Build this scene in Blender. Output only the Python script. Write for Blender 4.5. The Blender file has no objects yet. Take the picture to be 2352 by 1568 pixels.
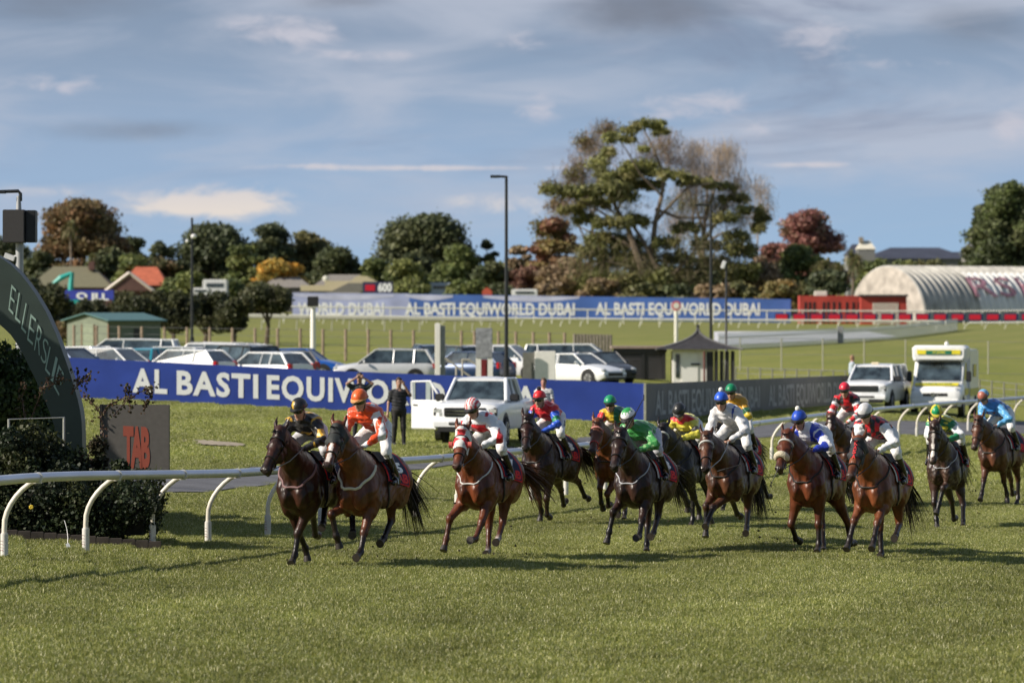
import bpy, bmesh, math, random
import numpy as np
from mathutils import Vector, Matrix

random.seed(7)
RNG = np.random.default_rng(7)
SC = bpy.context.scene
COL = SC.collection
R = math.radians

# ------------------------------------------------------------------ camera
FPX, CX, YH, CZ = 8820.0, 1176.0, 725.0, 3.46
camd = bpy.data.cameras.new('camera'); cam = bpy.data.objects.new('camera', camd); COL.objects.link(cam)
cam.location = (0, 0, CZ); cam.rotation_euler = (R(90), 0, 0)
camd.lens = 135.0; camd.sensor_width = 36.0; camd.shift_y = -(784.0 - YH) / 2352.0
camd.clip_start = 0.5; camd.clip_end = 9000
camd.dof.use_dof = True; camd.dof.focus_distance = 56.0; camd.dof.aperture_fstop = 2.6
SC.camera = cam

# ------------------------------------------------------------------ light
SUN_EL = R(31.0)
sh = Vector((1.0, 0.31, 0)).normalized()              # the way shadows fall
sdir = Vector((sh.x * math.cos(SUN_EL), sh.y * math.cos(SUN_EL), -math.sin(SUN_EL)))
sd = bpy.data.lights.new('sun', 'SUN'); sd.energy = 5.0; sd.angle = R(0.55); sd.color = (1.0, 0.91, 0.78)
sun = bpy.data.objects.new('sun', sd); COL.objects.link(sun)
sun.rotation_euler = sdir.to_track_quat('-Z', 'Y').to_euler(); sun.location = (-30, -10, 60)

W = bpy.data.worlds.new('World'); SC.world = W; W.use_nodes = True
nt = W.node_tree; nt.nodes.clear(); L = nt.links
def N(t, x=None, **kw):
    n = (x or nt).nodes.new(t)
    for k, v in kw.items(): setattr(n, k, v)
    return n
out = N('ShaderNodeOutputWorld'); bg = N('ShaderNodeBackground'); bg.inputs['Strength'].default_value = 0.075
L.new(bg.outputs[0], out.inputs[0])
sky = N('ShaderNodeTexSky', sky_type='NISHITA', sun_disc=False, sun_elevation=SUN_EL,
        sun_rotation=math.atan2(-sdir.x, -sdir.y), altitude=50, air_density=1.0, dust_density=0.6, ozone_density=2.0)
def M(op, a, b=None, c=None, t=None):
    t = t or nt
    n = t.nodes.new('ShaderNodeMath'); n.operation = op
    for i, v in enumerate((a, b, c)):
        if v is None: continue
        if isinstance(v, (int, float)): n.inputs[i].default_value = v
        else: t.links.new(v, n.inputs[i])
    return n.outputs[0]
def mixc(f, a, b, t=None):
    t = t or nt
    n = t.nodes.new('ShaderNodeMix'); n.data_type = 'RGBA'
    for i, v in ((0, f), (6, a), (7, b)):
        if isinstance(v, (int, float)): n.inputs[i].default_value = v
        elif isinstance(v, tuple): n.inputs[i].default_value = (*v, 1)
        else: t.links.new(v, n.inputs[i])
    return n.outputs[2]
tc = N('ShaderNodeTexCoord'); sx = N('ShaderNodeSeparateXYZ'); L.new(tc.outputs['Generated'], sx.inputs[0])
ydir = M('MAXIMUM', sx.outputs[1], 0.02)
# bearing and climb of the direction looked at, in units of display pixels of a 15 degree view / 1000
U = M('MULTIPLY', M('DIVIDE', sx.outputs[0], ydir), 8.82)
V = M('MULTIPLY', M('DIVIDE', sx.outputs[2], ydir), 8.82)
def cloudnoise(su, sv, off, detail=6, rough=0.55, dist=0.0):
    cb = N('ShaderNodeCombineXYZ'); L.new(M('MULTIPLY', U, su), cb.inputs[0]); L.new(M('MULTIPLY', V, sv), cb.inputs[1]); cb.inputs[2].default_value = off
    n = N('ShaderNodeTexNoise'); n.inputs['Scale'].default_value = 1.0; n.inputs['Detail'].default_value = detail
    n.inputs['Roughness'].default_value = rough; n.inputs['Distortion'].default_value = dist
    L.new(cb.outputs[0], n.inputs['Vector']); return n.outputs[0]
def ramp01(v, a, b):
    n = N('ShaderNodeMapRange'); n.interpolation_type = 'SMOOTHSTEP'
    L.new(v, n.inputs[0]); n.inputs[1].default_value = a; n.inputs[2].default_value = b; return n.outputs[0]
def blob(px, py, rx, ry):
    du = M('DIVIDE', M('SUBTRACT', U, (px - CX) / 1000), rx / 1000)
    dv = M('DIVIDE', M('SUBTRACT', V, (YH - py) / 1000), ry / 1000)
    r2 = M('ADD', M('MULTIPLY', du, du), M('MULTIPLY', dv, dv))
    return M('POWER', 2.718, M('MULTIPLY', r2, -1.0))
SK = 1 / 0.075
def sc3(c): return tuple(v * SK for v in c)
skyd = mixc(0.0, sky.outputs[0], sc3((0.25, 0.43, 0.74)))
# a low band of clean blue, paler grey-blue stratus higher up
lowblue = mixc(ramp01(V, 0.0, 0.42), sc3((0.235, 0.385, 0.575)), sc3((0.235, 0.335, 0.50)))
upper = mixc(ramp01(V, 0.3, 0.75), lowblue, sc3((0.175, 0.230, 0.335)))
base = mixc(0.88, skyd, upper)
n1 = cloudnoise(1.5, 6.0, 3.1, 7, 0.52, 0.5)
str1 = M('MULTIPLY', ramp01(n1, 0.36, 0.68), M('MULTIPLY', ramp01(V, 0.03, 0.35), 0.80))
c1 = mixc(str1, base, sc3((0.37, 0.405, 0.485)))
n2 = cloudnoise(0.9, 5.0, 9.4, 7, 0.6, 0.7)
str2 = M('MULTIPLY', ramp01(n2, 0.50, 0.72), M('MULTIPLY', ramp01(V, 0.18, 0.6), 0.72))
c2 = mixc(str2, c1, sc3((0.16, 0.19, 0.275)))
dark = blob(1500, 20, 260, 85)
for b in ((150, 10, 330, 60), (800, 0, 200, 35), (300, 300, 330, 40), (2250, 60, 200, 90)): dark = M('ADD', dark, M('MULTIPLY', blob(*b), 0.7))
nd = cloudnoise(3.0, 7.0, 5.0, 5, 0.6, 0.3)
dk = ramp01(M('MULTIPLY', dark, M('ADD', nd, 0.35)), 0.25, 0.95)
c3 = mixc(M('MULTIPLY', dk, 0.9), c2, sc3((0.15, 0.17, 0.215)))
np_ = cloudnoise(9.5, 24.0, 1.3, 8, 0.60, 0.5)
puff = None
for b, w in (((400, 468, 110, 26), 1.15), ((540, 462, 110, 36), 1.25), ((470, 478, 150, 18), 0.9), ((1235, 262, 48, 40), 1.05), ((1560, 255, 95, 38), 0.95), ((1680, 225, 60, 30), .6),
             ((2330, 280, 60, 55), .95), ((1190, 95, 60, 28), 0.75), ((700, 85, 100, 22), 0.8), ((620, 60, 160, 30), .6), ((1890, 90, 90, 60), 0.75), ((960, 386, 330, 6), 1.3), ((1850, 378, 110, 7), 1.3),
             ((720, 380, 90, 5), .9), ((1150, 470, 130, 28), 0.75), ((120, 190, 150, 26), 0.75), ((800, 130, 180, 16), 0.6), ((110, 440, 160, 16), .5), ((1750, 300, 60, 25), .7), ((2080, 150, 120, 16), .5)):
    g = M('MULTIPLY', blob(*b), w); puff = g if puff is None else M('ADD', puff, g)
pm = M('MULTIPLY', ramp01(M('ADD', puff, M('MULTIPLY', M('SUBTRACT', np_, 0.5), 3.0)), 0.10, 1.45), ramp01(puff, 0.04, 0.45))
c4 = mixc(M('MULTIPLY', pm, 0.92), c3, mixc(ramp01(V, 0.18, 0.40), sc3((0.66, 0.58, 0.50)), sc3((0.44, 0.44, 0.50))))
# only the cloudy slice of the sky ahead is set from the photo's colours; the rest of the dome is the sky texture veiled with cloud
ahead = ramp01(sx.outputs[1], 0.1, 0.6)
L.new(mixc(ahead, mixc(0.5, sky.outputs[0], sc3((0.13, 0.17, 0.25))), c4), bg.inputs[0])
SC.view_settings.view_transform = 'Standard'; SC.view_settings.look = 'None'; SC.view_settings.exposure = 0.38; SC.view_settings.gamma = 1.0
SC.render.resolution_x = 1024; SC.render.resolution_y = 682

# ------------------------------------------------------------------ helpers
def D(px, py, d):
    """display pixel (photo scaled to 2352 wide) at distance d -> point in the world"""
    return Vector(((px - CX) / FPX * d, d, CZ + (YH - py) / FPX * d))
def S(d): return FPX / d

_mats = {}
def mat(name, col, rough=0.6, metal=0.0, var=0.12, scale=6.0, bump=0.0, bscale=40.0, spec=0.5, coat=0.0, trans=0.0, vcol=False, sheen=0.0, emis=None, stretch=None):
    key = (name,)
    if key in _mats: return _mats[key]
    m = bpy.data.materials.new(name); m.use_nodes = True; t = m.node_tree; p = t.nodes['Principled BSDF']
    p.inputs['Roughness'].default_value = rough; p.inputs['Metallic'].default_value = metal
    p.inputs['Specular IOR Level'].default_value = spec; p.inputs['Coat Weight'].default_value = coat; p.inputs['Coat Roughness'].default_value = 0.08
    p.inputs['Sheen Weight'].default_value = sheen
    tcn = t.nodes.new('ShaderNodeTexCoord')
    vec = tcn.outputs['Object']
    if stretch:
        mp = t.nodes.new('ShaderNodeMapping'); mp.inputs['Scale'].default_value = stretch; t.links.new(vec, mp.inputs[0]); vec = mp.outputs[0]
    n = t.nodes.new('ShaderNodeTexNoise'); n.inputs['Scale'].default_value = scale; n.inputs['Detail'].default_value = 5; t.links.new(vec, n.inputs['Vector'])
    mr = t.nodes.new('ShaderNodeMapRange'); t.links.new(n.outputs[0], mr.inputs[0]); mr.inputs[1].default_value = 0.25; mr.inputs[2].default_value = 0.75
    mr.inputs[3].default_value = 1 - var * 1.6; mr.inputs[4].default_value = 1 + var * 1.2
    mul = t.nodes.new('ShaderNodeMix'); mul.data_type = 'RGBA'; mul.blend_type = 'MULTIPLY'; mul.inputs[0].default_value = 1
    if vcol:
        at = t.nodes.new('ShaderNodeAttribute'); at.attribute_name = 'Col'; t.links.new(at.outputs['Color'], mul.inputs[6])
    else: mul.inputs[6].default_value = (*col, 1)
    t.links.new(mr.outputs[0], mul.inputs[7]); t.links.new(mul.outputs[2], p.inputs['Base Color'])
    if trans:
        p.inputs['Subsurface Weight'].default_value = 0
        tr = t.nodes.new('ShaderNodeBsdfTranslucent'); t.links.new(mul.outputs[2], tr.inputs[0])
        ms = t.nodes.new('ShaderNodeMixShader'); ms.inputs[0].default_value = trans
        t.links.new(p.outputs[0], ms.inputs[1]); t.links.new(tr.outputs[0], ms.inputs[2]); t.links.new(ms.outputs[0], t.nodes['Material Output'].inputs[0])
    if bump:
        nb = t.nodes.new('ShaderNodeTexNoise'); nb.inputs['Scale'].default_value = bscale; nb.inputs['Detail'].default_value = 3; t.links.new(vec, nb.inputs['Vector'])
        b = t.nodes.new('ShaderNodeBump'); b.inputs['Strength'].default_value = bump; b.inputs['Distance'].default_value = 0.02
        t.links.new(nb.outputs[0], b.inputs['Height']); t.links.new(b.outputs[0], p.inputs['Normal'])
    _mats[key] = m
    return m

def tag(o, label=None, cat=None, group=None, kind=None):
    if label: o['label'] = label
    if cat: o['category'] = cat
    if group: o['group'] = group
    if kind: o['kind'] = kind
    return o
def empty(name, loc=(0, 0, 0), rz=0.0, label=None, cat=None, group=None):
    o = bpy.data.objects.new(name, None); COL.objects.link(o); o.location = loc; o.rotation_euler = (0, 0, rz); o.empty_display_size = 0.2
    return tag(o, label, cat, group)
def mesh_np(name, V_, F_, m, parent=None, smooth=False, cols=None, loc=None):
    V_ = np.asarray(V_, dtype=np.float32).reshape(-1, 3)
    me = bpy.data.meshes.new(name)
    if isinstance(F_, np.ndarray) and F_.ndim == 2:
        nf, k = F_.shape
        me.vertices.add(len(V_)); me.vertices.foreach_set('co', V_.ravel())
        me.loops.add(nf * k); me.loops.foreach_set('vertex_index', F_.astype(np.int32).ravel())
        me.polygons.add(nf); me.polygons.foreach_set('loop_start', np.arange(0, nf * k, k, dtype=np.int32)); me.polygons.foreach_set('loop_total', np.full(nf, k, np.int32))
        me.update(calc_edges=True); me.validate()
    else:
        me.from_pydata([tuple(map(float, v)) for v in V_], [], [tuple(int(i) for i in f) for f in F_]); me.update()
    if smooth: me.polygons.foreach_set('use_smooth', np.ones(len(me.polygons), dtype=bool))
    if cols is not None:
        a = me.color_attributes.new('Col', 'FLOAT_COLOR', 'POINT')
        c = np.ones((len(me.vertices), 4), np.float32); c[:, :3] = cols[:len(me.vertices)]
        a.data.foreach_set('color', c.ravel())
    o = bpy.data.objects.new(name, me); COL.objects.link(o)
    if m is not None: me.materials.append(m)
    if parent is not None: o.parent = parent
    if loc is not None: o.location = loc
    return o

class MB:
    """collects simple solids and links them as ONE mesh object"""
    def __init__(s): s.v = []; s.f = []; s.M = None
    def add(s, vs, fs):
        b = len(s.v)
        if s.M is not None: vs = [s.M @ Vector(v) for v in vs]
        s.v += [tuple(v) for v in vs]; s.f += [tuple(b + i for i in f) for f in fs]; return s
    def box(s, c, sz, rot=None):
        x, y, z = sz[0] / 2, sz[1] / 2, sz[2] / 2
        vs = [Vector((i * x, j * y, k * z)) for i in (-1, 1) for j in (-1, 1) for k in (-1, 1)]
        if rot is not None: vs = [rot @ v for v in vs]
        c = Vector(c)
        return s.add([c + v for v in vs], [(0, 1, 3, 2), (4, 6, 7, 5), (0, 4, 5, 1), (2, 3, 7, 6), (0, 2, 6, 4), (1, 5, 7, 3)])
    def tube(s, pts, r, n=8, cap=True, flat=None):
        pts = [Vector(p) for p in pts]; m = len(pts)
        rr = r if isinstance(r, (list, tuple)) else [r] * m
        up = Vector((0, 0, 1)); vs = []; prev = None
        for i, p in enumerate(pts):
            t = (pts[min(i + 1, m - 1)] - pts[max(i - 1, 0)]).normalized()
            if prev is None:
                a = t.cross(up if abs(t.z) < 0.9 else Vector((1, 0, 0))).normalized()
            else: a = (prev - t * prev.dot(t)).normalized()
            prev = a; b = t.cross(a)
            for k in range(n):
                an = 2 * math.pi * k / n
                vs.append(p + (a * math.cos(an) + b * math.sin(an) * (flat or 1)) * rr[i])
        fs = [(i * n + k, i * n + (k + 1) % n, (i + 1) * n + (k + 1) % n, (i + 1) * n + k) for i in range(m - 1) for k in range(n)]
        if cap: fs += [tuple(reversed(range(n))), tuple((m - 1) * n + k for k in range(n))]
        return s.add(vs, fs)
    def cyl(s, a, b, r, n=16, r2=None): return s.tube([a, b], [r, r if r2 is None else r2], n)
    def ball(s, c, r, n=12, m=8, sc=(1, 1, 1)):
        c = Vector(c); vs = [c + Vector((0, 0, r * sc[2]))]
        for i in range(1, m):
            th = math.pi * i / m
            for k in range(n):
                ph = 2 * math.pi * k / n
                vs.append(c + Vector((r * sc[0] * math.sin(th) * math.cos(ph), r * sc[1] * math.sin(th) * math.sin(ph), r * sc[2] * math.cos(th))))
        vs.append(c - Vector((0, 0, r * sc[2])))
        fs = [(0, 1 + k, 1 + (k + 1) % n) for k in range(n)]
        for i in range(m - 2):
            for k in range(n):
                a = 1 + i * n + k; b = 1 + i * n + (k + 1) % n
                fs.append((a, a + n, b + n, b))
        e = len(vs) - 1; q = 1 + (m - 2) * n
        fs += [(q + (k + 1) % n, q + k, e) for k in range(n)]
        return s.add(vs, fs)
    def prism(s, poly, y0, y1, axis='y'):
        """poly of (x,z) extruded along y (axis='y') or of (y,z) along x (axis='x') or (x,y) along z"""
        n = len(poly)
        f = {'y': lambda p, t: (p[0], t, p[1]), 'x': lambda p, t: (t, p[0], p[1]), 'z': lambda p, t: (p[0], p[1], t)}[axis]
        vs = [f(p, y0) for p in poly] + [f(p, y1) for p in poly]
        return s.add(vs, [tuple(range(n)), tuple(reversed(range(n, 2 * n)))] + [(i, n + i, n + (i + 1) % n, (i + 1) % n) for i in range(n)])
    def loft(s, rings, cap=True, closed=True):
        n = len(rings[0]); vs = [v for r in rings for v in r]; fs = []
        for i in range(len(rings) - 1):
            for k in range(n if closed else n - 1):
                fs.append((i * n + k, i * n + (k + 1) % n, (i + 1) * n + (k + 1) % n, (i + 1) * n + k))
        if cap and closed: fs += [tuple(reversed(range(n))), tuple((len(rings) - 1) * n + k for k in range(n))]
        return s.add(vs, fs)
    def build(s, name, m, parent=None, smooth=False, bevel=0.0, loc=None, fix=True):
        me = bpy.data.meshes.new(name); me.from_pydata(s.v, [], s.f)
        bm = bmesh.new(); bm.from_mesh(me)
        if fix: bmesh.ops.recalc_face_normals(bm, faces=bm.faces)
        if bevel:
            es = [e for e in bm.edges if len(e.link_faces) == 2 and e.calc_face_angle(0) > 0.5]
            bmesh.ops.bevel(bm, geom=es, offset=bevel, segments=2, affect='EDGES', clamp_overlap=True)
        bm.to_mesh(me); bm.free()
        if smooth:
            me.polygons.foreach_set('use_smooth', np.ones(len(me.polygons), dtype=bool))
            try: me.set_sharp_from_angle(angle=R(40))
            except Exception: pass
        me.materials.append(m)
        o = bpy.data.objects.new(name, me); COL.objects.link(o)
        if parent is not None: o.parent = parent
        if loc is not None: o.location = loc
        return o

_tcache = {}
def text2d(st, bold=0.0, spacing=1.0, res=3):
    """flat outline mesh of a word as arrays: verts (n,2) scaled to cap height 1 from x=0, faces; and its width"""
    key = (st, bold, spacing, res)
    if key not in _tcache:
        cu = bpy.data.curves.new('lettering', 'FONT'); cu.body = st; cu.offset = bold; cu.space_character = spacing; cu.resolution_u = res; cu.fill_mode = 'FRONT'
        ob = bpy.data.objects.new('lettering', cu); COL.objects.link(ob)
        dg = bpy.context.evaluated_depsgraph_get(); me = bpy.data.meshes.new_from_object(ob.evaluated_get(dg))
        v = np.array([q.co[:2] for q in me.vertices]); f = [tuple(p.vertices) for p in me.polygons]
        bpy.data.objects.remove(ob); bpy.data.curves.remove(cu); bpy.data.meshes.remove(me)
        v[:, 0] -= v[:, 0].min(); base = 0.0; v[:, 1] /= 0.729 * 1.0
        v[:, 0] /= 0.729
        _tcache[key] = (v, f, v[:, 0].max())
    return _tcache[key]
def lettering(st, name, m, org, xdir, udir, w=None, h=1.0, parent=None, bold=0.02, off=None, spacing=1.0):
    """a word laid in the plane org + x*xdir + y*udir, cap height h, stretched to width w"""
    v, f, tw = text2d(st, bold, spacing)
    org = Vector(org); xdir = Vector(xdir); udir = Vector(udir)
    kx = (w / tw) if w else h
    vs = [org + xdir * float(a * kx) + udir * float(b * h) for a, b in v]
    me = bpy.data.meshes.new(name); me.from_pydata([tuple(q) for q in vs], [], f); me.materials.append(m)
    o = bpy.data.objects.new(name, me); COL.objects.link(o)
    if parent is not None: o.parent = parent
    return o

# ------------------------------------------------------------------ terrain
GC = [(0, 36, .05), (1176, 36, 0), (2352, 36, -.02), (0, 42, .1), (10, 49.5, .2), (478, 60, -.05), (690, 53, 0), (1090, 56, -.08), (2017, 57, -.17), (1487, 58.8, -.2), (1720, 61.7, -.2),
      (1250, 68, -.22), (2153, 68, -.38), (2300, 79, -.42), (955, 72, -.22), (1300, 83, -.33), (2064, 113, -.5), (2329, 155, -.8), (915, 101, .05), (1100, 104, -.1), (500, 101, .35),
      (0, 126, .8), (340, 126, .67), (900, 126, .27), (1480, 126, -.04), (1950, 160, -.18), (880, 173, .38), (300, 180, .7), (1400, 185, .35), (1600, 200, -.02), (2150, 160, -.35),
      (700, 240, .74), (100, 240, 1.0), (2000, 250, .25), (1900, 300, .75), (300, 300, 1.4), (1000, 330, 1.35), (2000, 436, 2.0), (700, 436, 2.6), (100, 436, 3.0), (2352, 436, 2.0),
      (0, 620, 5.2), (1176, 620, 4.6), (2352, 620, 5.5), (0, 900, 9), (1176, 900, 9), (2352, 900, 12), (1176, 1400, 18)]
_P = np.array([[(a) / 1000.0, math.log(b) * 1.6] for a, b, c in GC]); _z = np.array([c for _, _, c in GC])
def _tps(r2): return np.where(r2 > 1e-12, 0.5 * r2 * np.log(r2 + 1e-12), 0)
_n = len(GC); _A = np.zeros((_n + 3, _n + 3)); _A[:_n, :_n] = _tps(((_P[:, None] - _P[None]) ** 2).sum(-1)) + np.eye(_n) * 0.003
_A[:_n, _n] = 1; _A[:_n, _n + 1:] = _P; _A[_n, :_n] = 1; _A[_n + 1:, :_n] = _P.T
_w = np.linalg.solve(_A, np.concatenate([_z, [0, 0, 0]]))
def ground_np(x, y):
    x = np.asarray(x, float); y = np.asarray(y, float)
    d = np.clip(y, 33, 1500); px = np.clip(CX + x / np.maximum(y, 20) * FPX, -300, 2650)
    q = np.stack([px / 1000.0, np.log(d) * 1.6], -1)
    r2 = ((q[..., None, :] - _P) ** 2).sum(-1)
    z = _tps(r2) @ _w[:_n] + _w[_n] + q @ _w[_n + 1:]
    return z + np.maximum(y - 1500, 0) * 0.012
def gz(x, y): return float(ground_np(x, y))
def G(px, d, dz=0.0):
    x = (px - CX) / FPX * d
    return Vector((x, d, gz(x, d) + dz))
# ------------------------------------------------------------------ ground sheet
def grass_ground_mat():
    m = bpy.data.materials.new('turf_ground'); m.use_nodes = True; t = m.node_tree; p = t.nodes['Principled BSDF']
    g = t.nodes.new('ShaderNodeNewGeometry'); pos = g.outputs['Position']
    def noise(scale, st, detail=4):
        mp = t.nodes.new('ShaderNodeMapping'); mp.inputs['Scale'].default_value = st; t.links.new(pos, mp.inputs[0])
        n = t.nodes.new('ShaderNodeTexNoise'); n.inputs['Scale'].default_value = scale; n.inputs['Detail'].default_value = detail; t.links.new(mp.outputs[0], n.inputs['Vector']); return n.outputs[0]
    def rr(v, a, b):
        n = t.nodes.new('ShaderNodeMapRange'); n.interpolation_type = 'SMOOTHSTEP'; t.links.new(v, n.inputs[0]); n.inputs[1].default_value = a; n.inputs[2].default_value = b; return n.outputs[0]
    sp = t.nodes.new('ShaderNodeSeparateXYZ'); t.links.new(pos, sp.inputs[0])
    big = noise(0.05, (1, 0.5, 1)); mid = noise(0.5, (1, 0.35, 1), 6); fine = noise(4.0, (1, .4, 1), 6)
    c = mixc(rr(big, .35, .65), (0.185, 0.205, 0.040), (0.25, 0.25, 0.056), t)
    c = mixc(M('MULTIPLY', rr(mid, .4, .7), .5, t=t), c, (0.26, 0.245, 0.075), t)
    c = mixc(M('MULTIPLY', rr(fine, .45, .7), .45, t=t), c, (0.11, 0.14, 0.028), t)
    far = rr(sp.outputs[1], 180, 460)
    c = mixc(M('MULTIPLY', far, .5, t=t), c, (0.19, 0.19, 0.075), t)
    bd = M('SINE', M('MULTIPLY', M('SUBTRACT', sp.outputs[0], M('MULTIPLY', sp.outputs[1], .27, t=t), t=t), 1.15, t=t), t=t)
    c = mixc(M('MULTIPLY', rr(bd, -.5, .5), .22, t=t), c, (0.13, 0.165, 0.034), t)
    t.links.new(c, p.inputs['Base Color']); p.inputs['Roughness'].default_value = .9; p.inputs['Specular IOR Level'].default_value = .15
    b = t.nodes.new('ShaderNodeBump'); b.inputs['Strength'].default_value = .9; b.inputs['Distance'].default_value = .12; t.links.new(fine, b.inputs['Height']); t.links.new(b.outputs[0], p.inputs['Normal'])
    return m
ys = np.concatenate([np.linspace(-60, 30, 8)[:-1], 30 * (150 ** (np.linspace(0, 1, 230)))])
us = np.linspace(-1, 1, 181); us = np.sign(us) * np.abs(us) ** 1.25
YY, UU = np.meshgrid(ys, us, indexing='ij'); XX = UU * (60 + np.maximum(YY, 0) * 0.42)
ZZ = ground_np(XX, YY)
V_ = np.stack([XX, YY, ZZ], -1).reshape(-1, 3); nr, nc = YY.shape
ii = np.arange((nr - 1) * nc).reshape(nr - 1, nc)[:, :-1].ravel()
F_ = np.stack([ii, ii + 1, ii + 1 + nc, ii + nc], -1)
TURF = grass_ground_mat()
tag(mesh_np('ground', V_, F_, TURF, smooth=True), kind='structure')

# asphalt service road inside the rail
RN = [(-500, 58), (0, 67), (300, 71.5), (500, 75), (965, 89.6), (1199, 99), (1740, 117), (2200, 131), (2800, 165)]
RF = [(-500, 66), (0, 74), (300, 79), (500, 82.6), (965, 95.7), (1199, 106.7), (1740, 130), (2200, 145), (2800, 184)]
def edge(tab, px): return np.interp(px, [a for a, _ in tab], [b for _, b in tab])
pxs = np.linspace(-500, 2800, 120); rows = 5; vs = []
for k in range(rows):
    t_ = k / (rows - 1)
    for i, px in enumerate(pxs):
        d = edge(RN, px) * (1 - t_) + edge(RF, px) * t_
        if k in (0, rows - 1): d += 0.25 * math.sin(px * .05 + k) + .12 * math.sin(px * .23)
        vs.append(G(px, d, .018))
n = len(pxs); fs = [(k * n + i, k * n + i + 1, (k + 1) * n + i + 1, (k + 1) * n + i) for k in range(rows - 1) for i in range(n - 1)]
asph = mat('asphalt', (0.115, 0.115, 0.125), .85, var=.25, scale=1.2, bump=.6, bscale=30)
tag(mesh_np('service_road', vs, fs, asph, smooth=True), kind='structure')
# worn pale strip of bare ground in the infield grass
vs = []; m_ = 24
for k in range(2):
    for i in range(m_):
        a = i / (m_ - 1); px = 408 + 155 * a; w = math.sin(math.pi * a) ** .4 * (.9 + .15 * math.sin(i * 2.3)); vs.append(G(px, 95.3 + (k - .5) * 2.6 * w, .03))
tag(mesh_np('bare_earth', vs, [(i, i + 1, m_ + i + 1, m_ + i) for i in range(m_ - 1)], mat('bare_earth', (0.36, 0.30, 0.22), .95, var=.25, scale=3), smooth=True), kind='structure')

# ------------------------------------------------------------------ turf blades
def blade_patch(seed, nb, size, hmin, hmax, wid):
    r = np.random.default_rng(seed)
    # blades gather in little tufts
    nt_ = nb // 9; cx = r.uniform(-size / 2, size / 2, (nt_, 2)); ti = r.integers(0, nt_, nb)
    p = cx[ti] + r.normal(0, .016, (nb, 2))
    h = r.uniform(hmin, hmax, nb) * (0.8 + .4 * r.random(nt_)[ti]); an = r.uniform(0, 2 * np.pi, nb); w = wid * r.uniform(.6, 1.4, nb)
    lean = r.uniform(.1, .75, nb) * h; la = r.uniform(0, 2 * np.pi, nb); dx, dy = np.cos(an) * w / 2, np.sin(an) * w / 2
    lx, ly = np.cos(la) * lean, np.sin(la) * lean
    v = np.zeros((nb, 5, 3))
    v[:, 0] = np.stack([p[:, 0] - dx, p[:, 1] - dy, -.01 + 0 * h], -1); v[:, 1] = np.stack([p[:, 0] + dx, p[:, 1] + dy, -.01 + 0 * h], -1)
    v[:, 2] = np.stack([p[:, 0] + dx * .8 + lx * .35, p[:, 1] + dy * .8 + ly * .35, h * .62], -1); v[:, 3] = np.stack([p[:, 0] - dx * .8 + lx * .35, p[:, 1] - dy * .8 + ly * .35, h * .62], -1)
    v[:, 4] = np.stack([p[:, 0] + lx, p[:, 1] + ly, h], -1)
    b = np.arange(nb)[:, None] * 5
    me = bpy.data.meshes.new('turf_blades')
    q = np.concatenate([b + np.array([[0, 1, 2]]), b + np.array([[0, 2, 3]]), b + np.array([[3, 2, 4]])], 0)
    me.vertices.add(nb * 5); me.vertices.foreach_set('co', v.ravel().astype(np.float32))
    nf = len(q); me.loops.add(nf * 3); me.loops.foreach_set('vertex_index', q.ravel().astype(np.int32)); me.polygons.add(nf)
    me.polygons.foreach_set('loop_start', np.arange(0, nf * 3, 3, dtype=np.int32)); me.polygons.foreach_set('loop_total', np.full(nf, 3, np.int32)); me.update()
    base = np.array([0.185, 0.215, 0.050]); ye = np.array([0.35, 0.35, 0.10]); st = np.array([0.78, 0.74, 0.46]); dk = np.array([.10, .135, .026])
    k = r.random(nb)[:, None]; c = np.where(k < .45, base, np.where(k < .80, ye, np.where(k < .93, dk, st))) * r.uniform(.75, 1.25, (nb, 1))
    cc = np.ones((nb, 5, 4)); cc[:, :, :3] = c[:, None, :]
    a = me.color_attributes.new('Col', 'FLOAT_COLOR', 'POINT'); a.data.foreach_set('color', cc.ravel().astype(np.float32))
    return me
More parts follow.
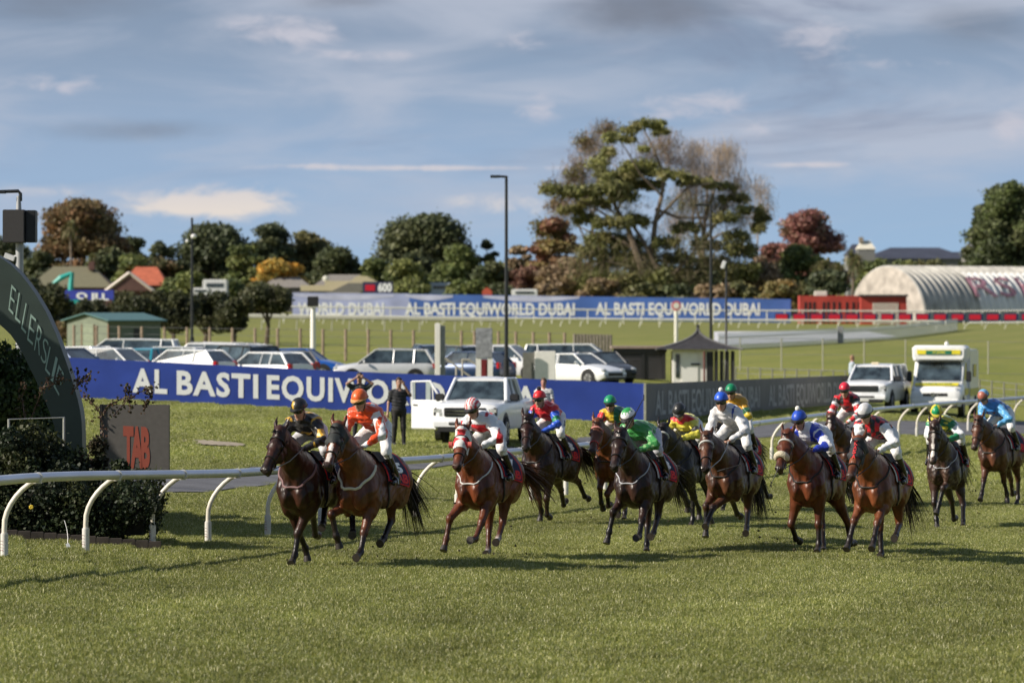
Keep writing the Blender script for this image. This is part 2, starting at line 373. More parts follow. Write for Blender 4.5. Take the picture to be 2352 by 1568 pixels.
def blade_mat():
    m = bpy.data.materials.new('turf_blade'); m.use_nodes = True; t = m.node_tree; p = t.nodes['Principled BSDF']
    at = t.nodes.new('ShaderNodeAttribute'); at.attribute_name = 'Col'
    g = t.nodes.new('ShaderNodeNewGeometry')
    def nz(st, det, a, b, lo, hi):
        mp = t.nodes.new('ShaderNodeMapping'); mp.inputs['Scale'].default_value = st; t.links.new(g.outputs['Position'], mp.inputs[0])
        n_ = t.nodes.new('ShaderNodeTexNoise'); n_.inputs['Scale'].default_value = 1; n_.inputs['Detail'].default_value = det; t.links.new(mp.outputs[0], n_.inputs['Vector'])
        q = t.nodes.new('ShaderNodeMapRange'); t.links.new(n_.outputs[0], q.inputs[0]); q.inputs[1].default_value = a; q.inputs[2].default_value = b; q.inputs[3].default_value = lo; q.inputs[4].default_value = hi; return q.outputs[0]
    k = M('MULTIPLY', nz((.9, .45, 1), 5, .3, .7, .80, 1.16), nz((.22, .3, 1), 3, .3, .7, .88, 1.10), t=t)
    sp = t.nodes.new('ShaderNodeSeparateXYZ'); t.links.new(g.outputs['Position'], sp.inputs[0]); bd = M('SINE', M('MULTIPLY', M('SUBTRACT', sp.outputs[0], M('MULTIPLY', sp.outputs[1], .27, t=t), t=t), 1.15, t=t), t=t)
    q = t.nodes.new('ShaderNodeMapRange'); q.interpolation_type = 'SMOOTHSTEP'; t.links.new(bd, q.inputs[0]); q.inputs[1].default_value = -.5; q.inputs[2].default_value = .5; q.inputs[3].default_value = .92; q.inputs[4].default_value = 1.06
    k = M('MULTIPLY', k, q.outputs[0], t=t)
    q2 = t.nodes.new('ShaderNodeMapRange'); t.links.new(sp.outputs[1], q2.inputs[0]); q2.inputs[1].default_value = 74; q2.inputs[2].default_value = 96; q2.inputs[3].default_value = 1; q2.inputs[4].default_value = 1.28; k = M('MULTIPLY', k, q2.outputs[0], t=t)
    mu = t.nodes.new('ShaderNodeMix'); mu.data_type = 'RGBA'; mu.blend_type = 'MULTIPLY'; mu.inputs[0].default_value = 1
    t.links.new(at.outputs['Color'], mu.inputs[6]); t.links.new(k, mu.inputs[7])
    t.links.new(mu.outputs[2], p.inputs['Base Color']); p.inputs['Roughness'].default_value = .42; p.inputs['Specular IOR Level'].default_value = .45
    tr = t.nodes.new('ShaderNodeBsdfTranslucent'); t.links.new(mu.outputs[2], tr.inputs[0]); ms = t.nodes.new('ShaderNodeMixShader'); ms.inputs[0].default_value = .32
    t.links.new(p.outputs[0], ms.inputs[1]); t.links.new(tr.outputs[0], ms.inputs[2]); t.links.new(ms.outputs[0], t.nodes['Material Output'].inputs[0]); return m
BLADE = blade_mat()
def turf_field(name, label, d0, d1, size, nb, hmin, hmax, wid, pxa, pxb, seed):
    src = bpy.data.collections.new(name + '_blades')
    for k in range(5):
        me = blade_patch(seed + k, nb, size * 1.12, hmin, hmax, wid); me.materials.append(BLADE); src.objects.link(bpy.data.objects.new('turf_blades', me))
    pts = []
    d = d0
    while d < d1:
        x = (pxa - CX) / FPX * d; xe = (pxb - CX) / FPX * d
        while x < xe:
            px = CX + x / d * FPX
            if not (edge(RN, px) - .05 < d < edge(RF, px) + .05) and not (400 < px < 570 and 93.8 < d < 96.8): pts.append((x, d, 0))
            x += size
        d += size
    P_ = np.array(pts); P_[:, 2] = ground_np(P_[:, 0], P_[:, 1])
    o = mesh_np(name, P_, [], None)
    gn = bpy.data.node_groups.new(name, 'GeometryNodeTree'); gn.interface.new_socket('Geometry', in_out='INPUT', socket_type='NodeSocketGeometry'); gn.interface.new_socket('Geometry', in_out='OUTPUT', socket_type='NodeSocketGeometry')
    a = gn.nodes.new('NodeGroupInput'); z = gn.nodes.new('NodeGroupOutput'); ip = gn.nodes.new('GeometryNodeInstanceOnPoints'); ci = gn.nodes.new('GeometryNodeCollectionInfo')
    ci.inputs['Collection'].default_value = src; ci.inputs['Separate Children'].default_value = True; ci.inputs['Reset Children'].default_value = True
    ip.inputs['Pick Instance'].default_value = True
    rv = gn.nodes.new('FunctionNodeRandomValue'); rv.data_type = 'INT'; rv.inputs['Min'].default_value = 0; rv.inputs['Max'].default_value = 3
    mm = gn.nodes.new('ShaderNodeMath'); mm.operation = 'MULTIPLY'; gn.links.new(rv.outputs['Value'], mm.inputs[0]) if False else None
    ro = [s_ for s_ in rv.outputs if s_.enabled][0]; gn.links.new(ro, mm.inputs[0]); mm.inputs[1].default_value = math.pi / 2
    cv = gn.nodes.new('ShaderNodeCombineXYZ'); gn.links.new(mm.outputs[0], cv.inputs[2])
    gn.links.new(a.outputs[0], ip.inputs['Points']); gn.links.new(ci.outputs[0], ip.inputs['Instance']); gn.links.new(cv.outputs[0], ip.inputs['Rotation']); gn.links.new(ip.outputs[0], z.inputs[0])
    md = o.modifiers.new('blades', 'NODES'); md.node_group = gn
    tag(o, label, 'grass', kind='stuff')
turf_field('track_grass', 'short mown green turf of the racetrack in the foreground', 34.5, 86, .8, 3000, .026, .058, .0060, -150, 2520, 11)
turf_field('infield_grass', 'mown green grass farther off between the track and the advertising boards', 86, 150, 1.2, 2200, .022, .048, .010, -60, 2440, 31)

# ------------------------------------------------------------------ running rail beside the track
RD = [(49.5, -6.54), (60, -4.75), (72, -1.85), (83, 1.17), (113, 11.2), (155, 20.6)]
_pc = np.polyfit([a for a, _ in RD], [b for _, b in RD], 2)
_dd = np.linspace(40, 180, 600); _xx = np.polyval(_pc, _dd); _pp = CX + _xx / _dd * FPX
def rail_at(px):
    d = float(np.interp(px, _pp, _dd)); return float(np.polyval(_pc, d)), d
rail = empty('running_rail', (0, 0, 0), 0, 'white plastic running rail on curved goose-neck posts along the inside of the turf track', 'running rail')
plast = mat('rail_plastic', (0.66, 0.64, 0.60), .38, var=.10, scale=5, spec=.5)
plast2 = mat('rail_post_plastic', (0.72, 0.67, 0.57), .4, var=.12, scale=3)
alu = mat('rail_aluminium', (0.62, 0.65, 0.72), .34, metal=.55, var=.12, scale=2.5, stretch=(1, .15, 1))
OFF = .45
dl = np.linspace(44, 175, 150)
pts = [Vector((float(np.polyval(_pc, d)) + OFF, d, gz(float(np.polyval(_pc, d)), d) + 1.085)) for d in dl]
MB().tube(pts, [.066] * len(pts), 14, flat=1.0).build('rail_tube', alu, rail, smooth=True)
feet = [10, 197, 350, 478, 615, 737, 850, 955, 1050, 1140, 1222, 1300, 1390, 1475, 1555, 1630, 1700, 1773, 1850, 1925, 1995, 2064, 2106, 2165, 2224, 2275, 2329, 2385, 2440]
ink = mat('faded_red_print', (0.30, 0.05, 0.04), .6)
for i, px in enumerate([-250] + feet):
    x, d = rail_at(px) if px > -100 else (float(np.polyval(_pc, 45.8)), 45.8)
    z = gz(x, d)
    pp = []
    for k in range(11):
        a = k / 10
        if a < .35: q = Vector((0, 0, a / .35 * .46))
        else:
            b = (a - .35) / .65; q = Vector(((b ** 1.7) * (OFF - .0), 0, .46 + .60 * (1 - (1 - b) ** 1.25)))
        pp.append(Vector((x, d, z)) + q)
    p_ = MB().tube(pp, .036, 10).build('rail_post', plast2, rail, smooth=True)
    MB().tube([(x, d, z - .08), (x, d, z + .33)], .052, 12).tube([(x, d, z + .33), (x, d, z + .345)], .044, 12).build('ground_sleeve', plast, p_, smooth=True)
    jx = MB().box((x + OFF, d, z + 1.03), (.10, .09, .05)).tube([(x + OFF, d - .06, z + 1.085), (x + OFF, d + .06, z + 1.085)], .072, 12); jx.build('bracket', plast, p_, bevel=0)
    if px < 960:
        for q, ch in enumerate('2111'): lettering(ch, 'printed_digit', ink, (x - .014, d - .055, z + .10 + .045 * q), (0, 0, 1), (-1, 0, 0), None, .034, p_, .01)

# ------------------------------------------------------------------ finishing arch, shrubs and signs on the left
AD = 61.0
outer = [(0, 590), (38, 618), (75, 665), (105, 715), (130, 770), (150, 825), (165, 870), (178, 915), (187, 955), (189, 1010), (189, 1180)]
inner = [(0, 745), (26, 770), (46, 800), (65, 838), (82, 872), (101, 915), (119, 960), (131, 1000), (139, 1050), (143, 1180)]
def mir(l): return [(-260 - a, b) for a, b in l]
top = [(-45, 566), (-90, 553), (-130, 550), (-170, 553), (-215, 566)]
itop = [(-45, 714), (-90, 698), (-130, 693), (-170, 698), (-215, 714)]
arch = empty('arch_sign', G(160, AD), 0, 'dark green curved arch with pale green lettering standing in the shrubs at the left edge', 'arch sign')
ao = arch.location
def arel(px, py, d=AD): return D(px, py, d) - ao
green_dk = mat('arch_green_paint', (0.034, 0.052, 0.046), .5, var=.12, scale=2)
ring_o = list(reversed(mir(outer))) + list(reversed(top)) + outer; ring_i = list(reversed(mir(inner))) + list(reversed(itop)) + inner
def resample(l, n):
    l = [Vector((a, b)) for a, b in l]; cum = [0]
    for i in range(1, len(l)): cum.append(cum[-1] + (l[i] - l[i - 1]).length)
    res = []
    for k in range(n):
        s_ = cum[-1] * k / (n - 1); j = max(i for i in range(len(cum)) if cum[i] <= s_ + 1e-9); j = min(j, len(l) - 2)
        res.append(l[j].lerp(l[j + 1], (s_ - cum[j]) / max(1e-9, cum[j + 1] - cum[j])))
    return res
ro_, ri_ = resample(ring_o, 60), resample(ring_i, 60)
vs = []; 
for a, b in zip(ro_, ri_):
    vs += [arel(a.x, a.y), arel(b.x, b.y), arel(b.x, b.y) + Vector((0, .55, 0)), arel(a.x, a.y) + Vector((0, .55, 0))]
fs = [(0, 1, 2, 3)] + [(i * 4 + k, i * 4 + 4 + k, i * 4 + 4 + (k + 1) % 4, i * 4 + (k + 1) % 4) for i in range(59) for k in range(4)] + [(59 * 4 + 3, 59 * 4 + 2, 59 * 4 + 1, 59 * 4)]
MB().add(vs, fs).build('arch_band', green_dk, arch)
pale_green = mat('pale_green_lettering', (0.30, 0.42, 0.37), .5, var=.1)
def apl(ch, bl, up, rt):
    o_ = arel(bl[0], bl[1], AD - .012); k = AD / FPX
    v, f, tw = text2d(ch, -.012)
    vs = [o_ + Vector((up[0], 0, -up[1])) * (float(b) * k) + Vector((rt[0], 0, -rt[1])) * (float(a) / tw * k) for a, b in v]
    me = bpy.data.meshes.new('letter'); me.from_pydata([tuple(q) for q in vs], [], f); me.materials.append(pale_green); o = bpy.data.objects.new('letter', me); COL.objects.link(o); o.parent = arch
for ch, bl, up, rt in [('E', (19, 712), (8, -64), (11, 12)), ('L', (34, 733), (10, -67), (12, 12)), ('L', (48, 755), (12, -65), (11, 13)), ('E', (62, 781), (9, -66), (13, 13)),
                       ('R', (78, 804), (10, -64), (13, 14)), ('S', (93, 826), (8, -58), (12, 14)), ('L', (103, 850), (12, -60), (11, 14)), ('I', (116, 873), (13, -60), (5, 6)), ('E', (123, 888), (13, -56), (12, 22))]:
    apl(ch, bl, up, rt)

tabs = empty('advertising_sign', G(312, 60.2), R(-3), 'upright dark grey panel with big orange-red letters beside the shrubs', 'sign')
k_ = 60.2 / FPX; hw = 77 * k_; z1 = CZ + (YH - 929) * k_ - tabs.location.z
MB().box((0, .04, z1 / 2 + .45), (2 * hw, .08, z1 - .9)).build('panel', mat('panel_grey', (0.085, 0.079, 0.073), .75, var=.10, scale=12), tabs, bevel=.004)
MB().box((-hw + .25, .06, .3), (.07, .06, .6)).box((hw - .25, .06, .3), (.07, .06, .6)).build('leg', mat('frame_black', (.02, .02, .022), .5), tabs)
MB().box((-hw - .02, .03, z1 / 2 + .45), (.04, .12, z1 - .89)).build('edge_frame', mat('frame_black', (.02, .02, .022), .5), tabs)
redo = mat('orange_red_print', (0.27, 0.058, 0.034), .6, var=.06)
lettering('TAB', 'lettering', redo, (-.20, -.006, z1 - (1068 - 929) * k_), (1, 0, -.04), (.0, 0, 1), 62 * k_, 90 * k_, tabs, .05, spacing=.82)
hr = empty('handrail', G(84, 59.2), 0, 'short galvanised handrail standing in front of the dark green arch', 'handrail')
zt = CZ + (YH - 963) * 59.2 / FPX - hr.location.z
MB().tube([(-.43, 0, 0), (-.43, 0, zt), (.42, 0, zt + .03), (.42, 0, 0)], .022, 8).build('rail_frame', mat('galvanised', (.5, .5, .48), .35, metal=.8), hr, smooth=True)

LEAF = {}
def leafmat(name, rough=.55, trans=.25, spec=.3):
    if name not in LEAF: LEAF[name] = mat(name, (1, 1, 1), rough, vcol=True, var=.15, scale=1.5, trans=trans, spec=spec)
    return LEAF[name]
def leaves(lobes, n, size, pal, seed=0, shell=.55, up=.25, elong=1.0, ylim=None):
    """n leaf quads scattered through ellipsoid lobes (cx,cy,cz,rx,ry,rz); colours drawn from pal by clump and by leaf"""
    r = np.random.default_rng(seed); L_ = np.array(lobes, float)
    w = (L_[:, 3] * L_[:, 5]) ** 1.0; w /= w.sum(); li = r.choice(len(L_), n, p=w)
    v = r.normal(size=(n, 3)); v /= np.linalg.norm(v, axis=1)[:, None]
    rad = (shell + (1 - shell) * r.random(n) ** .6) * (1 + .17 * r.normal(size=n))
    c = L_[li, :3] + v * rad[:, None] * L_[li, 3:6]
    nrm = v * .6 + r.normal(size=(n, 3)) * .8; nrm[:, 2] += up; nrm /= np.linalg.norm(nrm, axis=1)[:, None]
    a = np.cross(nrm, r.normal(size=(n, 3))); a /= np.linalg.norm(a, axis=1)[:, None]; b = np.cross(nrm, a)
    s_ = size * r.uniform(.5, 1.3, n)[:, None] / 2
    V4 = np.stack([c - a * s_ - b * s_ * elong * .7, c + a * s_ - b * s_ * elong, c + a * s_ * .8 + b * s_ * elong, c - a * s_ * .9 + b * s_ * elong * .8], 1)
    pal = np.array(pal); lc = pal[r.integers(0, len(pal), len(L_))]; pc = pal[r.integers(0, len(pal), n)]
    col = (.6 * lc[li] + .4 * pc) * r.uniform(.65, 1.35, (n, 1))
    return V4.reshape(-1, 3), np.repeat(col, 4, 0)
def leafmesh(name, lobes, n, size, pal, m, parent, seed=0, **kw):
    V4, c = leaves(lobes, n, size, pal, seed, **kw)
    return mesh_np(name, V4, np.arange(len(V4)).reshape(-1, 4), m, parent, cols=c)
def shrub(px, top, halfw, d, n, size, pal, name, label, cat='shrub', group=None, seed=0, depth=None, base=None, nl=14, ragged=.25, stems=3):
    r = random.Random(seed); o = empty(name, G(px, d), 0, label, cat, group); k = d / FPX
    h = (CZ + (YH - top) * k) - o.location.z; hw = halfw * k; dp = depth or hw
    lobes = []
    for i in range(nl):
        a = r.uniform(-1, 1); lim = h * (1 - .35 * a * a) * (1 - ragged * r.random()); zc = r.uniform(.15, .85) * lim
        rr_ = r.uniform(.22, .36) * min(hw, h * .8)
        lobes.append((a * (hw - rr_ * .6), r.uniform(-1, 1) * (dp - rr_ * .5), max(zc, rr_ * .8), rr_, rr_, min(rr_, lim - zc + rr_ * .4)))
    leafmesh('foliage', lobes, n, size, pal, leafmat('leaf_shrub'), o, seed)
    mb = MB()
    for i in range(stems):
        l = r.choice(lobes); mb.tube([(r.uniform(-.15, .15) * hw, r.uniform(-.1, .1), -.02), (l[0] * .5, l[1] * .5, l[2] * .5), (l[0], l[1], l[2] + l[5] * .6)], [.03, .02, .008], 5)
    mb.build('stem', mat('bark_dark', (.06, .045, .03), .9, var=.3), o)
    return o
pd = [(.022, .036, .014), (.034, .050, .018), (.015, .026, .014), (.06, .066, .024)]
pr = [(.03, .04, .015), (.05, .045, .02), (.09, .05, .035), (.022, .03, .012)]
# clipped cypress at the far left, a rose bed in front of it
shrub(-5, 745, 150, 63, 34000, .06, [(.045, .085, .022), (.07, .11, .03), (.03, .055, .018), (.10, .13, .05)], 'cypress_bush', 'tall bright feathery cypress filling the space under the arch', seed=3, nl=44, depth=.8, ragged=.0)
shrub(70, 950, 118, 57.4, 24000, .05, pd, 'rose_bush', 'dark leafy rose bush with two yellow flowers in front of the handrail', seed=4, nl=40, depth=.6, ragged=.12)
shrub(200, 945, 66, 57.8, 13000, .045, pr, 'rose_bush', 'tall dark rose bush in front of the foot of the arch', seed=5, nl=18, depth=.5, ragged=.35)
shrub(265, 1000, 60, 57.6, 6500, .045, pd, 'rose_bush', 'low dark rose bush overlapping the left edge of the grey panel', seed=6, nl=16, depth=.5, ragged=.4)
def hedge(pa, pb, top, d, depth, n, size, pal, name, label, seed):
    o = empty(name, G((pa + pb) / 2, d), 0, label, 'hedge'); k = d / FPX; L_ = (pb - pa) * k; h = CZ + (YH - top) * k - o.location.z; r = random.Random(seed); lobes = []
    for i in range(110):
        q = r.uniform(.18, .3); lobes.append((r.uniform(-L_ / 2 + q, L_ / 2 - q), r.uniform(-depth / 2, depth / 2), r.uniform(.12, h - q * .8), q, q, q))
    leafmesh('foliage', lobes, n, size, pal, leafmat('leaf_shrub'), o, seed)
    MB().box((0, 0, h * .36), (L_ - .8, depth * .5, h * .62)).build('dark_core', mat('hedge_core_dark', (.012, .012, .008), 1, var=.4, scale=12), o)  # solid near-black block filling the middle of the hedge
    return o
hedge(-160, 394, 1080, 57, .9, 30000, .04, pd, 'hedge', 'low dark clipped hedge behind the rail at the left edge', 8)
# arching rose stems with small leaves against the blue board
def spray(px, py, pts, d, name, label, pal, seed, n=260):
    o = empty(name, G(px, d), 0, label, 'shrub'); mb = MB(); r = np.random.default_rng(seed); vs = []; 
    for line in pts:
        q = [D(a, b, d) - o.location + Vector((0, r.uniform(-.15, .15), 0)) for a, b in line]
        mb.tube(q, [.012] + [.008] * (len(q) - 2) + [.003], 5)
        for i in range(len(q) - 1):
            for j in range(int(.42 * n / len(pts) / (len(q) - 1))): 
                c = q[i].lerp(q[i + 1], r.random()); c = c + Vector(r.normal(0, .022 + .014 * (j % 3), 3)); vs.append(c)
    mb.build('stem', mat('rose_stem', (.09, .05, .035), .7, var=.3), o)
    lob = [(v.x, v.y, v.z, .02, .02, .02) for v in vs]
    leafmesh('foliage', lob, len(lob) * 2, .034, pal, leafmat('leaf_shrub'), o, seed, shell=0)
pk = [(.10, .06, .04), (.06, .065, .02), (.045, .05, .018), (.14, .08, .055)]
spray(255, 950, [[(240, 1060), (235, 985), (228, 940), (205, 915), (190, 905)], [(232, 960), (250, 930), (275, 918), (300, 905)], [(262, 955), (290, 920), (320, 900), (350, 893), (362, 884)], [(300, 940), (295, 910), (288, 882)], [(330, 940), (345, 910), (335, 890)]], 59.2, 'climbing_rose', 'leggy rose stems with sparse leaves reaching over the top of the grey panel', pk, 12, 900)
T_ = shrub(-640, 60, 215, 61.5, 16000, .28, [(.04, .06, .02), (.05, .07, .025)], 'added_shade_tree', 'unseen tree added outside the left edge to shade the arch and shrubs', 'tree', seed=44, nl=70, depth=3.0, ragged=.1)  # unseen caster added to shade the arch and shrubs; its tree form is assumed
spray(190, 870, [[(160, 905), (182, 880), (200, 862), (212, 852)], [(178, 885), (178, 862), (176, 850)], [(186, 878), (204, 872), (210, 866)]], 60.2, 'climbing_rose', 'single leafy twig sticking out to the right of the arch against the blue board', pk, 13, 260)
spray(120, 880, [[(70, 960), (95, 900), (110, 868), (140, 862)], [(100, 890), (130, 880), (142, 868)], [(60, 960), (50, 910), (62, 880)]], 60, 'climbing_rose', 'leafy twigs crossing the last letters of the arch', pk, 14, 420)
fl = mat('yellow_petals', (.75, .55, .05), .6, trans=.2)
for i, (a, b) in enumerate(((144, 1098), (156, 1100), (72, 1164))):
    mb = MB(); c = D(a, b, 56.3)
    for j in range(7):
        an = j * .9; mb.ball(c + Vector((math.cos(an) * .018, -.01, math.sin(an) * .018)), .018, 6, 4, (1, .5, 1))
    lab = ('left of two yellow rose blooms side by side on the dark bush', 'right of two yellow rose blooms side by side on the dark bush', 'single yellow rose bloom low on the dark hedge at left')[i]
    tag(mb.build('rose_bloom', fl, smooth=True), lab, 'flower')
# timber edging of the bed, and the tag lying on the grass
mb = MB(); L_ = [G(px, 55.9 + .0009 * px) for px in range(-200, 391, 30)]
for a, b in zip(L_[:-1], L_[1:]):
    mb.box((a + b) / 2 + Vector((0, 0, .05)), ((b - a).length + .01, .09, .16), Matrix.Rotation(math.atan2(b.y - a.y, b.x - a.x), 3, 'Z'))
tag(mb.build('garden_edging', mat('edging_timber', (.07, .055, .045), .85, var=.3, scale=5), bevel=.01), 'low weathered timber edging along the foot of the hedge', 'edging')
pt = empty('plant_tag', G(155, 54.2), 0, 'small white tag hanging on a thin wire in front of the hedge', 'tag')
MB().tube([(-.06, .15, .42), (-.02, .1, .3), (.0, .05, .18), (.0, 0, .1)], .004, 5).build('wire', mat('wire', (.5, .5, .5), .4, metal=.6), pt)
MB().box((.02, 0, .05), (.05, .012, .12), Matrix.Rotation(R(-25), 3, 'Y')).build('card', mat('tag_white', (.7, .72, .75), .5), pt)

# loudspeaker on a pole and the lamp arm above it
sp = empty('speaker_pole', G(45, 74), 0, 'grey pole with a black loudspeaker box, a camera and a lamp arm behind the arch', 'pole'); so = sp.location
def rel(o, px, py, d): return D(px, py, d) - o.location
gm = mat('pole_grey', (.35, .36, .37), .5, metal=.3, var=.1)
MB().cyl((0, 0, 0), rel(sp, 45, 556, 74), .075, 14).cyl(rel(sp, 43, 484, 74), rel(sp, 43, 450, 74), .055, 12, .04).build('pole', gm, sp, smooth=True)
c = rel(sp, 46, 520, 74); w_ = 74 / 8.82 / 1000
MB().box(c + Vector((-12 * w_ + .0, 0, 0)), (50 * w_, .42, 76 * w_)).build('speaker_box', mat('speaker_black', (.045, .042, .042), .6, var=.1, scale=30), sp, bevel=.015)
MB().box(c + Vector((26 * w_, .05, 0)), (22 * w_, .36, 74 * w_)).build('shaded_side_face', mat('speaker_black_shaded', (.012, .012, .014), .5), sp, bevel=.012)  # right face of the speaker box, its shade put into a darker colour
MB().tube([rel(sp, 47, 462, 74), rel(sp, 47, 445, 74), rel(sp, 42, 439, 74), rel(sp, -30, 441, 74)], [.035, .035, .035, .03], 8).box(rel(sp, -20, 441, 74), (.55, .2, .06)).build('lamp_arm', mat('lamp_black', (.02, .022, .025), .4), sp, smooth=False)
MB().box(rel(sp, 22, 590, 74), (.2, .14, .1), Matrix.Rotation(R(20), 3, 'Y')).tube([rel(sp, 26, 590, 74), rel(sp, 42, 588, 74)], .025, 6).build('camera', mat('camera_white', (.75, .75, .75), .4), sp)
# ------------------------------------------------------------------ advertising boards
BLUE = mat('board_blue', (0.030, 0.066, 0.36), .5, var=.14, scale=.9, bump=.5, bscale=1.6)
WHITE = mat('print_white', (0.90, 0.91, 0.92), .6, var=.04)
def board(name, label, pts, h, m, seg_name='board_panel', thick=.08):
    """pts: (px, top_py, d) along the top edge"""
    o = empty(name, G(pts[0][0], pts[0][2]), 0, label, 'advertising board')
    for (a, b) in zip(pts[:-1], pts[1:]):
        A, B = D(*a) - o.location, D(*b) - o.location; mb = MB(); t_ = Vector((0, thick, 0))
        dn = Vector((0, 0, -h)); mb.add([A, B, B + dn, A + dn, A + t_, B + t_, B + dn + t_, A + dn + t_], [(0, 1, 2, 3), (7, 6, 5, 4), (0, 4, 5, 1), (1, 5, 6, 2), (2, 6, 7, 3), (3, 7, 4, 0)])
        mb.build(seg_name, m, o)
    return o
BD = 126.0; bs = BD / FPX
bb = board('advertising_board', 'long blue board with tall white capital lettering across the infield grass', [(40, 815, BD), (760, 851, BD), (1481, 880.5, BD)], 92 * bs, BLUE)
def blue_top(px): return 815 + (px - 40) * .05 if px < 760 else 851 + (px - 760) * .0409
def word(st, xa, xb, h, up0):
    sl = (blue_top(xb) - blue_top(xa)) / (xb - xa); o_ = D(xa, blue_top(xa) + up0, BD) - bb.location; o_.y -= .012
    lettering(st, 'lettering', WHITE, o_, (1, 0, -sl), (0, 0, 1), (xb - xa) * bs, h * bs, bb, .034, spacing=1.14)
for st, a, b in (('AL', 304, 384), ('BASTI', 406, 593), ('EQUIWORLD', 613, 1022), ('DUBAI', 1048, 1246)): word(st, a, b, 54, 70)
GREY = mat('board_grey', (0.165, 0.160, 0.158), .7, var=.08, scale=2)
gb = board('advertising_board', 'long dark grey board with faint tall lettering running away to the right', [(1484, 881, BD + .15), (1950, 861.5, 160)], 1.28, GREY)
MB().box(rel(gb, 1481, 926, BD) + Vector((0, .0, 0)), (.07, .1, 1.32)).build('end_post', mat('post_cream', (.42, .42, .33), .6), gb)
pale = mat('print_pale_grey', (0.42, 0.415, 0.41), .7, var=.12)
A = D(1484, 881, BD + .15); B = D(1950, 861.5, 160); dr = (B - A); Lg = dr.length; dr.normalize()
nn = Vector((dr.y, -dr.x, 0)).normalized() * .012
for t0, t1 in ((.035, .50), (.545, 1.0)):
    o_ = A + dr * (Lg * t0) + Vector((0, 0, -1.03)) + nn - gb.location
    lettering('AL BASTI EQUIWORLD DUBAI', 'lettering', pale, o_, dr, (0, 0, 1), Lg * (t1 - t0), .80, gb, .02)

# ------------------------------------------------------------------ vehicles
TYRE = mat('tyre_rubber', (.015, .015, .016), .85); RIM = mat('alloy_rim', (.5, .5, .52), .3, metal=.8); GLASS = mat('tinted_glass', (.045, .065, .078), .05, spec=1.0, var=.7, scale=2.2)
BLK = mat('black_trim', (.018, .018, .02), .5); LAMPC = mat('headlamp_lens', (.6, .62, .62), .12, metal=.3, var=.3, scale=14); LAMPR = mat('tail_lamp_red', (.45, .01, .015), .25, coat=.4)
CHR = mat('chrome', (.6, .6, .6), .15, metal=1)
WPAINT = mat('car_paint_white', (.82, .83, .84), .3, var=.04, coat=.6); SPAINT = mat('car_paint_silver', (.66, .67, .69), .32, metal=.15, var=.05, coat=.6)
def wheel(parent, x, y, r=.34, w=.22):
    s_ = 1 if y > 0 else -1
    t = MB().tube([(x, y - w / 2, r), (x, y + w / 2, r)], [r, r], 22).build('wheel', TYRE, parent, smooth=True, bevel=.0)
    mb = MB().tube([(x, y + s_ * w * .35, r), (x, y + s_ * (w / 2 + .012), r)], [r * .66, r * .62], 18)
    mb.build('rim', RIM, t, smooth=True)
    mb = MB()
    for k in range(5):
        a = k * 1.2566; mb.box((x + math.cos(a) * r * .34, y + s_ * (w / 2 + .016), r + math.sin(a) * r * .34), (r * .5, .012, .05), Matrix.Rotation(-a, 3, 'Y'))
    mb.build('spokes', BLK, t)
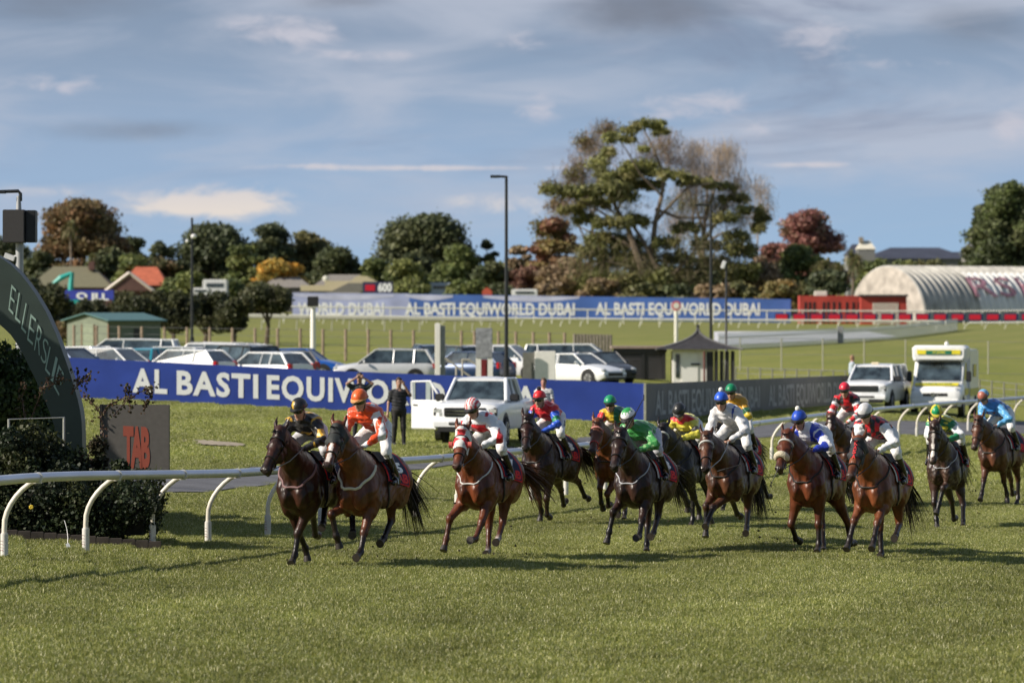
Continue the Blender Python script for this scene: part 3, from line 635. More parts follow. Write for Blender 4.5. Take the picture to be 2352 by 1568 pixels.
def car(kind, name, label, loc, rz, paint, group=None, light_up=False, doors=True):
    """x forward, y left.  Lower body lofted from side profile, separate glasshouse, roof, pillars, lamps, wheels"""
    o = empty(name, loc, rz, label, 'car' if kind not in ('ute',) else 'pickup truck', group)
    P = {  # length, width, z sill, hood profile: list of (x, z_top) for the body below the windows ; glass (x_front_base, x_front_top, x_rear_top, x_rear_base), z_belt, z_roof
        'hatch': dict(L=4.2, W=1.74, hood=[(-2.1, .72), (-2.06, .93), (-1.5, .96), (.85, .94), (1.15, .92), (1.9, .74), (2.08, .62), (2.1, .45)], g=(1.10, .42, -1.45, -1.92), zb=.93, zr=1.47),
        'wagon': dict(L=4.6, W=1.78, hood=[(-2.3, .7), (-2.27, .98), (-1.9, 1.0), (.9, .99), (1.2, .97), (2.05, .84), (2.26, .70), (2.3, .5)], g=(1.18, .38, -1.85, -2.2), zb=.98, zr=1.62),
        'sedan': dict(L=4.6, W=1.78, hood=[(-2.3, .65), (-2.27, .98), (-1.7, 1.02), (.9, .94), (1.1, .92), (2.0, .76), (2.26, .62), (2.3, .45)], g=(1.12, .40, -1.0, -1.75), zb=.94, zr=1.44),
        'van': dict(L=4.9, W=1.85, hood=[(-2.45, .7), (-2.43, 1.05), (-2.0, 1.08), (1.3, 1.02), (1.75, 1.0), (2.2, .88), (2.42, .7), (2.45, .5)], g=(1.75, .85, -2.2, -2.4), zb=1.02, zr=1.72),
        'suv': dict(L=4.7, W=1.85, hood=[(-2.35, .75), (-2.32, 1.08), (-1.9, 1.1), (.9, 1.08), (1.15, 1.06), (2.1, .96), (2.3, .82), (2.35, .5)], g=(1.12, .42, -1.9, -2.25), zb=1.05, zr=1.66),
    }[kind]
    Wd = P['W'] / 2; zs = .24; rings = []
    for x, zt in P['hood']:
        e = min(1.0, (P['L'] / 2 - abs(x)) / .35); wd = Wd * (.86 + .14 * math.sqrt(max(0, e))); zb0 = zs + (.12 if e < .3 else 0)
        pr_ = [(wd * .94, zb0), (wd, zb0 + .12), (wd * 1.0, zb0 + (zt - zb0) * .55), (wd * .975, zb0 + (zt - zb0) * .8), (wd * .90, zt - .02), (wd * .7, zt + .015), (0, zt + .035)]
        ring = [Vector((x, a, z)) for a, z in pr_] + [Vector((x, -a, z)) for a, z in reversed(pr_[:-1])]
        rings.append(ring)
    MB().loft(rings).build('body', paint, o, smooth=True)
    xf, xt, xr, xb = P['g']; zb, zr = P['zb'], P['zr']; wb, wr = Wd * .90, Wd * .72
    def gh(inset, x0, x1, x2, x3, zt, zl):
        A_ = [Vector((x0, wb - inset, zl)), Vector((x1, wr - inset, zt)), Vector((x2, wr - inset, zt - .03)), Vector((x3, wb - inset, zl))]
        B_ = [Vector((p.x, -p.y, p.z)) for p in A_]
        return A_, B_
    A_, B_ = gh(0, xf, xt, xr, xb, zr - .05, zb)
    MB().add(A_ + B_, [(0, 1, 2, 3), (7, 6, 5, 4), (0, 4, 5, 1), (3, 2, 6, 7), (1, 5, 6, 2)]).build('windows', GLASS, o)
    # roof skin
    rr_ = []
    for k in range(7):
        a = k / 6; x = xt + .05 + (xr - .06 - xt) * a; hgt = zr - .05 + .05 * math.sin(math.pi * (a * .8 + .1)) + (-.03 * a)
        rr_.append([Vector((x, wr * c_, hgt - .05 * abs(c_) ** 3 + .012)) for c_ in (1.02, .85, .5, 0, -.5, -.85, -1.02)] + [Vector((x, -wr * 1.0, hgt - .09)), Vector((x, wr * 1.0, hgt - .09))])
    MB().loft(rr_).build('roof', paint, o, smooth=True)
    mb = MB()
    for s_ in (1, -1):
        for (p, q, th) in ((Vector((xf, wb * s_, zb)), Vector((xt, wr * s_, zr - .04)), .032), (Vector((xr, wr * s_, zr - .06)), Vector((xb, wb * s_, zb)), .055),
                           (Vector((xt - .62 - .15, wb * s_, zb)), Vector((xt - .62 - .2, wr * s_, zr - .05)), .022), (Vector((xr + .55, wb * s_, zb)), Vector((xr + .5, wr * s_, zr - .05)), .04)):
            mb.tube([p, q], th, 6)
        mb.tube([Vector((xt, wr * s_, zr - .035)), Vector((xr, wr * s_, zr - .06))], .028, 6)
    mb.build('pillars', paint, o)
    for s_ in (1, -1):
        MB().ball((xf - .30, s_ * (Wd + .09), zb + .07), .1, 8, 6, (.6, 1, .7)).build('mirror', paint, o, smooth=True)
        lx = P['L'] / 2
        MB().ball((lx - .16, s_ * Wd * .74, P['hood'][-3][1] - .09), .17, 10, 6, (.8, 1, .55)).build('headlight', LAMPC, o, smooth=True)
        MB().box((-lx + .09, s_ * Wd * .80, zb - .1), (.16, .22, .30)).build('tail_light', LAMPR, o, bevel=.03)
        for wx in (lx * .62, -lx * .60):
            MB().tube([(wx, s_ * (Wd - .14), .36), (wx, s_ * (Wd + .004), .36)], [.40, .40], 22).build('wheel_arch', BLK, o)
            wheel(o, wx, s_ * (Wd - .08), .33, .2)
    mb = MB().box((P['L'] / 2 - .02, 0, .50), (.06, 1.0, .16)).box((P['L'] / 2 - .02, 0, .32), (.08, 1.4, .12)).box((-P['L'] / 2 + .02, 0, .34), (.08, 1.4, .14))
    mb.build('bumper_trim', BLK, o)
    MB().box((-P['L'] / 2 - .005, 0, .72 if kind != 'sedan' else .5), (.02, .5, .12)).build('number_plate', mat('plate_white', (.6, .6, .58), .5), o)
    if kind in ('suv', 'wagon'):
        mb = MB()
        for s_ in (1, -1): mb.tube([(xt - .1, s_ * wr * .9, zr + .02), (xr + .2, s_ * wr * .9, zr - .01)], .018, 6)
        mb.build('roof_rails', mat('rail_silver', (.5, .5, .5), .3, metal=.7), o)
    return o
def paintm(n, c, met=.3): return mat('car_paint_' + n, c, .3, metal=met, var=.05, coat=.6)
TEAL, DBLUE, BLUEP, BLACKP, GREYP = paintm('teal', (.02, .33, .42)), paintm('deep_blue', (.02, .045, .11)), paintm('bright_blue', (.015, .12, .50)), paintm('black', (.015, .017, .02)), paintm('grey', (.12, .12, .13))
CP = 'cars parked behind the blue board'
def C(kind, px, d, deg, paint, label, lift=0.0):
    g = G(px, d, lift); return car(kind, 'parked_car', label, g, R(deg), paint, CP)
C('sedan', 150, 150, -35, DBLUE, 'dark blue car at the left end of the row, just right of the arch')
C('hatch', 262, 153, -28, WPAINT, 'white hatchback with long sloping windscreen next to the dark blue car')
C('van', 292, 176, 176, WPAINT, 'long white van with plain roof parked behind the low white hatchback and the teal car')
C('hatch', 352, 160, 70, TEAL, 'bright teal car seen from behind in front of the white van')
C('hatch', 425, 158, 150, WPAINT, 'small white hatchback with rounded rear right of the teal car')
C('suv', 468, 172, 158, WPAINT, 'large white sport utility car with roof rails and red rear lamps')
C('suv', 548, 166, 128, BLACKP, 'black sport utility car with a glowing red tail lamp seen from behind')
C('hatch', 612, 160, 140, WPAINT, 'white hatchback seen from behind between the black and the bright blue car')
C('hatch', 690, 180, -12, BLUEP, 'bright blue hatchback pointing right')
C('wagon', 884, 171, 180, SPAINT, 'silver station wagon shown fully from its side, nose to the left')
C('suv', 1045, 180, 120, BLACKP, 'dark car behind the white pillar with a pale roof box')
C('hatch', 1075, 174, 150, DBLUE, 'dark blue hatchback behind the handrail steps')
C('hatch', 212, 158, -34, SPAINT, 'silver hatchback between the dark blue and the white hatchback at left')
C('hatch', 385, 170, 165, SPAINT, 'silver car in the back row behind the teal car')
C('wagon', 512, 178, 172, WPAINT, 'white estate car in the back row left of the black sport utility car')
C('hatch', 648, 168, 120, GREYP, 'grey hatchback tucked between the white and the bright blue hatchback')
C('suv', 985, 186, 100, DBLUE, 'dark blue car in the back row just left of the white pillar')
C('suv', 1162, 182, -20, WPAINT, 'white car half hidden behind the grey information board')
C('van', 1318, 186, -6, WPAINT, 'white people carrier with long side windows pointing right')
C('sedan', 1322, 172, -40, WPAINT, 'white saloon with green-tinted glass in front of the white people carrier')
C('hatch', 1378, 178, -62, BLACKP, 'black saloon nosing out in front of the people carrier, left of the dark shed')

# pickup standing in the infield with its door open
WP2 = mat('pickup_white', (.82, .83, .85), .3, var=.05, coat=.5)
def pickup(name, label, loc, rz, dooropen, canopy):
    o = empty(name, loc, rz, label, 'pickup truck'); W2 = .93
    def sec(x, zt, wd, zb0=.42): 
        pr_ = [(wd * .95, zb0), (wd, zb0 + .12), (wd, zt - .22), (wd * .97, zt - .07), (wd * .86, zt), (wd * .5, zt + .03), (0, zt + .04)]
        return [Vector((x, a, z)) for a, z in pr_] + [Vector((x, -a, z)) for a, z in reversed(pr_[:-1])]
    MB().loft([sec(2.62, 1.02, .80, .5), sec(2.55, 1.12, .90, .46), sec(2.3, 1.17, W2), sec(1.6, 1.20, W2), sec(1.15, 1.22, W2), sec(.9, 1.2, W2), sec(-.9, 1.2, W2), sec(-2.6, 1.2, W2 * .98), sec(-2.68, 1.15, W2 * .94)]).build('body', WP2, o, smooth=True)
    xb = -.95 if not canopy else -2.45
    A_ = [Vector((1.18, .84, 1.2)), Vector((.48, .70, 1.79)), Vector((xb + .25, .70, 1.79)), Vector((xb, .84, 1.2))]; B_ = [Vector((p.x, -p.y, p.z)) for p in A_]
    MB().add(A_ + B_, [(0, 1, 2, 3), (7, 6, 5, 4), (0, 4, 5, 1), (3, 2, 6, 7), (1, 5, 6, 2)]).build('windows', GLASS, o)
    rr_ = []
    for k in range(6):
        a = k / 5; x = .54 + (xb + .2 - .54) * a; hgt = 1.80 + .05 * math.sin(math.pi * (a * .8 + .1))
        rr_.append([Vector((x, .72 * c_, hgt - .05 * abs(c_) ** 3 + .01)) for c_ in (1.02, .85, .5, 0, -.5, -.85, -1.02)] + [Vector((x, -.72, hgt - .08)), Vector((x, .72, hgt - .08))])
    MB().loft(rr_).build('roof', WP2, o, smooth=True)
    mb = MB()
    for s_ in (1, -1):
        mb.tube([(1.18, .85 * s_, 1.2), (.5, .71 * s_, 1.80)], .05, 6).tube([(xb + .25, .71 * s_, 1.79), (xb, .85 * s_, 1.2)], .08, 6).tube([(.5, .71 * s_, 1.81), (xb + .25, .71 * s_, 1.80)], .04, 6)
        mb.tube([(-.02, .85 * s_, 1.2), (-.06, .71 * s_, 1.79)], .04, 6)
        if canopy: mb.tube([(-.98, .85 * s_, 1.2), (-1.0, .71 * s_, 1.79)], .08, 6)
    mb.build('pillars', WP2, o)
    MB().box((2.60, 0, .93), (.10, 1.16, .24)).build('grille', BLK, o, bevel=.02)
    MB().box((2.665, 0, .96), (.02, 1.1, .03)).box((2.665, 0, .87), (.02, 1.1, .02)).build('grille_bar', CHR, o)
    MB().box((2.62, 0, .60), (.16, 1.78, .20)).build('bumper', WP2, o, bevel=.04)
    MB().box((2.64, 0, .46), (.14, 1.5, .14)).box((2.69, 0, .62), (.05, .9, .1)).build('bumper_lower', BLK, o, bevel=.02)
    MB().box((2.725, 0, .50), (.015, .45, .11)).build('number_plate', mat('plate_white', (.6, .6, .58), .5), o)
    for s_ in (1, -1):
        h = MB().box((2.53, s_ * .73, .93), (.16, .30, .25)).build('headlight', BLK, o, bevel=.03)
        MB().box((2.615, s_ * .76, .97), (.02, .22, .09)).box((2.615, s_ * .67, .87), (.02, .08, .09)).build('lens', LAMPC, h)
        MB().box((.98, s_ * 1.05, 1.30), (.12, .26, .2)).build('mirror', BLK, o, bevel=.03)
        MB().box((-2.66, s_ * .84, .98), (.06, .14, .34)).build('tail_light', LAMPR, o)
        for wx in (1.62, -1.6):
            MB().tube([(wx, s_ * .80, .44), (wx, s_ * .936, .44)], [.47, .47], 24).build('wheel_arch', BLK, o)
            wheel(o, wx, s_ * .84, .40, .26)
    if dooropen:
        hx, hy = 1.02, -.94; a = R(-62)   # hinged at its front edge, swung outwards on the driver's side
        Rm = Matrix.Translation((hx, hy, 0)) @ Matrix.Rotation(-a + R(180) - R(0), 4, 'Z') if False else Matrix.Translation((hx, hy, 0)) @ Matrix.Rotation(R(180 + 66), 4, 'Z')
        mb = MB(); mb.M = Rm; mb.box((.54, 0, .82), (1.08, .07, .80)); dr_ = mb.build('door', WP2, o, bevel=.02)
        mb = MB(); mb.M = Rm; mb.tube([(.06, 0, 1.2), (.42, .03, 1.74), (1.03, .03, 1.72), (1.05, 0, 1.2)], .035, 6); mb.tube([(.34, 0, 1.2), (.36, .02, 1.64)], .02, 6); mb.build('window_frame', WP2, dr_)
        mb = MB(); mb.M = Rm; mb.add([(.08, 0, 1.21), (1.03, 0, 1.21), (1.01, .03, 1.71), (.44, .03, 1.73)], [(0, 1, 2, 3)])
        wm = mb.build('window_pane', GLASS_THIN, dr_)
        mb = MB(); mb.M = Rm; mb.box((.93, .05, 1.08), (.14, .02, .03)).box((.93, -.05, 1.08), (.14, .02, .03)); mb.build('handle', BLK, dr_)
    return o
gm_ = bpy.data.materials.new('clear_glass'); gm_.use_nodes = True; t = gm_.node_tree
gl = t.nodes.new('ShaderNodeBsdfGlossy'); gl.inputs['Roughness'].default_value = .05; tp = t.nodes.new('ShaderNodeBsdfTransparent'); tp.inputs[0].default_value = (.8, .88, .88, 1); ms = t.nodes.new('ShaderNodeMixShader'); ms.inputs[0].default_value = .12
t.links.new(tp.outputs[0], ms.inputs[1]); t.links.new(gl.outputs[0], ms.inputs[2]); t.links.new(ms.outputs[0], t.nodes['Material Output'].inputs[0]); GLASS_THIN = gm_
pickup('pickup_truck', 'white pickup standing in front of the blue board with its near door open', G(1112, 106.5), R(-90 - 11), True, False)
u2 = pickup('pickup_truck', 'white pickup with canopy and orange lamp lit beside the ambulance', G(2012, 150), R(-90 - 16), False, True)
MB().box((.1, 0, 1.88), (.2, .3, .08)).build('roof_beacon', mat('beacon', (.75, .65, .45), .4), u2, bevel=.02)
# ambulance
am = empty('ambulance', G(2168, 152), R(-90 - 13), 'white high-roofed ambulance with yellow and green trim', 'ambulance')
def sec2(x, zt, wd, zb0=.4): 
    pr_ = [(wd * .96, zb0), (wd, zb0 + .15), (wd, zt - .25), (wd * .96, zt - .06), (wd * .82, zt), (0, zt + .02)]
    return [Vector((x, a, z)) for a, z in pr_] + [Vector((x, -a, z)) for a, z in reversed(pr_[:-1])]
AW = mat('ambulance_white', (.82, .83, .82), .35, var=.05, coat=.4)
MB().loft([sec2(2.95, .95, .88, .45), sec2(2.88, 1.06, .98), sec2(2.4, 1.22, 1.0), sec2(1.95, 1.36, 1.0), sec2(1.5, 1.36, 1.0)]).build('bonnet', AW, am, smooth=True)
MB().prism([(1.96, 1.36), (1.30, 2.16), (.2, 2.16), (.2, .4), (1.96, .4)], -.98, .98).build('cab', AW, am, bevel=.04)
MB().add([(1.94, .86, 1.40), (1.94, -.86, 1.40), (1.36, -.82, 2.12), (1.36, .82, 2.12), (1.99, .86, 1.42), (1.99, -.86, 1.42), (1.41, -.82, 2.12), (1.41, .82, 2.12)], [(0, 1, 2, 3), (7, 6, 5, 4), (0, 4, 5, 1), (1, 5, 6, 2), (2, 6, 7, 3), (3, 7, 4, 0)]).build('windscreen', GLASS, am)
for s_ in (1, -1): MB().add([(1.75, s_ * .985, 1.42), (1.22, s_ * .985, 2.08), (.5, s_ * .985, 2.08), (.5, s_ * .985, 1.42)], [(0, 1, 2, 3)]).build('side_window', GLASS, am)
MB().box((-1.35, 0, 1.50), (3.2, 2.12, 2.2)).build('box_body', AW, am, bevel=.06)
MB().loft([[Vector((1.75 - .15 * k, a, z)) for a, z in ((1.0, 2.16), (1.05, 2.3), (1.06, 2.66), (.95, 2.76), (-.95, 2.76), (-1.06, 2.66), (-1.05, 2.3), (-1.0, 2.16))] if k else [Vector((1.72, a, z)) for a, z in ((.9, 2.22), (.97, 2.32), (.98, 2.6), (.85, 2.68), (-.85, 2.68), (-.98, 2.6), (-.97, 2.32), (-.9, 2.22))] for k in (0, 1, 10)]).build('luton_pod', AW, am, smooth=True, bevel=.0)
YEL, GRN = mat('livery_yellow', (.72, .62, .03), .5), mat('livery_green', (.01, .16, .09), .5)
MB().box((1.75, 0, 2.5), (.02, 1.7, .17)).build('roof_sign', YEL, am); MB().box((1.762, 0, 2.49), (.02, 1.0, .14)).build('roof_sign_centre', GRN, am)
lettering('ST JOHN', 'lettering', YEL, (1.776, -.24, 2.455), (0, 1, 0), (0, 0, 1), .48, .075, am, .03)
mb = MB().box((2.42, 0, 1.262), (.32, 1.7, .02), Matrix.Rotation(R(16), 3, 'Y')); mb.build('bonnet_stripe', YEL, am)
lettering('AMBULANCE', 'lettering', GRN, (2.50, -.6, 1.258), (0, 1, 0), (-math.cos(R(16)), 0, math.sin(R(16))), 1.2, .15, am, .03)
MB().box((2.90, 0, .86), (.12, 1.05, .22)).build('grille', BLK, am, bevel=.05); MB().tube([(2.965, -.08, .86), (2.975, -.08, .86)], .09, 16).tube([(2.965, .1, .86), (2.975, .1, .86)], .05, 12).build('badge', CHR, am)
MB().box((2.93, 0, .58), (.15, 1.86, .26)).build('bumper', AW, am, bevel=.05); MB().box((2.9, 0, .40), (.15, 1.7, .12)).build('bumper_lower', BLK, am)
for s_ in (1, -1):
    MB().ball((2.78, s_ * .82, .93), .2, 10, 8, (.7, .75, 1)).build('headlight', LAMPC, am, smooth=True)
    MB().box((1.65, s_ * 1.16, 1.55), (.14, .2, .42)).build('mirror', BLK, am, bevel=.03)
    MB().box((.9, s_ * 1.012, .95), (1.3, .02, .25)).box((-1.35, s_ * 1.072, .9), (3.1, .02, .3)).build('side_stripe', YEL, am)
    MB().box((-1.35, s_ * 1.075, 1.75), (1.1, .02, .5)).build('side_pane', GLASS, am)
    for wx in (2.05, -1.7): MB().tube([(wx, s_ * .84, .42), (wx, s_ * 1.005 + (s_ * .06 if wx < 0 else 0), .42)], [.43, .43], 20).build('wheel_arch', BLK, am); wheel(am, wx, s_ * (.92 + (.06 if wx < 0 else 0)), .36, .22)
MB().box((1.72, .25, 1.44), (.12, .35, .08)).build('red_item_on_dashboard', mat('red_cloth', (.6, .02, .03), .7), am)
MB().ball((.8, .2, 2.82), .09, 8, 6).build('beacon', mat('beacon_white', (.8, .8, .75), .4), am, smooth=True)

# ------------------------------------------------------------------ kiosk, sheds, furniture of the car park
kd = 196.0; ks = kd / FPX
DKP = mat('weatherboard_charcoal', (.045, .043, .047), .7, var=.15, scale=1.5, bump=.3, bscale=3); WPN = mat('painted_white', (.84, .82, .78), .6, var=.05)
sh1 = empty('shed', G(1470, kd), 0, 'low charcoal weatherboard shed left of the white kiosk', 'shed'); z0 = sh1.location.z
ht = CZ + (YH - 800) * ks - z0; wd = 118 * ks
MB().box((0, 1.2, ht / 2), (wd, 2.4, ht)).build('wall', DKP, sh1)
mb = MB()
for k in range(int(ht / .15)): mb.box((0, -.012, .08 + k * .15), (wd - .3, .022, .012))
mb.build('weatherboards', BLK, sh1)
mb = MB()
for x in (-wd / 2 + .08, wd * .06, wd / 2 - .08): mb.box((x, -.03, ht / 2), (.16, .06, ht))
mb.build('corner_board', BLK, sh1); MB().box((0, 1.2, ht + .06), (wd + .3, 2.8, .12)).build('roof', mat('roof_tan', (.30, .23, .19), .8), sh1); MB().box((0, -.06, ht - .1), (wd + .1, .1, .2)).build('fascia', BLK, sh1)
ki = empty('kiosk', G(1592, kd - 1), R(0), 'small white kiosk with curved pointed charcoal roof', 'kiosk'); kw = 64 * ks; kh = CZ + (YH - 806) * ks - ki.location.z
mb = MB(); w2 = 92 * ks; MB().box((0, 1.2, kh / 2), (w2, 2.2, kh)).build('wall', WPN, ki)
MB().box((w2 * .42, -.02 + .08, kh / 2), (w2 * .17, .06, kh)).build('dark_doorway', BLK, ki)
mb = MB()
for k in range(4): mb.box((w2 / 2 + .18 + k * .28, .6, kh / 2), (.12, 1.4, kh))
mb.build('shaded_side_slats', DKP, ki)  # kiosk's right side away from the sun, its shade coloured in as charcoal
MB().box((-w2 * .08, .085, kh * .47), (w2 * .40, .05, kh * .9)).build('door', mat('door_white', (.84, .83, .80), .5, var=.03), ki); MB().box((-w2 * .38, .09, kh * .55), (.22, .05, kh * .72)).build('window', GLASS, ki)
MB().box((w2 * .06, .05, kh * .6), (.45, .05, .09)).build('handle', BLK, ki); MB().tube([(w2 * .27, -.35, 0), (w2 * .27, -.35, kh)], .05, 8).build('post', mat('rust_red', (.13, .03, .025), .6), ki)
MB().box((w2 * .05, -.02, kh + .06), (w2 * 1.12, .1, .16)).build('gutter_board', mat('cream_trim', (.62, .60, .50), .6), ki)
rings = []; ap = CZ + (YH - 752) * ks - ki.location.z
for k in range(9):
    a = k / 8; hw_ = (1 - a) ** 2.3 * (98 * ks) + .03; z = kh + .10 + (ap - kh - .10) * a
    rings.append([Vector((.3 + sx_ * hw_, 1.2 + sy_ * hw_ * .72, z)) for sx_, sy_ in ((-1, -1), (1, -1), (1, 1), (-1, 1))])
rf = MB().loft(rings).build('roof', mat('shingle_charcoal', (.035, .033, .037), .8, var=.25, scale=4, bump=.4, bscale=8), ki)
mb = MB()
for q in range(4): mb.tube([r_[q] for r_ in rings], .05, 5)
mb.build('ridge', mat('ridge_grey', (.12, .12, .125), .7), rf); MB().ball((.3, 1.2, ap + .08), .09, 8, 6).build('finial', BLK, rf)

gs = empty('shed', G(262, 262), R(-38), 'pale green weatherboard shed with teal roof behind the parked cars', 'shed'); gk = 262 / FPX
gh_ = CZ + (YH - 737) * gk - gs.location.z; gp = CZ + (YH - 722) * gk - gs.location.z
LG = mat('shed_green', (.17, .20, .145), .75, var=.1, scale=3); RT = mat('roof_teal', (.075, .17, .165), .5, var=.1)
MB().prism([(-1.9, 0), (1.9, 0), (1.9, gh_), (0, gp), (-1.9, gh_)], -2.6, 2.6, 'y').build('wall', LG, gs)
rf = MB(); 
for s_ in (1, -1): rf.add([(0, -2.9, gp + .04), (0, 2.9, gp + .04), (s_ * 2.25, 2.9, gh_ - .02), (s_ * 2.25, -2.9, gh_ - .02), (0, -2.9, gp + .12), (0, 2.9, gp + .12), (s_ * 2.25, 2.9, gh_ + .06), (s_ * 2.25, -2.9, gh_ + .06)], [(0, 1, 2, 3), (7, 6, 5, 4), (0, 4, 5, 1), (1, 5, 6, 2), (2, 6, 7, 3), (3, 7, 4, 0)])
rf.build('roof', RT, gs)
dr_ = MB().box((.1, -2.62, gh_ * .45), (1.0, .04, gh_ * .88)).build('door', mat('shed_door', (.22, .26, .18), .7), gs)
MB().box((-.48, -2.64, gh_ * .45), (.09, .05, gh_ * .9)).box((.68, -2.64, gh_ * .45), (.05, .05, gh_ * .9)).build('door_frame', mat('frame_brown', (.2, .12, .07), .8), dr_)
MB().box((1.92, .2, gh_ * .6), (.04, .5, .6)).build('window', BLK, gs); MB().box((1.93, -2.55, gh_ * .45), (.1, .12, gh_ * .9)).build('corner_board', mat('frame_brown', (.2, .12, .07), .8), gs)

pw = 168 / FPX; pl = empty('pillar', G(1009, 168), 0, 'tall slim white pillar between the silver wagon and the information board', 'pillar'); h = CZ + (YH - 742) * pw - pl.location.z
MB().box((-.07, 0, h / 2), (.24, .24, h)).build('post', WPN, pl, bevel=.02); MB().box((.16, .05, h / 2 - .05), (.2, .2, h - .1)).build('side_channel', mat('grey_channel', (.26, .27, .28), .6), pl)
ib = empty('information_board', G(1112, 166), 0, 'grey information board on two white legs', 'sign'); q = 166 / FPX
zb_, zt_ = CZ + (YH - 822) * q - ib.location.z, CZ + (YH - 753) * q - ib.location.z
MB().box((0, 0, (zb_ + zt_) / 2), (38 * q, .12, zt_ - zb_)).build('panel', mat('panel_silver', (.30, .31, .34), .55, var=.3, scale=6), ib, bevel=.02)
for x in (-13 * q, 14 * q): MB().box((x, .02, zb_ / 2), (12 * q, .1, zb_)).build('leg', WPN, ib)
MB().box((0, .3, zb_ * .6), (.3, .2, zb_ * .7)).build('red_post', mat('dark_red', (.16, .01, .015), .6), ib)
cb_ = empty('utility_cabinet', G(1240, 167), 0, 'plain white cabinet with a grey end standing behind the blue board', 'cabinet'); q = 167 / FPX; h = CZ + (YH - 806) * q - cb_.location.z
MB().box((12 * q, 0, h / 2), (48 * q, .6, h)).build('cabinet_body', WPN, cb_, bevel=.02); MB().box((-26 * q, .1, h / 2 - .03), (27 * q, .6, h - .06)).build('grey_end', mat('cab_grey', (.17, .17, .15), .7), cb_, bevel=.02)
st = empty('step_handrail', G(1085, 167), 0, 'pale sloping handrail of some steps between the pillar and the information board', 'handrail'); q = 167 / FPX
def sp_(a, b): return rel(st, a, b, 167)
MB().tube([sp_(1022, 822), sp_(1085, 868)], .045, 6).tube([sp_(1060, 826), sp_(1078, 826), sp_(1140, 872)], .045, 6).tube([sp_(1062, 826), sp_(1062, 875)], .045, 6).tube([sp_(1048, 842), sp_(1048, 878)], .045, 6).build('rails', mat('rail_cream', (.45, .42, .36), .5), st)

def lamp(px, top, d, name, label, arm=-1, group=None, r=.09):
    o = empty(name, G(px, d), 0, label, 'lamp post', group); h = CZ + (YH - top) * d / FPX - o.location.z; k = d / FPX
    b = mat('lamp_black', (.02, .022, .025), .4)
    MB().tube([(0, 0, 0), (0, 0, 1.2), (0, 0, 1.25), (0, 0, h)], [r * 1.6, r * 1.5, r, r * .75], 10).build('pole', b, o, smooth=True)
    if arm:
        MB().tube([(0, 0, h - .04), (arm * 20 * k, 0, h - .02)], .06, 6).build('arm', b, o); MB().box((arm * 26 * k, 0, h - .03), (22 * k, .3, .12)).build('lamp_head', b, o, bevel=.02)
    return o
lamp(1163, 404, 168, 'street_lamp', 'tall black lamp post with short arm, tallest one left of the big tree')
lamp(1633, 470, 205, 'street_lamp', 'tall black lamp post rising behind the kiosk')
f_ = lamp(1668, 597, 202, 'floodlight_mast', 'slim black mast with a small white lamp right of the kiosk', 0, r=.07); hh = CZ + (YH - 608) * 202 / FPX - f_.location.z
MB().box((-.14, -.05, hh), (.2, .25, .42), Matrix.Rotation(R(18), 3, 'Y')).build('lamp_head', mat('lamp_white', (.8, .8, .8), .3), f_, bevel=.03)
f_ = lamp(441, 500, 245, 'floodlight_mast', 'slim black mast with a small white lamp in front of the clipped trees', 0, r=.1); hh = CZ + (YH - 543) * 245 / FPX - f_.location.z
MB().ball((.12, -.1, hh), .19, 8, 6, (1, .8, .8)).ball((-.3, -.1, hh - .3), .11, 8, 6).build('lamp_head', mat('lamp_white', (.8, .8, .8), .3), f_, smooth=True)
wp = empty('white_pole', G(719, 210), 0, 'white pole carrying a small black box in front of the fence', 'pole'); q = 210 / FPX; h = CZ + (YH - 705) * q - wp.location.z
MB().tube([(0, 0, 0), (0, 0, h)], [.16, .14], 10).build('pole', WPN, wp, smooth=True); MB().box((0, -.05, h + .3), (.6, .4, .55)).build('speaker_box', BLK, wp, bevel=.03)

# ------------------------------------------------------------------ fences
def post_fence(name, label, pxs, d, top, r, m, wires, group=None, dfun=None):
    o = empty(name, G(pxs[0], d), 0, label, 'fence', group); tops = []
    for px in pxs:
        dd_ = dfun(px) if dfun else d; g = G(px, dd_) - o.location; tp_ = g + Vector((0, 0, top)); tops.append((g, tp_))
        MB().tube([g, tp_], r, 7).build('post', m, o)
    mb = MB()
    for w_ in wires:
        mb.tube([g.lerp(t_, w_) for g, t_ in tops], .012 if r < .1 else .018, 4)
    mb.build('wires', mat('wire_grey', (.3, .3, .3), .5, metal=.4), o)
    return o
PWOOD = mat('fence_post_wood', (.30, .23, .17), .9, var=.25)
post_fence('post_fence', 'wire fence on brown timber posts behind the parked cars', list(range(170, 1040, 52)) + [1060, 1090, 1125, 1145, 1185, 1225, 1262, 1297], 236, 1.95, .09, PWOOD, (.25, .5, .75, .97))
post_fence('paling_fence', 'short stretch of close grey palings at the end of the timber post fence', [1320 + 7.5 * i for i in range(12)], 250, 1.75, .10, mat('paling_grey', (.24, .21, .18), .9, var=.2), (.3, .8))
GP = mat('galvanised_pale', (.38, .37, .30), .6, metal=.2)
post_fence('mesh_fence', 'tall see-through mesh fence across the grass on the right', [1700, 1795, 1890, 1985, 2080, 2175, 2270, 2365, 2460], 232, 2.0, .04, GP, (.02, .5, .98))
post_fence('low_fence', 'low grey rail fence rising to the right behind the grey board', [1690 + 28 * i for i in range(28)], 190, 1.05, .035, mat('fence_grey', (.2, .2, .17), .7), (.1, .4, .7, .97), dfun=lambda px: 186 - (px - 1690) * .02)
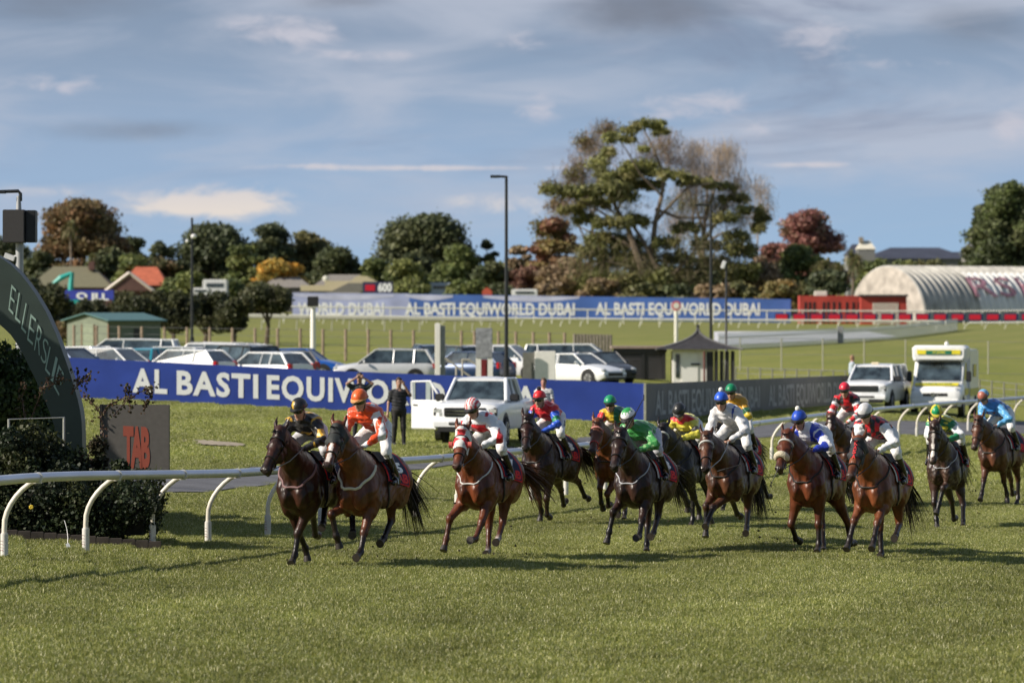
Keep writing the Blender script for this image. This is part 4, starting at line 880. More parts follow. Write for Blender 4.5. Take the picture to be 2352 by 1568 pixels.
# ------------------------------------------------------------------ far side of the course
FD = 436.0; fk = FD / FPX
RW = mat('far_rail_white', (.72, .71, .62), .5, var=.04)
def far_rail(name, label, pa, pb, d, h, step, lean, r=.09, m=RW, cap=True, post_r=.05):
    o = empty(name, G(pa, d), 0, label, 'running rail'); n_ = int((pb - pa) / step); P_ = []
    for i in range(n_ + 1):
        px = pa + (pb - pa) * i / n_; g = G(px, d) - o.location; t_ = g + Vector((lean, 0, h)); P_.append(t_)
        MB().tube([g, g.lerp(t_, .5) + Vector((-lean * .3, 0, 0)), t_], post_r, 5).build('rail_post', m, o)
    MB().tube(P_, r, 6).build('rail_tube', m, o); return o
def g_top(px, d, py): return CZ + (YH - py) * d / FPX - gz((px - CX) / FPX * d, d)
far_rail('running_rail', 'near thick white rail of the far track with slanting posts', 560, 2150, FD, g_top(1200, FD, 731), 45, .5, .13)
far_rail('running_rail', 'last short length of slanting white rail at the right edge of the far track', 2215, 2400, FD, g_top(2300, FD, 741), 45, .5, .13)
far_rail('running_rail', 'thin upper white rail with upright posts in front of the far blue board', 650, 2420, 462, g_top(1500, 462, 712), 41, .0, .10, post_r=.07)
r3 = far_rail('running_rail', 'grey-white rail of the inner crossing ending beside the timber fence', 560, 1165, 380, 1.25, 40, .1, .13, mat('rail_grey_white', (.46, .45, .38), .6))
# tall blue board across the back, in banner lengths
fb = empty('advertising_board', G(670, 474), 0, 'tall far blue board with repeated white lettering beyond the white rails', 'advertising board'); bk = 474 / FPX
def fpt(px, py): return D(px, py, 474) - fb.location
BL2 = mat('far_board_blue', (.075, .165, .50), .5, var=.15, scale=.3); PAL = mat('far_board_pale', (.58, .60, .78), .5, var=.15, scale=.5)
FBs = [(672, 940, 672, 674), (940, 1365, 675, 681), (1365, 1816, 681, 687)]
for a, b, ya, yb in FBs:
    mb = MB(); n_ = 8
    for i in range(n_):
        x0, x1 = a + (b - a) * i / n_, a + (b - a) * (i + 1) / n_; y0, y1 = ya + (yb - ya) * i / n_, ya + (yb - ya) * (i + 1) / n_
        A, B = fpt(x0, y0), fpt(x1, y1); T = Vector((0, .1, 0)); dn = Vector((0, 0, -2.9))
        mb.add([A, B, B + dn, A + dn, A + T, B + T, B + dn + T, A + dn + T], [(0, 1, 2, 3), (7, 6, 5, 4), (0, 4, 5, 1), (2, 6, 7, 3)] + ([(3, 7, 4, 0)] if i == 0 else []) + ([(1, 5, 6, 2)] if i == n_ - 1 else []))
    mb.build('board_panel', mat('far_board_faded', (.42, .46, .70), .5, var=.2, scale=.3) if a < 900 else BL2, fb, fix=False)
for st_, a, b in (('WORLD DUBAI', 684, 882), ('AL BASTI EQUIWORLD DUBAI', 930, 1320), ('AL BASTI EQUIWORLD DUBAI', 1368, 1745)):
    o_ = fpt(a, 722); o_.y -= .03
    lettering(st_, 'lettering', WHITE, o_, (1, 0, -.003), (0, 0, 1), (b - a) * bk, 28 * bk, fb, .03)
mb = MB()
for a, b, y0 in ((676, 905, 675), (930, 1040, 676), (1110, 1330, 679)):
    A, B = fpt(a, y0), fpt(b, y0 + 2); A.y -= .02; B.y -= .02; n_ = 16; lo = []
    for i in range(n_ + 1):
        t_ = i / n_; lo.append(A.lerp(B, t_) + Vector((0, 0, -.25 - .45 * math.sin(t_ * math.pi))))
    up = [A.lerp(B, i / n_) for i in range(n_ + 1)]; mb.add(up + lo, [(i, i + 1, n_ + 2 + i, n_ + 1 + i) for i in range(n_)])
mb.build('pale_swoosh', PAL, fb, fix=False)
nb_ = MB().box(D(1795, 705, 478) - fb.location, (44 * bk, .1, 1.9)).build('end_panel', mat('board_navy', (.02, .045, .22), .5), fb)
# red and navy strips between the rail posts
for i in range(15):
    px = 1797 + i * 40.4
    if px > 2380: break
    o = empty('rail_banner', D(px, 728, 460.5), 0, None, None)
    tag(o, 'small red banner with navy ends, ' + ('leftmost', 'second', 'third', 'fourth', 'fifth', 'sixth', 'seventh', 'eighth', 'ninth', 'tenth', 'eleventh', 'twelfth', 'thirteenth', 'fourteenth', 'fifteenth')[i] + ' from the left on the far white rail', 'banner', 'banners on the far rail')
    MB().box((0, 0, 0), (34 * 460 / FPX, .05, 17 * 460 / FPX)).build('banner_navy', mat('banner_navy', (.012, .03, .10), .5), o)
    MB().box((-.1, -.035, 0), (26 * 460 / FPX, .02, 12 * 460 / FPX)).build('banner_red', mat('banner_red', (.62, .01, .035), .5), o)
# white sheeted paling fence running away on the right
pf = empty('paling_fence', G(1690, 300), 0, 'low white paling fence tapering away to the right across the grass', 'fence')
mb = MB(); mc = MB()
line = [(1650, 300), (1750, 312), (1850, 328), (1950, 346), (2050, 372), (2140, 405), (2200, 428)]
for (a, da), (b, db) in zip(line[:-1], line[1:]):
    n_ = 22
    for i in range(n_):
        t_ = i / n_; p = G(a + (b - a) * t_, da + (db - da) * t_) - pf.location; q = G(a + (b - a) * (t_ + .62 / n_), da + (db - da) * (t_ + .62 / n_)) - pf.location
        hh = Vector((0, 0, 1.3)); mb.add([p, q, q + hh, p + hh, p + Vector((0, .04, 0)), q + Vector((0, .04, 0)), q + hh + Vector((0, .04, 0)), p + hh + Vector((0, .04, 0))], [(0, 1, 2, 3), (7, 6, 5, 4), (0, 4, 5, 1), (1, 5, 6, 2), (2, 6, 7, 3), (3, 7, 4, 0)])
    mc.tube([G(a, da, .95) - pf.location, G(b, db, .95) - pf.location], .05, 5)
mb.build('palings', mat('paling_white', (.90, .90, .90), .5, var=.03), pf); mc.build('cross_rail', RW, pf)
MB().box(G(1930, 340, .75) - pf.location, (.5, .1, 1.5)).build('gate_post', mat('gate_grey', (.3, .3, .3), .6), pf)
tag(mesh_np('gravel_yard', [G(1640, 318, .04), G(2060, 382, .04), G(1990, 418, .04), G(1640, 405, .04)], [(0, 1, 2, 3)], mat('gravel_pale', (.58, .58, .60), .9, var=.1, scale=.5)), kind='structure')
cs = empty('course_marker', G(1553, 330), 0, 'white course pole with a red ringed disc in front of the far board', 'marker')
h = CZ + (YH - 702) * 330 / FPX - cs.location.z
MB().tube([(0, 0, 0), (0, 0, h)], .16, 8).build('pole', RW, cs, smooth=True); MB().tube([(0, -.1, h), (0, -.2, h)], [.42, .42], 18).build('red_ring', mat('ring_red', (.55, .12, .14), .6), cs); MB().tube([(0, -.19, h), (0, -.23, h)], [.26, .26], 16).build('disc', RW, cs)

# ------------------------------------------------------------------ buildings beyond the course
def rel3(o, px, py, d): return D(px, py, d) - o.location
hut = empty('round_roofed_hut', G(2040, 480), 0, 'long corrugated half-round hut with faded crimson lettering on its curved side', 'building'); hk = 480 / FPX
hz = hut.location.z; Hh = CZ + (YH - 613) * hk - hz; th = R(36); ax = Vector((math.cos(th), math.sin(th), 0)); sd_ = Vector((math.sin(th), -math.cos(th), 0)); Rr = Hh
face_c = Vector((-.2, 0, 0))
def hp(u, a, r=1.0): # u along the axis, a angle from the near foot over the ridge
    return face_c + ax * u + sd_ * (math.cos(a) * Rr * 1.02 * r) + Vector((0, 0, math.sin(a) * Hh * r))
vs = []; na = 28; nu = 330; Lh = 62
for i in range(nu):
    u = Lh * i / (nu - 1); rr_ = 1 + .034 * math.sin(u * 2 * math.pi / 1.05)
    for k in range(na + 1): vs.append(hp(u, math.pi * k / na, rr_))
fs = [(i * (na + 1) + k, (i + 1) * (na + 1) + k, (i + 1) * (na + 1) + k + 1, i * (na + 1) + k + 1) for i in range(nu - 1) for k in range(na)]
mesh_np('curved_roof', vs, fs, mat('corrugated_iron', (.50, .48, .43), .55, metal=.1, var=.22, scale=.6), hut, smooth=True)
vs = []; u0, u1 = 9.5, Lh; nu2 = 260
for i in range(nu2):
    u = u0 + (u1 - u0) * i / (nu2 - 1); rr_ = 1.012 + .034 * math.sin(u * 2 * math.pi / 1.05)
    for k in range(13): vs.append(hp(u, R(12 + 50 * k / 12), rr_))
mesh_np('painted_side', vs, [(i * 13 + k, (i + 1) * 13 + k, (i + 1) * 13 + k + 1, i * 13 + k + 1) for i in range(nu2 - 1) for k in range(12)], mat('hut_white_paint', (.78, .77, .74), .6, var=.08, scale=.5), hut, smooth=True)
crim = mat('faded_crimson', (.56, .27, .32), .7, var=.5, scale=1.2)
v, f, tw = text2d('RSHVIA', .01, 1.1); vs = []
for a, b in v:
    u = 9 + float(a) / tw * 25; an = R(27 + 26 * float(b)); vs.append(hp(u, an, 1.045))
mesh_np('lettering', vs, f, crim, hut)
vs = [face_c] + [hp(0, math.pi * k / 24) for k in range(25)]; mesh_np('front_wall', vs, [(0, k + 1, k + 2) for k in range(24)], mat('hut_front', (.42, .38, .34), .8, var=.3, scale=.8), hut)
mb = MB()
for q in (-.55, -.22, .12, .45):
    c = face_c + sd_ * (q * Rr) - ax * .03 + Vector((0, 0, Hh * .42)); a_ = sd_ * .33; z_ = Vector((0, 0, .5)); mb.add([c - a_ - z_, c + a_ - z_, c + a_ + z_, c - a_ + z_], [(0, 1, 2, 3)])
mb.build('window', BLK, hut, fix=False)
REDP = mat('barn_red', (.42, .05, .035), .7, var=.2, scale=.5)
rs = empty('red_shed', G(1920, 470), 0, 'long low red shed in front of the corrugated hut', 'shed'); rk = 470 / FPX; z = CZ + (YH - 679) * rk - rs.location.z
MB().box((-12 * rk, 1.5, z / 2), (142 * rk, 3, z)).build('wall', REDP, rs)
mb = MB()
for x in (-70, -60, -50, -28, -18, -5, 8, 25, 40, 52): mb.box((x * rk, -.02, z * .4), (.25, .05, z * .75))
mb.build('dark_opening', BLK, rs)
rs2 = empty('red_shed', G(2030, 466), 0, 'small red shed with white barred gates at the right end of the long red shed', 'shed'); z2 = CZ + (YH - 681) * 466 / FPX - rs2.location.z
MB().box((0, 1, z2 / 2), (104 * rk, 2, z2)).build('wall', REDP, rs2); MB().box((0, .9, z2 + .12), (110 * rk, 2.6, .25)).build('roof', mat('roof_dark', (.05, .05, .05), .8), rs2)
mb = MB()
for i in range(12): mb.box(((-24 + i * 5) * rk, -.05, z2 * .4), (.14, .06, z2 * .75))
mb.build('barred_gate', RW, rs2)
wt = empty('white_tank', G(1885, 474), 0, 'small white rounded box on top of the left end of the red shed', 'tank'); MB().box((0, 0, CZ + (YH - 674) * rk - wt.location.z), (30 * rk, 1, .7)).build('tank_body', RW, wt, bevel=.1)

def house(px, pw_, eave, ridge, base, d, name, label, wallm, roofm, kind='hip', deg=0, depth=8, extras=None):
    o = empty(name, G(px, d), R(deg), label, 'house'); k = d / FPX; z = o.location.z
    he, hr_ = CZ + (YH - eave) * k - z, CZ + (YH - ridge) * k - z; w = pw_ * k / 2
    MB().box((0, depth / 2, he / 2), (2 * w * .92, depth * .92, he)).build('wall', wallm, o)
    if kind == 'hip':
        i = min(w * .55, depth / 2); vs = [(-w, 0, he), (w, 0, he), (w, depth, he), (-w, depth, he), (-w + i, depth / 2, hr_), (w - i, depth / 2, hr_)]
        MB().add(vs, [(0, 1, 5, 4), (1, 2, 5), (2, 3, 4, 5), (3, 0, 4), (3, 2, 1, 0)]).build('roof', roofm, o)
    else:
        MB().prism([(-w, he), (w, he), (0, hr_)], -.4, depth + .4, 'y').build('roof', roofm, o)
        mb = MB()
        for s_ in (-1, 1): mb.tube([(s_ * w * 1.04, -.45, he - .05), (0, -.45, hr_ + .1)], .22, 4)
        mb.build('barge_board', mat('barge_white', (.7, .62, .55), .6), o)
        MB().prism([(-w * .9, he), (w * .9, he), (0, hr_ - .25)], -.43, -.38, 'y').build('gable', wallm, o)
    mb = MB()
    for x in (-.6, -.2, .25, .65): mb.box((x * w, .02 + depth * .04 - .06, he * .6), (1.1, .08, 1.1))
    mb.build('window', GLASS, o)
    if extras: extras(o, w, he, hr_, depth)
    return o
brick = mat('house_brick', (.12, .06, .05), .8, var=.2, scale=1); cream = mat('house_cream', (.55, .50, .40), .7); tile = mat('tile_orange', (.46, .12, .06), .7, var=.15, scale=1.5); olive = mat('tile_olive', (.17, .16, .10), .8, var=.15); slate = mat('tile_slate', (.11, .105, .11), .7, var=.15)
def chim(x, y=3, h=1.2, m=None): return lambda o, w, he, hr_, dp: MB().box((x * w, y, hr_ + .1), (.8, .8, h)).build('chimney', m or brick, o)
house(160, 200, 660, 611, 700, 545, 'house', 'house with broad olive tiled roof behind the dark hedge trees at left', brick, olive, 'hip', extras=chim(.45))
house(330, 110, 655, 612, 700, 562, 'house', 'house with steep bright orange tiled roof behind the small gable', brick, tile, 'hip', extras=None)
house(298, 108, 668, 628, 700, 545, 'house', 'small brick gable with white barge boards in front of the orange roof', brick, tile, 'gable', depth=5)
house(657, 120, 660, 636, 700, 560, 'house', 'low house with flat grey roof left of the cream gabled house', slate, mat('roof_greybrown', (.24, .22, .20), .8, var=.2), 'hip', depth=7)
house(790, 160, 662, 630, 700, 570, 'house', 'house with long grey-brown roof behind the cream walled gable', cream, mat('roof_greybrown', (.24, .22, .20), .8, var=.2), 'hip', depth=7)
hc = empty('house', G(760, 553), 0, 'cream walled building with low pointed roofline and satellite dish', 'house'); q = 553 / FPX
def hq(a, b): v_ = rel3(hc, a, b, 553); return (v_.x, v_.z)
MB().prism([hq(690, 668), hq(902, 668), hq(900, 665), hq(842, 634), hq(820, 634), hq(805, 645), hq(748, 645), hq(745, 655), hq(690, 655)][::-1], 0, 4, 'y').build('wall', mat('house_pale_cream', (.60, .52, .34), .7, var=.08), hc)
MB().prism([hq(755, 672), hq(835, 672), hq(835, 650), hq(800, 650)][::-1], -.6, -.1, 'y').build('porch_roof', mat('porch_roof_grey', (.20, .19, .17), .8), hc); MB().ball(Vector((hq(748, 640)[0], .2, hq(748, 640)[1])), .45, 10, 6, (1, .3, 1)).build('satellite_dish', RW, hc, smooth=True)  # porch roof in one even grey
sg = empty('hoarding', G(868, 520), 0, 'small navy hoarding with a red square and a white number above the far board', 'sign'); q = 520 / FPX; v_ = rel3(sg, 868, 660, 520)
MB().box(v_, (70 * q, .2, 26 * q)).build('panel', mat('board_navy2', (.03, .035, .09), .6), sg); MB().box(v_ + Vector((-18 * q, -.12, -.05)), (22 * q, .04, 14 * q)).build('red_square', mat('banner_red', (.62, .01, .035), .5), sg)
lettering('600', 'lettering', WHITE, v_ + Vector((0, -.12, -9 * q)), (1, 0, 0), (0, 0, 1), 32 * q, 19 * q, sg, .05)
ls = empty('hoarding', G(202, 330), 0, 'small blue sign with white marks showing above the clipped dark trees at left', 'sign'); q = 330 / FPX; v_ = rel3(ls, 205, 677, 330)
MB().box(v_, (112 * q, .15, 22 * q)).build('panel', mat('far_sign_blue', (.04, .06, .42), .6), ls); MB().box((v_.x, .1, v_.z / 2), (.15, .1, v_.z)).build('post', BLK, ls)
lettering('O JLL', 'lettering', WHITE, v_ + Vector((-30 * q, -.1, -9 * q)), (1, 0, -.04), (0, 0, 1), 75 * q, 15 * q, ls, .05)
ex = empty('excavator', G(150, 520), 0, 'bent teal arm of a digger standing in front of the olive roof', 'digger')
tm = mat('digger_teal', (.01, .36, .32), .5)
MB().tube([rel3(ex, 162, 668, 520), rel3(ex, 165, 625, 520)], [.42, .34], 6).tube([rel3(ex, 163, 628, 520), rel3(ex, 140, 638, 520), rel3(ex, 121, 652, 520)], [.3, .42, .2], 6).build('arm', tm, ex); MB().box(rel3(ex, 162, 690, 520), (2.5, 2, 1.6)).build('cab', tm, ex, bevel=.1)
cv = mat('caravan_white', (.75, .75, .74), .5)
for (px, py, w_, h_, d, lab) in ((495, 655, 56, 26, 520, 'white boxy camper parked among the dark trees at left'), (462, 668, 40, 14, 515, 'low white vehicle beside the white boxy camper'), (1205, 672, 60, 16, 515, 'white caravan behind the far blue board left of the big tree'), (1020, 660, 70, 22, 560, 'low grey-blue roofed pavilion among the bushes')):
    o = empty('camper' if 'roofed' not in lab else 'pavilion', G(px, d), 0, lab, 'camper' if 'roofed' not in lab else 'building'); q = d / FPX; top = CZ + (YH - py + h_ / 2) * q - o.location.z
    MB().box((0, 0, top * .55), (w_ * q, 2.2, top * .9)).build('body', cv if 'roofed' not in lab else mat('pavilion_blue', (.35, .42, .55), .6), o, bevel=.12); MB().box((0, -1.13, top - .5 * h_ * q), (w_ * q * .7, .05, h_ * q * .35)).build('window', GLASS, o)
rt = empty('small_tent', G(1118, 520), 0, 'small orange-red shelter just above the far blue board', 'tent'); v_ = rel3(rt, 1118, 668, 520); MB().prism([(v_.x - .8, 0), (v_.x + .8, 0), (v_.x + .7, v_.z), (v_.x, v_.z + .5), (v_.x - .6, v_.z)], -.8, .8).build('canvas', mat('tent_red', (.5, .09, .05), .7), rt)
dkroof = mat('roof_navy', (.045, .05, .075), .6, var=.15, scale=.4)
house(2110, 250, 594, 567, 700, 720, 'large_house', 'long dark roofed building on the skyline right of the red tree', mat('wall_dim', (.2, .2, .2), .8), dkroof, 'hip', depth=14)
house(2230, 180, 597, 577, 700, 735, 'large_house', 'low dark roof at the right end of the skyline building', mat('wall_dim', (.2, .2, .2), .8), dkroof, 'hip', depth=14)
house(1975, 60, 585, 560, 700, 705, 'large_house', 'dark steep roof close behind the red tree', mat('wall_dim', (.2, .2, .2), .8), dkroof, 'hip', depth=8)
o = house(1990, 44, 572, 552, 700, 700, 'house', 'small pale pointed roof on the skyline with a chimney', mat('wall_dim', (.2, .2, .2), .8), mat('gable_cream', (.7, .66, .55), .7), 'hip', depth=3, extras=chim(-.5, 1, 1, mat('chim_grey', (.3, .25, .2), .8)))
house(2268, 110, 575, 545, 700, 690, 'house', 'grey boxy house with dark openings half hidden by the right hand tree', mat('wall_grey_far', (.22, .21, .20), .8, var=.2, scale=.5), mat('roof_mid_grey', (.2, .2, .2), .8), 'hip', depth=6)
house(2330, 170, 606, 598, 700, 640, 'house', 'low grey-blue roof behind the ridge of the corrugated hut', mat('wall_dim', (.2, .2, .2), .8), mat('roof_lightgrey', (.25, .26, .29), .6), 'hip', depth=8)
house(1190, 70, 640, 622, 700, 585, 'house', 'small brown roofed house left of the big spreading tree', cream, mat('roof_brown', (.2, .13, .10), .8), 'hip', depth=7)

# ------------------------------------------------------------------ trees
def tree(px, top, hw, d, pal, n, label, seed, base=None, name='tree', lsize=.42, nl=22, trunk=True, bushy=False, tm=None, shell=.45, gaps=.0, cat='tree', kx=1.0, flat=.75):
    r = random.Random(seed); o = empty(name, G(px, d), 0, label, cat); k = d / FPX; h = CZ + (YH - top) * k - o.location.z; w = hw * k; lobes = []
    z0 = h * (.08 if bushy else .22)
    for i in range(int(nl * 1.5)):
        for _ in range(40):
            a = r.uniform(-1, 1); b = r.uniform(-1, 1); c = r.random() ** .8
            lim = math.sqrt(max(0, 1 - a * a * .95)); 
            if a * a + b * b < 1: break
        q = r.uniform(.20, .40) * min(w, h * .7); zz = z0 + (h * lim ** .8 - z0) * c
        lobes.append((a * (w - q * .7), b * (w * .8 - q * .5), min(max(zz, z0), h * lim ** .7 + .2 - q * flat), q * r.uniform(.95, 1.6) * kx, q, q * flat * r.uniform(.7, 1.1)))
    leafmesh('crown', lobes, int(n * 1.25), lsize * 1.0, np.array(pal) * 2.0 * np.array((1.04, .97, 1.0)), leafmat('leaf_tree'), o, seed, shell=shell)
    mb = MB(); mb.tube([(0, 0, -.5), (r.uniform(-.2, .2), 0, h * .25), (r.uniform(-.5, .5), 0, h * .5), (0, 0, h * .72)], [w * .07 + .12, w * .055 + .1, w * .04 + .06, .06], 8)
    for l in r.sample(lobes, min(9, len(lobes))):
        s0 = Vector((0, 0, h * r.uniform(.2, .45))); e = Vector(l[:3]); mb.tube([s0, s0.lerp(e, .5) + Vector((0, 0, -.06 * h)), e], [w * .03 + .06, w * .02 + .04, .03], 6)
    mb.build('trunk', tm or mat('bark_brown', (.13, .10, .07), .9, var=.3, scale=3), o); return o
dg_ = [(.042, .056, .027), (.058, .073, .032), (.032, .043, .024), (.075, .085, .038)]
mg = [(.07, .095, .03), (.095, .115, .036), (.05, .07, .026), (.12, .135, .045)]
ol = [(.085, .09, .035), (.055, .065, .028), (.11, .105, .045)]
au = [(.105, .072, .036), (.13, .078, .038), (.08, .065, .03), (.10, .095, .04)]
rd = [(.15, .070, .060), (.18, .085, .070), (.11, .065, .05), (.12, .10, .06)]
ye = [(.42, .25, .04), (.34, .21, .04), (.26, .19, .05), (.20, .18, .05)]
br = [(.14, .11, .07), (.17, .135, .085), (.12, .09, .05), (.15, .13, .06)]
T = tree
T(5, 545, 75, 600, dg_, 9000, 'dark green tree at the left edge behind the speaker pole', 101, nl=18)
T(188, 455, 100, 585, au, 26000, 'large rounded tree in rusty autumn leaf, tallest on the left', 102, nl=44)
T(300, 540, 50, 610, dg_, 6000, 'dark green tree at the right foot of the rusty autumn tree', 103)
T(372, 552, 42, 620, dg_, 5000, 'small pointed dark tree left of the slim black mast', 104, kx=.7)
T(300, 585, 50, 570, mg, 6000, 'mid green bushy tree above the orange tiled roof', 105, bushy=True)
T(380, 585, 55, 575, [(.11, .065, .04), (.08, .07, .03), (.06, .07, .03)], 7000, 'reddish brown bushy tree right of the orange tiled roof', 106, bushy=True)
T(240, 570, 45, 575, dg_, 5000, 'dark bushy tree between the rusty tree and the orange roof', 107, bushy=True)
T(85, 575, 48, 580, dg_, 5000, 'dark bushy tree behind the pole with the loudspeaker', 108, bushy=True)
T(488, 514, 84, 590, dg_, 20000, 'dark dense tree just right of the slim black mast', 109, nl=34, bushy=True)
T(625, 514, 60, 600, dg_, 11000, 'dark tree with open top above the yellow tree', 110, nl=24, shell=.3)
T(700, 530, 75, 605, ol, 10000, 'broad olive tree with thin ragged top, left of the white chimney', 111, nl=26, shell=.3, lsize=.5)
T(785, 565, 70, 590, dg_, 10000, 'dark rounded tree above the cream building', 112, nl=20, bushy=True)
T(560, 560, 45, 580, mg, 5000, 'mid green tree in the gap left of the yellow tree', 113, bushy=True)
T(642, 597, 68, 566, ye, 10000, 'low spreading tree in golden yellow autumn leaf', 114, nl=22, bushy=True)
T(975, 492, 112, 590, dg_, 34000, 'large domed dark evergreen standing alone against the sky', 115, nl=48, tm=mat('bark_dark2', (.07, .055, .045), .9))
T(930, 598, 62, 560, mg, 9000, 'mid green bushy tree below the domed evergreen, left side', 116, bushy=True)
T(1050, 565, 62, 565, mg, 11000, 'mid green tree below the domed evergreen, right side', 117, nl=24, bushy=True)
T(862, 592, 40, 572, mg, 5000, 'yellowish green bush left below the domed evergreen', 118, bushy=True)
T(1122, 548, 32, 590, dg_, 5000, 'narrow pointed conifer between the domed evergreen and the tall lamp post', 119, nl=16, kx=.8)
T(1130, 605, 50, 560, dg_, 6000, 'dark low tree left of the tall lamp post', 120, bushy=True)
T(1195, 560, 36, 575, br, 5000, 'purplish brown tree right of the tall lamp post', 121, bushy=True)
T(1205, 610, 55, 560, [(.14, .07, .06), (.11, .07, .05), (.16, .1, .07)], 7000, 'dusky purple shrubby tree under the left of the big tree', 122, bushy=True)
T(1275, 505, 62, 560, [(.16, .11, .06), (.2, .1, .07), (.15, .14, .05), (.13, .07, .05)], 13000, 'tawny and red autumn tree at the left of the big spreading tree', 123, nl=26, bushy=True, shell=.3)
T(1300, 590, 70, 550, br, 10000, 'pinkish brown leafless-looking bushes below the tawny tree', 124, bushy=True, shell=.2)
T(1857, 482, 86, 600, rd, 15000, 'rounded dusky red autumn tree right of the big spreading tree', 125, nl=32, shell=.3)
T(1770, 560, 40, 590, rd, 5000, 'smaller dusky red tree between the big tree and the rounded red one', 126, bushy=True)
T(1835, 565, 66, 560, mg, 12000, 'bright mid green tree in front of the red tree', 127, nl=24, bushy=True)
T(1745, 600, 60, 548, br, 8000, 'brown bushy tree right of the black mast', 128, bushy=True)
T(1790, 640, 55, 530, [(.2, .14, .05), (.15, .12, .05), (.1, .1, .04)], 6000, 'low tawny bush above the navy end of the far board', 129, bushy=True)
T(1905, 620, 60, 530, dg_, 8000, 'dark bush left of the corrugated hut', 130, bushy=True)
T(2330, 418, 100, 600, mg[:1] + dg_, 30000, 'tall dark green tree at the right edge of the skyline', 131, nl=46, shell=.4)
T(2262, 470, 52, 610, dg_, 8000, 'lighter outer branches left of the tall tree at the right edge', 132, nl=20, shell=.3)
for i, (px, tp, hw_, d, pal) in enumerate([(2010, 592, 50, 640, mg), (2080, 598, 50, 640, mg), (2150, 598, 55, 645, ol), (2220, 600, 50, 640, dg_), (2300, 592, 50, 620, dg_)]):
    T(px, tp, hw_, d, pal, 4500, ('leafy garden bush behind the left end of the hut ridge', 'green garden bush behind the hut, below the long dark roof', 'olive garden bush behind the hut, right of the white sign', 'dark garden bush behind the hut, below the low dark roof', 'dark garden bush at the foot of the tall right hand tree')[i], 140 + i, bushy=True)
fill = [(60, 640, 60, 500, dg_), (430, 620, 55, 540, mg), (520, 640, 50, 535, mg), (590, 650, 40, 530, ol), (880, 645, 50, 535, dg_), (950, 640, 50, 530, mg), (1020, 625, 45, 575, mg), (1075, 640, 55, 530, mg), (1145, 650, 45, 535, dg_), (1250, 655, 50, 530, br),
        (1380, 640, 60, 540, br), (1480, 650, 60, 535, ol), (1560, 655, 60, 535, dg_), (1640, 650, 60, 535, br), (1700, 650, 50, 535, ol), (960, 575, 50, 575, dg_), (430, 590, 40, 575, dg_)]
fl_lab = ['under the loudspeaker', 'right of the orange roof', 'between the white camper and the yellow tree', 'at the foot of the yellow tree', 'right of the navy hoarding', 'below the domed evergreen', 'just right below the domed evergreen', 'above the far board left of the tall lamp post', 'at the foot of the tall lamp post', 'right of the white caravan',
          'at the left foot of the big tree', 'under the middle of the big tree', 'under the sloping trunk of the big tree', 'at the foot of the bare pale tree', 'between the two black posts on the right', 'inside the lower crown of the domed evergreen', 'just left of the dark dense tree']
for i, (px, tp, hw_, d, pal) in enumerate(fill): T(px, tp, hw_, d, pal, 4500, 'low leafy bush ' + fl_lab[i], 160 + i, bushy=True, name='bush', cat='bush', nl=14)

# far-off wooded rise that closes the gaps between the trees
fw = []; r = random.Random(5)
for i in range(110):
    px = -200 + i * 25 + r.uniform(-10, 10); d = 820 + r.uniform(-40, 60); top = 612 + r.uniform(-10, 12); g = G(px, d); h = CZ + (YH - top) * d / FPX - g.z; fw.append((g.x, g.y, g.z + h * .5, r.uniform(3, 5), 3, h * .5))
V4, c_ = leaves(fw, 30000, 1.1, np.array(dg_ + mg) * 1.6, 6, shell=.5)
tag(mesh_np('distant_woodland', V4, np.arange(len(V4)).reshape(-1, 4), leafmat('leaf_tree'), None, cols=c_), 'far-off band of dark woodland seen through the gaps between the trees', 'woodland', kind='stuff')

# the big spreading tree: limbs and foliage pads read off the photograph, given depth
def limbs(o, d, lines, m, name='trunk', seed=1, r0s=None):
    rr_ = random.Random(seed); mb = MB()
    for ln, r0, r1 in lines:
        q = []
        yo = rr_.uniform(-3, 3)
        for i, (a, b) in enumerate(ln): q.append(rel3(o, a, b, d) + Vector((0, yo * i / max(1, len(ln) - 1), 0)))
        n_ = len(q); mb.tube(q, [r0 + (r1 - r0) * i / (n_ - 1) for i in range(n_)], 7)
    return mb.build(name, m, o, smooth=True)
def padcrown(o, d, pads, n, size, pal, seed, yd=4.0, name='crown', **kw):
    rr_ = random.Random(seed); k = d / FPX; lob = []
    for (a, b, rx, ry) in pads:
        c = rel3(o, a, b, d); y = rr_.uniform(-yd, yd)
        m_ = max(1, int(rx / ry * 1.3))
        for j in range(m_ * 2):
            t_ = (j % m_ + .5) / m_ * 2 - 1
            lob.append((c.x + t_ * rx * k * .8 + rr_.uniform(-.3, .3), y + rr_.uniform(-1.6, 1.6), c.z - abs(t_) * ry * k * .35 + rr_.uniform(-.25, .25) * ry * k, max(rx / m_, ry * .8) * k * 1.3, max(1, rx / m_ * k * 1.2), ry * k * 1.15))
    return leafmesh(name, lob, n, size, pal, leafmat('leaf_tree'), o, seed, **kw)
BD_ = 545
bt = empty('spreading_tree', G(1480, BD_), 0, 'very large spreading evergreen with layered olive foliage pads against the sky', 'tree')
pale_bark = mat('bark_pale', (.30, .24, .18), .85, var=.25, scale=2); mid_bark = mat('bark_mid', (.20, .155, .115), .9, var=.3, scale=2)
